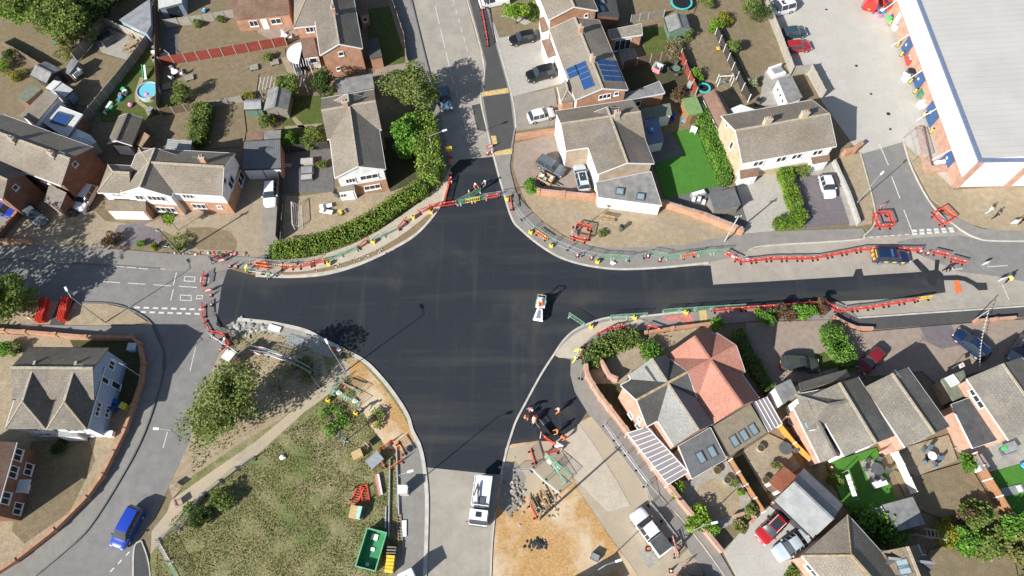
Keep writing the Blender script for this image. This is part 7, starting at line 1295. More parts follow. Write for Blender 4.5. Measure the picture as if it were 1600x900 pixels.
boxy('portable_toilet', 'green and white portable toilet with pink door by the tree', 'portable toilet', (368, 566), (8, -10), [('base', 'bin_grey', (0, 0, .08), (1.15, 1.15, .16)), ('body', 'skip_green', (0, 0, 1.15), (1.1, 1.1, 2.0)), ('roof', 'sign_white', (0, 0, 2.25), (1.2, 1.2, .22)), ('door', 'toy_pink', (0, -.57, 1.1), (.8, .04, 1.85)), ('vent', 'sign_white', (.4, .4, 2.4), (.12, .12, .3))])
rubble('rubble_heap', 'heap of broken slabs at the south west kerb', (388, 518), 34, 1.3, .7, .12, .36, ('stone', 'concrete_post', 'drive_concrete')); boxy('tool_pile', 'pile of tools and bags beside the curved kerb', 'tools', (532, 553), (10, 8), [('bag', 'cloth_white', (-.4, .2, .2), (.5, .4, .36)), ('bag', 'bin_grey', (.3, -.2, .2), (.6, .4, .34)), ('tool_box', 'barrier_red', (-.9, -.3, .15), (.5, .3, .28)), ('plank', 'wood', (.2, .5, .06), (1.9, .16, .07)), ('plank', 'cardboard', (.3, .75, .07), (1.5, .14, .07))])
boxy('slab_pack', 'single pale kerb slab lying on the corner footway', 'slab', (430, 514), (14, 4), [('slab', 'sign_white', (0, 0, .12), (1.6, .7, .2)), ('bearer', 'wood', (.5, 0, .02), (.1, .8, .06))])
boxy('sheet_stack', 'blue grey polythene sheet near the rubble heap', 'sheet', (462, 534), (16, 4), [('sheet', 'lead_grey', (0, 0, .04), (2.2, 1.5, .06)), ('fold', 'galvanised', (.4, .3, .1), (1.2, .5, .08))])
boxy('tool_trailer', 'dark asphalt hand cart beside the orange workers', 'cart', (851, 676), (9, 12), [('tray', 'iron', (0, 0, .5), (1.3, .8, .35)), ('axle', 'galvanised', (0, 0, .25), (.1, 1.0, .1)), ('wheel', 'black_rubber', (0, .52, .25), (.5, .1, .5)), ('wheel', 'black_rubber', (0, -.52, .25), (.5, .1, .5)), ('handle', 'galvanised', (-1.1, .3, .75), (1.0, .05, .05)), ('handle', 'galvanised', (-1.1, -.3, .75), (1.0, .05, .05))])
boxy('white_post', 'white marker board leaning beside the hand cart', 'board', (845, 678), (-2, 12), [('board', 'sign_white', (0, 0, .5), (1.3, .08, .3)), ('foot', 'black_rubber', (0, 0, .05), (.4, .5, .1))])
boxy('crate', 'pale yellow crate on the sand between the red barriers', 'box', (873, 699), (10, 6), [('body', 'cardboard', (0, 0, .25), (.9, .6, .5)), ('lid', 'sign_white', (0, 0, .52), (.94, .64, .05))])
boxy('water_meter_bag', 'pair of white sheets inside the sand pen', 'sheets', (866, 726), (12, 14), [('sheet', 'sheet_white', (-.6, -.2, .06), (.6, .5, .05)), ('sheet', 'sheet_white', (.5, .2, .06), (.6, .5, .05))])
rubble('spoil_heap', 'pile of broken concrete in the dug sandy hole', (806, 772), 80, .6, 1.3, .08, .26, ('drive_concrete', 'stone', 'dug_soil', 'worn_asphalt'), .15); rubble('asphalt_heap', 'small black heap of asphalt on the orange sand', (840, 850), 80, .3, .5, .1, .22, ('new_asphalt',), .12); rubble('soil_heap', 'reddish soil heap beside the wooden pole', (852, 786), 90, .7, .7, .1, .24, ('dug_soil', 'sandy_soil'), .3); rubble('loose_stones', 'scattered broken kerb stones along the dug verge', (560, 405), 30, 2.4, .22, .08, .2, ('stone', 'dug_soil', 'concrete_post'), 0, .36); boxy('plank_pile', 'pile of broken planks in the sandy hole', 'planks', (843, 785), (8, 16), [('plank', 'wood', (rnd(-.6, .6), rnd(-.9, .9), .08 + .05 * k), (rnd(1.2, 2.4), .14, .05)) for k in range(8)])
boxy('equipment_box', 'grey machine cover on the sand by the white lamp column', 'box', (929, 871), (8, 4), [('body', 'bin_grey', (0, 0, .35), (.9, .7, .7)), ('lid', 'lead_grey', (0, 0, .72), (.8, .6, .06)), ('tag', 'sign_white', (-.48, 0, .3), (.03, .2, .2))])
boxy('safety_bollard', 'orange bollard behind the white pickup', 'bollard', (1012, 858), (6, 0), [('post', 'barrier_orange', (0, 0, .5), (.22, .22, .9)), ('base', 'black_rubber', (0, 0, .05), (.5, .5, .1))])
boxy('bench', 'weathered wooden bench on the bare corner verge', 'bench', (947, 346), (22, 4), [('leg', 'concrete_post', (-.7, 0, .2), (.12, .5, .4)), ('leg', 'concrete_post', (.7, 0, .2), (.12, .5, .4))] + [('seat_slat', 'wood', (0, -.2 + k * .13, .43), (2.1, .11, .05)) for k in range(4)] + [('back_slat', 'wood', (0, .32 + .04 * k, .58 + k * .14), (2.1, .05, .11)) for k in range(3)])
r = boxy('litter_bin', 'black litter bin beside the wooden bench', 'bin', (970, 360), (8, -5), [('base', 'iron', (0, 0, .03), (.5, .5, .06))]); mb = MB().mat('bin_grey'); mb.tube((0, 0, .05), (0, 0, 1.0), .26, 12, .3); mb.build('drum', r); mb = MB().mat('iron'); mb.tube((0, 0, 1.0), (0, 0, 1.15), .32, 12, .2); mb.build('hood', r)
boxy('loaded_trailer', 'wooden trailer full of rubbish on the block paved drive', 'trailer', (852, 283), (16, 8), [('bed', 'wood', (0, 0, .5), (2.3, 1.4, .1)), ('side', 'wood', (0, .68, .75), (2.3, .06, .4)), ('side', 'wood', (0, -.68, .75), (2.3, .06, .4)), ('end', 'wood', (1.12, 0, .75), (.06, 1.3, .4)), ('end', 'wood', (-1.12, 0, .75), (.06, 1.3, .4)), ('wheel', 'black_rubber', (0, .82, .3), (.6, .16, .6)), ('wheel', 'black_rubber', (0, -.82, .3), (.6, .16, .6)), ('drawbar', 'iron', (1.7, 0, .45), (1.2, .1, .1))] + [('rubbish', ('sheet_white', 'bin_grey', 'cardboard', 'stone')[k % 4], (rnd(-.8, .8), rnd(-.4, .4), .75 + rnd(0, .2)), (rnd(.3, .6), rnd(.2, .5), .3)) for k in range(9)])
# things against the warehouse wall: posts, crates and bins
for i, (px, w) in enumerate((((1389, 39), 'topmost'), ((1401, 73), 'second'), ((1407, 88), 'third'), ((1421, 130), 'fourth'), ((1428, 146), 'fifth'), ((1441, 183), 'sixth'), ((1453, 208), 'lowest'))): boxy('yellow_bollard', f'{w} yellow bollard along the warehouse wall', 'bollard', px, (1, 0), [('post', 'plastic_yellow', (0, 0, .5), (.16, .16, 1.0)), ('cap', 'black_rubber', (0, 0, 1.02), (.18, .18, .06)), ('base_plate', 'iron', (0, 0, .015), (.32, .32, .03))])
for nm, lab, cat, px, dr, parts in (('crate', 'white and blue crate beside the warehouse wall', 'crate', (1399, 45), (8, -3), [('body', 'sheet_white', (0, 0, .4), (1.0, .8, .8)), ('lid', 'toy_blue', (.1, 0, .83), (.7, .6, .06))]), ('crate', 'red bin with two white lids beside the warehouse wall', 'bin', (1419, 97), (3, 10), [('body', 'barrier_red', (0, 0, .5), (1.7, .9, 1.0)), ('lid', 'sign_white', (.3, -.2, 1.03), (.35, .35, .06)), ('lid', 'sign_white', (-.3, -.2, 1.03), (.35, .35, .06))]), ('crate', 'dark grey box beside the warehouse wall', 'box', (1422, 119), (10, 2), [('body', 'bin_grey', (0, 0, .5), (1.5, 1.0, 1.0)), ('lid', 'iron', (0, 0, 1.03), (1.54, 1.04, .06))]), ('crate', 'pale blue box left of the dark grey box by the warehouse', 'box', (1413, 123), (8, 2), [('body', 'paint_silver_blue', (0, 0, .35), (1.0, .9, .7)), ('lid', 'sign_white', (0, 0, .73), (1.04, .94, .05))]), ('crate', 'wooden crate beside the warehouse wall', 'crate', (1433, 117), (3, 10), [('body', 'cardboard', (0, 0, .5), (1.3, .9, 1.0)), ('slat', 'wood', (0, 0, 1.03), (1.3, .2, .05))]), ('wheeled_bin', 'dark green wheeled bin beside the warehouse wall', 'bin', (1439, 152), (10, 3), [('body', 'timber_green', (0, 0, .55), (1.3, 1.0, 1.0)), ('lid', 'skip_green', (0, 0, 1.08), (1.36, 1.06, .08))]), ('sack', 'white sack with green mark beside the warehouse wall', 'sack', (1440, 166), (10, -2), [('body', 'sheet_white', (0, 0, .4), (1.2, 1.0, .8)), ('mark', 'toy_green', (.2, -.1, .82), (.5, .3, .03))]), ('sack', 'pale rubble sack beside the blue warehouse door', 'sack', (1449, 178), (10, 6), [('body', 'stone', (0, 0, .35), (1.0, .8, .7)), ('fold', 'sheet_white', (0, 0, .72), (.8, .6, .06))]), ('crate', 'green crate beside the red cars', 'crate', (1392, 30), (10, -4), [('body', 'toy_green', (0, 0, .3), (1.2, .7, .6)), ('lid', 'bin_grey', (.2, 0, .63), (.8, .6, .05))]), ('toy_heap', 'heap of pink and blue oddments beside the red van', 'oddments', (1375, 22), (10, -3), [('piece', ('toy_pink', 'toy_blue', 'bin_grey', 'sheet_white', 'toy_pink')[k % 5], (rnd(-1, 1), rnd(-.7, .7), .2), (rnd(.3, .6), rnd(.3, .5), .36)) for k in range(9)])): boxy(nm, lab, cat, px, dr, parts)
boxy('goods_pallet', 'two white wrapped pallets beside the warehouse planter', 'pallet', (1474, 257), (22, -3), [('pack', 'sheet_white', (-.75, 0, .45), (1.3, .5, .8)), ('pack', 'sheet_white', (.75, 0, .45), (1.3, .5, .8)), ('base', 'wood', (0, 0, .03), (3.0, .7, .08))])
boxy('cycle_shelter', 'flat clear cycle shelter frame beside the warehouse planter', 'shelter', (1424, 237), (10, 36), [('roof_frame', 'galvanised', (0, .8, 2.0), (4.6, .06, .06)), ('roof_frame', 'galvanised', (0, -.8, 2.0), (4.6, .06, .06)), ('roof_sheet', 'clear_glass', (0, 0, 2.04), (4.6, 1.6, .02)), ('post', 'galvanised', (2.2, .75, 1), (.06, .06, 2)), ('post', 'galvanised', (-2.2, .75, 1), (.06, .06, 2)), ('post', 'galvanised', (2.2, -.75, 1), (.06, .06, 2)), ('post', 'galvanised', (-2.2, -.75, 1), (.06, .06, 2))])

boxy('unseen_shadow_block', 'unseen block just below the bottom edge, added to shade the orange sand', 'shadow caster', (888, 948), (14, -8), [('body', 'panel_white', (0, 0, 1.5), (5.5, 2.4, 2.7)), ('roof', 'lead_grey', (0, 0, 2.9), (5.6, 2.5, .1)), ('skid', 'iron', (0, .8, .08), (5.4, .15, .16)), ('skid', 'iron', (0, -.8, .08), (5.4, .15, .16)), ('door', 'door_blue', (1.2, -1.22, 1.2), (.9, .05, 2.0))])  # out of view, added to cast the dark shadow on the sand
# ---------------------------------------------------------------- garden things
def table_set(label, px, r_=.6, chairs=4, top='bin_grey', chair='bin_grey', parasol=None):
    c = W(*px); z = gz(c.x, c.y); r = empty('garden_table', (c.x, c.y, z), rnd(0, 3), label, 'table'); mb = MB().mat(top); mb.tube((0, 0, .7), (0, 0, .74), r_, 18); mb.build('table_top', r); mb = MB().mat('iron'); mb.tube((0, 0, 0), (0, 0, .7), .06, 6); mb.build('pedestal', r); mb = MB().mat('iron'); mb.box((0, 0, .03), (.7, .7, .05)); mb.build('base', r)
    for k in range(chairs):
        t = k * 2 * math.pi / chairs + rnd(-.2, .2); rr = r_ + .45; q = empty('garden_chair', (c.x + math.cos(t) * rr, c.y + math.sin(t) * rr, z), t + math.pi, f'{ORD[k]} chair round the table: ' + label, 'chair', 'chairs of the ' + label[:60]); q['label'] = ' '.join((f'{ORD[k]} chair at the ' + label).split()[:16])
        mb = MB().mat(chair); mb.box((0, 0, .44), (.46, .46, .05)); mb.build('seat', q); mb = MB().mat(chair); mb.box((-.23, 0, .72), (.05, .46, .5)); mb.build('backrest', q)
        for x, y in ((-.19, -.19), (-.19, .19), (.19, -.19), (.19, .19)): mb = MB().mat(chair); mb.tube((x, y, 0), (x, y, .43), .02, 4); mb.build('leg', q)
table_set('round black table on the turf garden', (1365, 735), .7, 6); table_set('round dark table in the stone garden', (1223, 703), .75, 1); table_set('round green table in the shaded yard', (1055, 113), .6, 4, 'timber_green'); table_set('pale round table with blue chairs on the beige patio', (1450, 715), .5, 5, 'sign_white', 'paint_steel_blue'); table_set('small round table on the brick patio', (446, 62), .5, 3, 'sign_white', 'sign_white'); table_set('white round table below the red fence', (276, 118), .5, 3, 'sign_white', 'sign_white')
boxy('garden_table', 'long wooden table on the walled patio', 'table', (209, 75), (10, -7), [('table_top', 'wood', (0, 0, .74), (1.9, .9, .06)), ('leg', 'wood', (.8, .35, .36), (.09, .09, .72)), ('leg', 'wood', (-.8, .35, .36), (.09, .09, .72)), ('leg', 'wood', (.8, -.35, .36), (.09, .09, .72)), ('leg', 'wood', (-.8, -.35, .36), (.09, .09, .72))])
for i, px in enumerate(((195, 80), (204, 84), (218, 68), (221, 75), (205, 62))): boxy('garden_chair', ['leftmost', 'second', 'rear', 'right hand', 'farthest'][i] + ' wooden chair round the long patio table', 'chair', px, (10, -7 + i), [('seat', 'wood', (0, 0, .45), (.5, .5, .05)), ('backrest', 'wood', (.25, 0, .75), (.05, .5, .55)), ('leg', 'wood', (.2, .2, .22), (.05, .05, .44)), ('leg', 'wood', (-.2, .2, .22), (.05, .05, .44)), ('leg', 'wood', (.2, -.2, .22), (.05, .05, .44)), ('leg', 'wood', (-.2, -.2, .22), (.05, .05, .44))])
boxy('hot_tub', 'black covered hot tub on the walled patio', 'hot tub', (170, 65), (12, -8), [('tub', 'bin_grey', (0, 0, .4), (2.1, 1.9, .8)), ('cover', 'iron', (0, 0, .85), (2.2, 2.0, .1)), ('fold', 'bin_grey', (0, 0, .905), (.06, 2.0, .02))])
def round_pool(label, px, rr, h, wall, water, name='paddling_pool', cat='pool'):
    c = W(*px); r = empty(name, (c.x, c.y, gz(c.x, c.y)), 0, label, cat); mb = MB().mat(wall); n = 26
    P = [(math.cos(2 * math.pi * k / n), math.sin(2 * math.pi * k / n)) for k in range(n)]
    for k in range(n): a, b_ = P[k], P[(k + 1) % n]; mb.prism([(a[0] * (rr - .12), a[1] * (rr - .12), h), (a[0] * rr, a[1] * rr, h), (b_[0] * rr, b_[1] * rr, h), (b_[0] * (rr - .12), b_[1] * (rr - .12), h)], h)
    mb.build('wall', r); mb = MB().mat(water); mb.prism([(a[0] * (rr - .13), a[1] * (rr - .13), h * .8) for a in P], h * .75); mb.build('water', r); return r
r = round_pool('round blue swimming pool beside the long dark fence', (235, 147), 1.65, .8, 'paint_silver_blue', 'pool_water', 'swimming_pool'); 
for px, m_, w in (((229, 148), 'toy_pink', 'pink'), ((234, 154), 'toy_orange', 'orange')): c = W(*px, .66); r = empty('pool_float', (c.x, c.y, .66), 0, f'{w} inflatable float on the blue pool', 'float'); mb = MB().mat(m_); mb.ball((0, 0, .08), .34, 10, 6, .35); mb.build('ring', r, smooth=True); mb = MB().mat('sign_white'); mb.ball((0, 0, .14), .14, 8, 5, .6); mb.build('centre', r, smooth=True)
c = W(229, 118); d = W(231, 104) - c; r = empty('slide', (c.x, c.y, gz(c.x, c.y)), math.atan2(d.y, d.x), 'green and white plastic slide beside the blue pool', 'slide'); mb = MB().mat('sign_white'); mb.prism([(-.9, -.25, .12), (1.0, -.25, 1.05), (1.0, .25, 1.05), (-.9, .25, .12)], .06); mb.build('chute', r); 
for y in (-.27, .27): mb = MB().mat('toy_green'); mb.prism([(-.9, y - .03, .3), (1.0, y - .03, 1.25), (1.0, y + .03, 1.25), (-.9, y + .03, .3)], .2); mb.build('side_rail', r)
mb = MB().mat('toy_green'); mb.line([(1.05, -.2, 1.05), (1.45, -.2, 0)], .04, 5); mb.line([(1.05, .2, 1.05), (1.45, .2, 0)], .04, 5); mb.build('ladder', r)
def trampoline(label, px, rr):
    c = W(*px); r = empty('trampoline', (c.x, c.y, gz(c.x, c.y)), 0, label, 'trampoline'); n = 24; P = [(math.cos(2 * math.pi * k / n), math.sin(2 * math.pi * k / n)) for k in range(n)]; mb = MB().mat('toy_teal')
    for k in range(n): a, b_ = P[k], P[(k + 1) % n]; mb.prism([(a[0] * (rr - .3), a[1] * (rr - .3), .8), (a[0] * rr, a[1] * rr, .8), (b_[0] * rr, b_[1] * rr, .8), (b_[0] * (rr - .3), b_[1] * (rr - .3), .8)], .06)
    mb.build('pad', r); mb = MB().mat('cloth_black'); mb.prism([(a[0] * (rr - .31), a[1] * (rr - .31), .78) for a in P], .02); mb.build('mat', r)
    for k in range(6): t = k * math.pi / 3; mb = MB().mat('galvanised'); mb.tube((math.cos(t) * rr * .95, math.sin(t) * rr * .95, 0), (math.cos(t) * rr * .95, math.sin(t) * rr * .95, .75), .03, 5); mb.build('leg', r)
trampoline('teal rimmed round trampoline on the top right lawn', (1063, 10), 1.75); trampoline('small grey trampoline beside the rust roofed outbuilding', (1098, 143), 1.0)
def goal(label, px, dr, w, h=1.5, dp=1.0):
    c = W(*px); d = W(px[0] + dr[0], px[1] + dr[1]) - c; r = empty('football_goal', (c.x, c.y, gz(c.x, c.y)), math.atan2(d.y, d.x), label, 'goal'); mb = MB().mat('sign_white'); mb.line([(-w / 2, 0, 0), (-w / 2, 0, h), (w / 2, 0, h), (w / 2, 0, 0)], .05, 6); mb.build('frame', r); mb = MB().mat('sign_white')
    mb.line([(-w / 2, 0, h), (-w / 2, dp, .03), (w / 2, dp, .03), (w / 2, 0, h)], .03, 5); mb.build('back_frame', r); mb = MB().mat('sign_white')
    for k in range(1, 10): x = -w / 2 + w * k / 10; mb.tube((x, 0, h), (x, dp, .03), .008, 3, cap=False)
    for k in range(1, 5): t = k / 5; mb.tube((-w / 2, dp * t, h * (1 - t)), (w / 2, dp * t, h * (1 - t)), .008, 3, cap=False)
    o = mb.build('net', r); o['kind'] = 'stuff'
goal('white football goal on the side patio', (461, 342), (2, 40), 3.6); goal('white football goal on the top left lawn', (25, 24), (22, 6), 2.4)
def airer(label, px, cloths, h=1.7):
    c = W(*px); r = empty('rotary_airer', (c.x, c.y, gz(c.x, c.y)), rnd(0, 1), label, 'clothes airer'); mb = MB().mat('galvanised'); mb.tube((0, 0, 0), (0, 0, h), .03, 6); mb.build('post', r)
    for k in range(4): t = k * math.pi / 2; mb = MB().mat('galvanised'); mb.tube((0, 0, h - .3), (math.cos(t) * 1.1, math.sin(t) * 1.1, h), .018, 4); mb.build('arm', r)
    for k, m_ in enumerate(cloths): t = k * math.pi / 2 + math.pi / 4; mb = MB().mat(m_); q = .35 + .2 * (k % 3); mb.box((math.cos(t) * q, math.sin(t) * q, h - .45), (1.1, .06, .8), t + math.pi / 2); mb.build('washing', r)
airer('clothes airer with pale washing in the shaded yard', (1026, 116), ['cloth_white', 'cloth_white', 'sign_pink', 'cloth_white', 'paint_silver_blue', 'cloth_white']); airer('empty clothes airer on the dry garden below the red fence', (371, 118), []); airer('clothes airer with white sheets on the dry lawn', (127, 122), ['sheet_white', 'sheet_white', 'sheet_white', 'sheet_white', 'cloth_white', 'sheet_white'])
c, e2 = W(1313, 740), W(1328, 785); r = empty('washing_line', (c.x, c.y, gz(c.x, c.y)), 0, 'washing line with white towels across the turf garden', 'washing line'); d = e2 - c; mb = MB().mat('galvanised'); mb.tube((0, 0, 0), (0, 0, 1.9), .04, 6); mb.tube(d, d + Vector((0, 0, 1.9)), .04, 6); mb.build('posts', r); mb = MB().mat('sign_white'); mb.tube((0, 0, 1.85), d + Vector((0, 0, 1.85)), .012, 4); mb.build('line', r)
for k in range(4): p = d * (.25 + .17 * k); mb = MB().mat('sheet_white'); mb.box((p.x, p.y, 1.35), (.75, .05, 1.0), math.atan2(d.y, d.x)); mb.build('towel', r)
boxy('sofa_set', 'dark garden sofa set with pale cushions on the side patio', 'sofa', (481, 272), (12, -1), [('table', 'stone', (0, 1.7, .4), (1.7, .9, .8)), ('seat', 'bin_grey', (0, .3, .25), (1.9, 1.5, .5)), ('cushion', 'lead_grey', (0, .3, .55), (1.5, 1.0, .14)), ('seat', 'bin_grey', (0, -.9, .25), (1.6, .8, .5)), ('cushion', 'stone', (0, -.9, .55), (1.5, .7, .14))])
boxy('sun_lounger', 'left white lounger on the bare front lawn', 'lounger', (510, 325), (14, -4), [('bed', 'sheet_white', (.2, 0, .35), (1.3, .6, .12)), ('back', 'sheet_white', (-.55, 0, .55), (.5, .6, .3)), ('leg', 'galvanised', (.7, 0, .15), (.05, .5, .3)), ('leg', 'galvanised', (-.4, 0, .15), (.05, .5, .3))]); boxy('sun_lounger', 'lower white lounger on the bare front lawn', 'lounger', (511, 333), (14, 2), [('bed', 'sheet_white', (.2, 0, .35), (1.3, .6, .12)), ('back', 'sheet_white', (-.55, 0, .55), (.5, .6, .3)), ('leg', 'galvanised', (.7, 0, .15), (.05, .5, .3)), ('leg', 'galvanised', (-.4, 0, .15), (.05, .5, .3))]); boxy('yellow_stool', 'yellow toy frame beside the front hedge', 'toy', (531, 336), (5, 8), [('leg', 'plastic_yellow', (-.3, .2, .3), (.08, .08, .6)), ('leg', 'plastic_yellow', (.3, .2, .3), (.08, .08, .6)), ('seat', 'plastic_yellow', (0, .2, .62), (.75, .35, .06)), ('rail', 'bin_grey', (0, -.2, .4), (.7, .05, .4))])
boxy('wheelie_bin', 'dark wheelie bin beside the brown brick gable porch', 'bin', (118, 336), (4, 4), [('body', 'bin_grey', (0, 0, .5), (.6, .6, 1)), ('lid', 'iron', (0, 0, 1.03), (.66, .66, .06))])
for lab, px, m_, l_ in (('blue wheelie bin beside the blue house', (182, 640), 'bin_blue', 'bin_blue'), ('second blue wheelie bin beside the blue house', (187, 633), 'bin_blue', 'bin_blue'), ('yellow lidded round tub beside the blue house', (199, 638), 'bin_yellow', 'bin_yellow'), ('dark bin by the porch of the white gabled house', (528, 306), 'bin_grey', 'iron'), ('grey bin beside the pink brick wall', (1232, 662), 'bin_grey', 'iron'), ('second grey bin beside the orange fence', (1246, 690), 'bin_grey', 'iron'), ('black bin behind the semi-detached pair', (1183, 163), 'bin_grey', 'iron'), ('dark water butt below the blue pool', (240, 178), 'bin_grey', 'lead_grey'), ('white water butt beside the grey trampoline', (1076, 138), 'lead_grey', 'stone'), ('dark bin beside the moss green outbuilding', (1044, 190), 'bin_grey', 'iron'), ('blue bin beside the moss green outbuilding', (1050, 186), 'bin_blue', 'bin_blue')): boxy('wheelie_bin' if 'bin' in lab else 'water_butt', lab, 'bin', px, (5, 2), [('body', m_, (0, 0, .5), (.62, .66, .98)), ('lid', l_, (0, 0, 1.02), (.7, .74, .07)), ('handle', 'iron', (-.36, 0, .95), (.06, .5, .06))])
boxy('storage_box', 'pale grey storage box in the shaded bed of the blue house', 'box', (212, 546), (12, 0), [('body', 'render_blue', (0, 0, .4), (1.0, .9, .8)), ('lid', 'paint_silver_blue', (0, 0, .84), (1.06, .96, .08))]); boxy('storage_box', 'white box on the grass corner of the blue house', 'box', (176, 680), (10, 0), [('body', 'sign_white', (0, 0, .35), (.8, .6, .7)), ('lid', 'sheet_white', (0, 0, .72), (.84, .64, .05))])
boxy('toy_kitchen', 'turquoise play table on the top left lawn', 'toy', (90, 68), (10, -4), [('top', 'toy_teal', (0, 0, .5), (1.1, .9, .1)), ('leg', 'toy_teal', (.4, .3, .24), (.1, .1, .48)), ('leg', 'toy_teal', (-.4, -.3, .24), (.1, .1, .48)), ('leg', 'toy_teal', (-.4, .3, .24), (.1, .1, .48)), ('leg', 'toy_teal', (.4, -.3, .24), (.1, .1, .48)), ('cover', 'bin_grey', (.7, .5, .2), (.9, .4, .3))])
for lab, px, m_, nm in (('pink play ball on the pool garden grass', (205, 165), 'toy_pink', 'play_ball'), ('orange and blue ride-on toy beside the black panel fence', (1122, 77), 'toy_orange', 'ride_on_toy'), ('blue toy car on the slate grey patio', (1068, 190), 'toy_blue', 'toy_car'), ('bright blue toy on the far turf garden', (1598, 728), 'toy_blue', 'toy_car'), ('blue and white toy beside the top garden path', (320, 18), 'toy_blue', 'toy_car'), ('red toy beside the turf garden towel line', (1298, 732), 'barrier_red', 'toy_car'), ('blue tarpaulin bundle on the slate blue lean-to', (1017, 205), 'toy_blue', 'tarpaulin')):
    c = W(*px); z = gz(c.x, c.y) if 'tarp' not in lab else 2.36; c = W(px[0], px[1], z); r = empty(nm, (c.x, c.y, z), rnd(0, 3), lab, 'toy' if 'tarp' not in lab else 'tarpaulin'); mb = MB().mat(m_); mb.ball((0, 0, .3), .5, 10, 6, .55); mb.build('body', r, smooth=True); mb = MB().mat('sign_white' if m_ != 'toy_orange' else 'toy_blue'); mb.ball((.15, 0, .5), .22, 8, 5, .5); mb.build('seat', r, smooth=True); r.scale = [.6 if 'red' in lab else .8] * 3
    for x, y in ((.35, .3), (.35, -.3), (-.35, .3), (-.35, -.3)): mb = MB().mat('black_rubber'); mb.tube((x, y - .04, .12), (x, y + .04, .12), .12, 8); mb.build('wheel', r)
boxy('garden_swing', 'white swing frame behind the semi-detached pair', 'swing', (1130, 133), (16, -1), [('beam', 'sign_white', (0, 0, 1.8), (2.2, .1, .1)), ('leg', 'sign_white', (1.05, .4, .9), (.08, .08, 1.8)), ('leg', 'sign_white', (-1.05, .4, .9), (.08, .08, 1.8)), ('leg', 'sign_white', (1.05, -.4, .9), (.08, .08, 1.8)), ('leg', 'sign_white', (-1.05, -.4, .9), (.08, .08, 1.8)), ('seat', 'toy_blue', (0, 0, .5), (.5, .25, .05))])
boxy('garden_sofa', 'white outdoor seat with grey cushions beside the plank fence', 'sofa', (1212, 116), (12, -4), [('base', 'sheet_white', (0, 0, .25), (2.2, 1.6, .5)), ('cushion', 'lead_grey', (.1, .1, .56), (1.6, 1.0, .14)), ('back', 'sheet_white', (0, .75, .6), (2.2, .18, .7))]); boxy('patio_lounger', 'white cushioned lounger on the turf garden patio', 'lounger', (1371, 757), (12, -4), [('bed', 'sheet_white', (0, 0, .35), (1.7, .7, .16)), ('leg', 'iron', (.7, 0, .13), (.06, .6, .27)), ('leg', 'iron', (-.7, 0, .13), (.06, .6, .27))]); boxy('bar_stools', 'white round stools and table on the slate patio', 'stools', (1094, 317), (10, 3), [('stool', 'sign_white', (k * .7 - 1, .3 * (k % 2), .3), (.4, .4, .6)) for k in range(4)]); boxy('rattan_set', 'white cushioned seats on the slate patio', 'seats', (1090, 306), (14, -4), [('seat', 'lead_grey', (-.6, 0, .25), (.9, .8, .5)), ('seat', 'lead_grey', (.6, 0, .25), (.9, .8, .5)), ('cushion', 'sign_white', (0, .1, .54), (1.8, .5, .1))]); boxy('picnic_bench', 'white chair set on the artificial turf', 'chairs', (1082, 208), (6, 2), [('seat', 'sign_white', (0, 0, .45), (.9, .6, .06)), ('leg', 'sign_white', (.35, 0, .22), (.06, .5, .44)), ('leg', 'sign_white', (-.35, 0, .22), (.06, .5, .44)), ('back', 'sign_white', (0, .3, .75), (.9, .06, .5))])
boxy('covered_bench', 'dark covered bench on the grey terrace at the right edge', 'bench', (1570, 705), (14, -5), [('seat', 'bin_grey', (0, 0, .3), (1.6, .8, .6)), ('cover', 'lead_grey', (.2, .2, .66), (1.8, 1.0, .1)), ('cushion', 'toy_green', (-.6, .3, .76), (.6, .4, .12))]); boxy('lounger_mat', 'long pale mat lying on the far turf garden', 'mat', (1575, 768), (20, -5), [('mat', 'lead_grey', (0, 0, .06), (3.4, .9, .08)), ('pillow', 'sign_white', (1.2, 0, .14), (.5, .7, .08))]); boxy('arbour', 'wooden arbour beside the summerhouse in the bottom right gardens', 'arbour', (1448, 838), (14, 2), [('rail', 'timber_pale', (0, .4, 1.9), (2.4, .08, .08)), ('rail', 'timber_pale', (0, -.4, 1.9), (2.4, .08, .08))] + [('post', 'timber_pale', (x, y, .95), (.09, .09, 1.9)) for x in (-1.1, 1.1) for y in (-.4, .4)] + [('slat', 'timber_pale', (-1 + .4 * k, 0, 1.97), (.07, 1.0, .05)) for k in range(6)])
round_pool('small blue paddling pool beside the leafy creeper hedge', (1367, 806), .9, .3, 'toy_blue', 'pool_water')
for lab, px in (('brown pot plant stand in the round garden, upper', (1118, 737)), ('white planter with dark soil in the round garden', (1134, 752)), ('large round barrel planter in the stone garden', (1194, 752)), ('pot by the white door of the mossy shed', (1186, 702))): c = W(*px); r = empty('planter', (c.x, c.y, gz(c.x, c.y)), 0, lab, 'planter'); mb = MB().mat('stone' if 'white' in lab else 'wood'); mb.tube((0, 0, 0), (0, 0, .55), .38, 14, .46); mb.build('pot', r); mb = MB().mat('shade_bed'); mb.tube((0, 0, .5), (0, 0, .57), .4, 14); mb.build('soil', r)
for i, px in enumerate(((297, 124), (262, 138), (430, 100), (398, 108))): boxy('garden_bench', ['low slatted seat in the dry garden, right', 'slatted steps beside the dark fence', 'small rockery frame below the red fence, right', 'small rockery frame below the red fence, left'][i], 'slatted seat', px, (8, -2), [('slat', 'timber_pale', (0, -.4 + k * .22, .3), (1.3, .14, .05)) for k in range(5)] + [('bearer', 'timber_grey', (.5, 0, .14), (.08, 1.0, .27)), ('bearer', 'timber_grey', (-.5, 0, .14), (.08, 1.0, .27))])
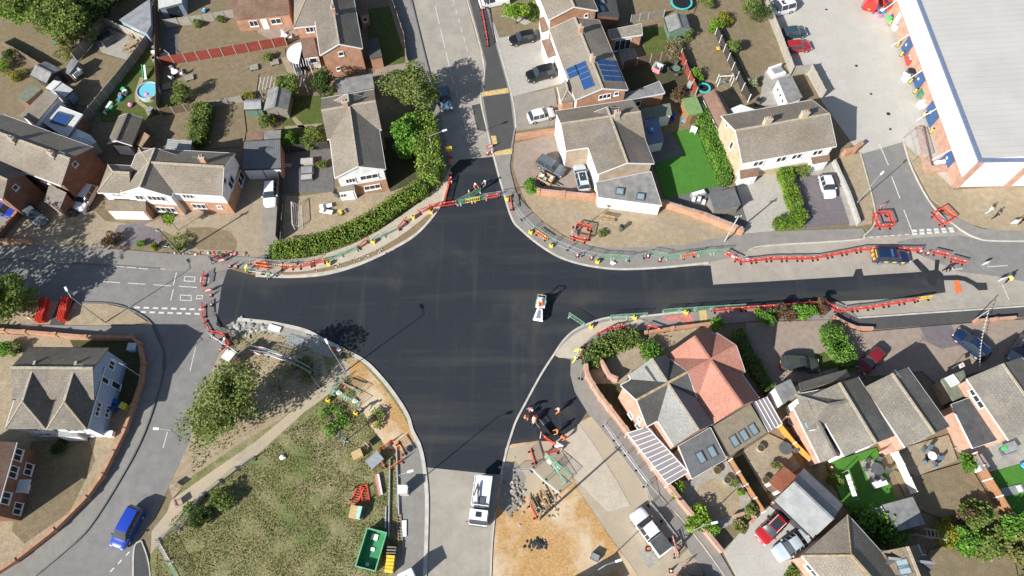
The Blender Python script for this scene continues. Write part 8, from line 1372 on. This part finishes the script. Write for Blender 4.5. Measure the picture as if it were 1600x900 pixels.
boxy('clutter_pile', 'pile of toys and bags against the pool garden fence', 'clutter', (184, 160), (8, -10), [('piece', ('sheet_white', 'toy_blue', 'bin_grey', 'galvanised', 'toy_green', 'cloth_white')[k % 6], (rnd(-2.4, 2.4), rnd(-.6, .6), .2), (rnd(.3, .8), rnd(.3, .6), .38)) for k in range(12)]); boxy('clutter_pile', 'white chairs and oddments beside the dark fence near the pool', 'clutter', (243, 88), (4, 14), [('piece', ('sheet_white', 'lead_grey', 'sheet_white', 'wood')[k % 4], (rnd(-1.8, 1.8), rnd(-.5, .5), .25), (rnd(.4, .8), rnd(.3, .6), .45)) for k in range(8)]); boxy('playhouse', 'white wooden play frame beside the dark garden slab', 'play frame', (262, 92), (8, 6), [('platform', 'stone', (0, 0, .6), (1.4, 1.0, .08)), ('post', 'stone', (.6, .4, .5), (.08, .08, 1.0)), ('post', 'stone', (-.6, .4, .5), (.08, .08, 1.0)), ('post', 'stone', (.6, -.4, .5), (.08, .08, 1.0)), ('post', 'stone', (-.6, -.4, .5), (.08, .08, 1.0)), ('rail', 'stone', (0, .42, 1.0), (1.3, .06, .06))])
rubble('flower_bed', 'row of mixed bright flowers along the pavement below the grass island', (340, 397), 46, 2.6, .14, .1, .24, ('sheet_white', 'leaf_mid', 'sign_pink', 'leaf_dark', 'cloth_grey', 'barrier_red', 'leaf_olive'), .1, -.03, 'flowers', 'flower_clump'); boxy('parked_bicycles', 'white bicycle lying by the telegraph pole', 'bicycle', (262, 388), (10, 2), [('frame', 'sign_white', (0, 0, .5), (1.0, .06, .06)), ('fork', 'sign_white', (.45, 0, .4), (.06, .06, .6)), ('saddle', 'iron', (-.25, 0, .85), (.25, .14, .06)), ('handlebar', 'iron', (.45, 0, .9), (.06, .5, .05)), ('wheel', 'black_rubber', (.5, 0, .33), (.6, .05, .6)), ('wheel', 'black_rubber', (-.5, 0, .33), (.6, .05, .6))])
boxy('garden_bench', 'white dish and ladder on the dark roof of the shared fence line', 'ladder', (447, 259), (12, 0), [('rail', 'sign_white', (0, .2, .06), (1.6, .05, .06)), ('rail', 'sign_white', (0, -.2, .06), (1.6, .05, .06))] + [('rung', 'sign_white', (-.7 + k * .28, 0, .06), (.05, .36, .05)) for k in range(6)])
# ---------------------------------------------------------------- people
def body_mesh(name, J, E_, hand):
    """one skinned surface over a skeleton of joints J (name: xyz, radius) and bones E_"""
    names = list(J); me = bpy.data.meshes.new(name); V = [J[k][:3] for k in names]; ED = [(names.index(a), names.index(b_)) for a, b_ in E_]; RAD = [J[k][3] for k in names]
    for sg in ('l', 'r'):
        w, ix = Vector(J['hand_' + sg][:3]), names.index('hand_' + sg); el = Vector(J['wrist_' + sg][:3]); d = (w - el).normalized(); side = d.cross(Vector((0, 0, 1))); side = side.normalized() if side.length > .1 else Vector((1, 0, 0)); pd = d.cross(side)
        for k, (off, ln) in enumerate(((-.036, .055), (-.012, .07), (.012, .075), (.036, .065), (.05, .045))):
            base = len(V); s2 = side * off if k < 4 else side * .05 - d * .04; p1 = w + s2 + d * .045; p2 = p1 + d * ln * .8 + pd * .025; V += [tuple(p1), tuple(p2)]; RAD += [.011, .009]; ED += [(ix, base), (base, base + 1)]
    me.from_pydata([tuple(v) for v in V], ED, []); o = bpy.data.objects.new(name, me); COL.objects.link(o); m_ = o.modifiers.new('skin', 'SKIN'); 
    for i, v in enumerate(me.skin_vertices[0].data): v.radius = (RAD[i], RAD[i]); v.use_root = (i == 0)
    m_.use_smooth_shade = True; s_ = o.modifiers.new('sub', 'SUBSURF'); s_.levels = 1; s_.render_levels = 1
    dg = bpy.context.evaluated_depsgraph_get(); out = bpy.data.meshes.new_from_object(o.evaluated_get(dg)); bpy.data.objects.remove(o); return out
def pose(seated=False, bend=0., arms=0.3, stride=.18):
    h0 = .92 if not seated else 0.0; cb, sb = math.cos(bend), math.sin(bend); J = {}
    def up(x, y, z): return (x * cb + z * sb, y, h0 + z * cb - x * sb)
    J['pelvis'] = (0, 0, h0, .15); J['waist'] = (*up(0, 0, .16), .14); J['chest'] = (*up(.01, 0, .38), .165); J['neck'] = (*up(.02, 0, .56), .06); J['head'] = (*up(.05, 0, .68), .085); J['crown'] = (*up(.045, 0, .80), .075); J['nose'] = (*up(.155, 0, .69), .014)
    E_ = [('pelvis', 'waist'), ('waist', 'chest'), ('chest', 'neck'), ('neck', 'head'), ('head', 'crown'), ('head', 'nose')]
    for sg, y in (('l', 1), ('r', -1)):
        st = stride * y
        J['hip_' + sg] = (0, .095 * y, h0 - .03, .105)
        if seated: J['knee_' + sg] = (.43, .13 * y, h0 - .02, .075); J['ankle_' + sg] = (.5, .13 * y, h0 - .42, .05); J['toe_' + sg] = (.66, .13 * y, h0 - .46, .04)
        else: J['knee_' + sg] = (st * .6 + .04, .1 * y, .49, .075); J['ankle_' + sg] = (st, .1 * y, .09, .05); J['toe_' + sg] = (st + .17, .11 * y, .05, .04)
        J['shoulder_' + sg] = (*up(0, .19 * y, .49), .075); J['elbow_' + sg] = (*up(.06 + arms * .25, .25 * y, .22), .055); J['wrist_' + sg] = (*up(.12 + arms * .75, .24 * y, .06 + arms * .2), .04); J['hand_' + sg] = (*up(.15 + arms * .9, .235 * y, -.02 + arms * .22), .042)
        E_ += [('pelvis', 'hip_' + sg), ('hip_' + sg, 'knee_' + sg), ('knee_' + sg, 'ankle_' + sg), ('ankle_' + sg, 'toe_' + sg), ('chest', 'shoulder_' + sg), ('shoulder_' + sg, 'elbow_' + sg), ('elbow_' + sg, 'wrist_' + sg), ('wrist_' + sg, 'hand_' + sg)]
    return J, E_, h0
POSES = {}
def person(label, px, facing, top, legs, hat=None, kind='stand', z=None, at=None, hair='hair_dark'):
    if kind not in POSES:
        J, E_, h0 = pose(**{'stand': {}, 'walk': dict(stride=.3, arms=.2), 'bend': dict(bend=.75, arms=.5, stride=.24), 'sit': dict(seated=True, arms=.5)}[kind]); me = body_mesh('person_body', J, E_, 1); hd = Vector(J['head'][:3]); wr = [Vector(J[k][:3]) for k in ('wrist_l', 'wrist_r')]; ws = Vector(J['waist'][:3]); ax = (Vector(J['chest'][:3]) - ws).normalized(); idx = []
        for p in me.polygons:
            c = p.center; m_ = 0
            if (c - hd).length < .19 or min((c - w).length for w in wr) < .16 and (c - ws).length > .22 and min((c - w - (w - ws).normalized() * .06).length for w in wr) < .13: m_ = 2
            elif (c - ws).dot(ax) < -.08 or (kind == 'sit' and c.x > .2 and c.z < .08): m_ = 1 if kind != 'sit' or c.z < .1 else 0
            if m_ == 1 and c.z < .1 and kind != 'sit': m_ = 3
            idx.append(m_)
        for k in ('hivis_orange', 'cloth_navy', 'skin', 'cloth_black'): me.materials.append(MATS[k])
        me.polygons.foreach_set('material_index', idx); me.polygons.foreach_set('use_smooth', [True] * len(idx)); POSES[kind] = (me, Vector(J['crown'][:3]), ax)
    me, cr, ax = POSES[kind]; c = W(*px) if at is None else at; d = W(px[0] + facing[0], px[1] + facing[1]) - W(*px); r = empty('person', (c.x, c.y, gz(c.x, c.y) if z is None else z), math.atan2(d.y, d.x), label, 'person')
    o = bpy.data.objects.new('body', me); COL.objects.link(o); o.parent = r
    for i, m_ in enumerate((top, legs)): o.material_slots[i].link = 'OBJECT'; o.material_slots[i].material = MATS[m_]
    mb = MB().mat(hat or hair); mb.ball(cr + ax * .0 + Vector((-.02, 0, 0)), .125 if hat else .112, 10, 6, .8)
    if hat: mb.tube(cr - ax * .02 + Vector((.03, 0, 0)), cr + ax * .005 + Vector((.03, 0, 0)), .165, 12, .13)
    mb.build('hard_hat' if hat else 'hair', r, smooth=True)
    for y in (-.035, .035): mb = MB().mat('hair_dark'); e_ = cr - ax * .1 + Vector((.085, y, 0)); mb.ball(e_, .012, 6, 4); mb.build('eye', r)
    return r
rz_ = ROLLER.matrix_basis @ Vector((-.85, 0, 1.3)); person('roller driver in orange seated on the white roller', (839, 470), (-3, 22), 'hivis_orange', 'hivis_orange', 'sign_white', 'sit', z=gz(rz_.x, rz_.y) + 1.28, at=rz_)
person('worker in orange raking asphalt beside the kerb line', (838, 653), (-6, 8), 'hivis_orange', 'hivis_orange', 'sign_white', 'bend'); person('worker in orange walking across the new asphalt patch', (872, 645), (-14, 4), 'hivis_orange', 'hivis_orange', 'sign_white', 'walk'); person('worker in orange crouching at the kerb line', (825, 652), (-5, 6), 'hivis_orange', 'hivis_orange', 'wood', 'bend'); person('worker in dark trousers below the raking worker', (832, 665), (4, -8), 'cardboard', 'cloth_navy', 'sign_white', 'bend'); person('worker in orange beside the hand cart', (870, 678), (-8, 2), 'hivis_orange', 'cloth_navy', 'barrier_orange', 'stand'); person('worker in orange at the right of the tool heap', (884, 686), (-10, 2), 'hivis_orange', 'hivis_orange', 'barrier_orange', 'bend'); person('worker in pale top nearest the kerb line', (826, 641), (6, 6), 'sign_pink', 'cloth_grey', 'sign_white', 'bend')
person('upper of two workers in yellow at the evergreen hedge corner', (899, 551), (6, 2), 'hivis_yellow', 'hivis_yellow', 'sign_white', 'bend'); person('lower of two workers in yellow at the evergreen hedge corner', (897, 566), (8, -2), 'hivis_yellow', 'hivis_yellow', 'sign_white', 'walk'); person('worker in yellow at the north west asphalt edge', (387, 423), (10, -2), 'hivis_yellow', 'hivis_yellow', None, 'bend'); person('worker in green at the orange barriers', (421, 436), (10, -3), 'cloth_green', 'cloth_grey', 'cloth_green', 'bend'); person('pedestrian in black on the footway below the hedge', (422, 409), (10, -3), 'cloth_black', 'denim', None, 'walk'); person('worker with white hat left of two inside the north arm', (743, 298), (6, 6), 'hivis_orange', 'cloth_navy', 'sign_white', 'stand'); person('worker with white hat right of two inside the north arm', (759, 294), (-6, 2), 'cloth_grey', 'cloth_navy', 'sign_white', 'stand')
person('pedestrian in mint green on the east verge', (1540, 334), (10, -2), 'cloth_mint', 'cloth_mint', None, 'walk'); person('pedestrian in dark clothes on the east verge', (1550, 342), (10, -2), 'cloth_navy', 'cloth_black', None, 'walk'); person('worker in dark clothes beside the far lane sign', (1571, 441), (-8, 2), 'hivis_yellow', 'cloth_black', None, 'stand'); person('pedestrian in dark clothes beside the white east verge sign', (1592, 350), (-8, 2), 'cloth_black', 'cloth_black', None, 'stand'); person('worker in black at the trench strip', (1474, 424), (8, 4), 'cloth_black', 'cloth_black', None, 'bend'); person('worker in dark clothes beside the western barrier corner', (363, 531), (-6, 6), 'cloth_navy', 'denim', 'sign_white', 'bend'); person('pedestrian on the footway beside the red fenced row of signs', (335, 412), (10, -2), 'cloth_grey', 'denim', None, 'walk'); person('person in black behind the pickup at the barrier end', (1061, 854), (-4, -8), 'cloth_black', 'cloth_black', None, 'stand'); person('person standing by the stored tools in the dark heap', (563, 643), (6, 2), 'cloth_grey', 'cloth_black', 'bin_grey', 'bend')
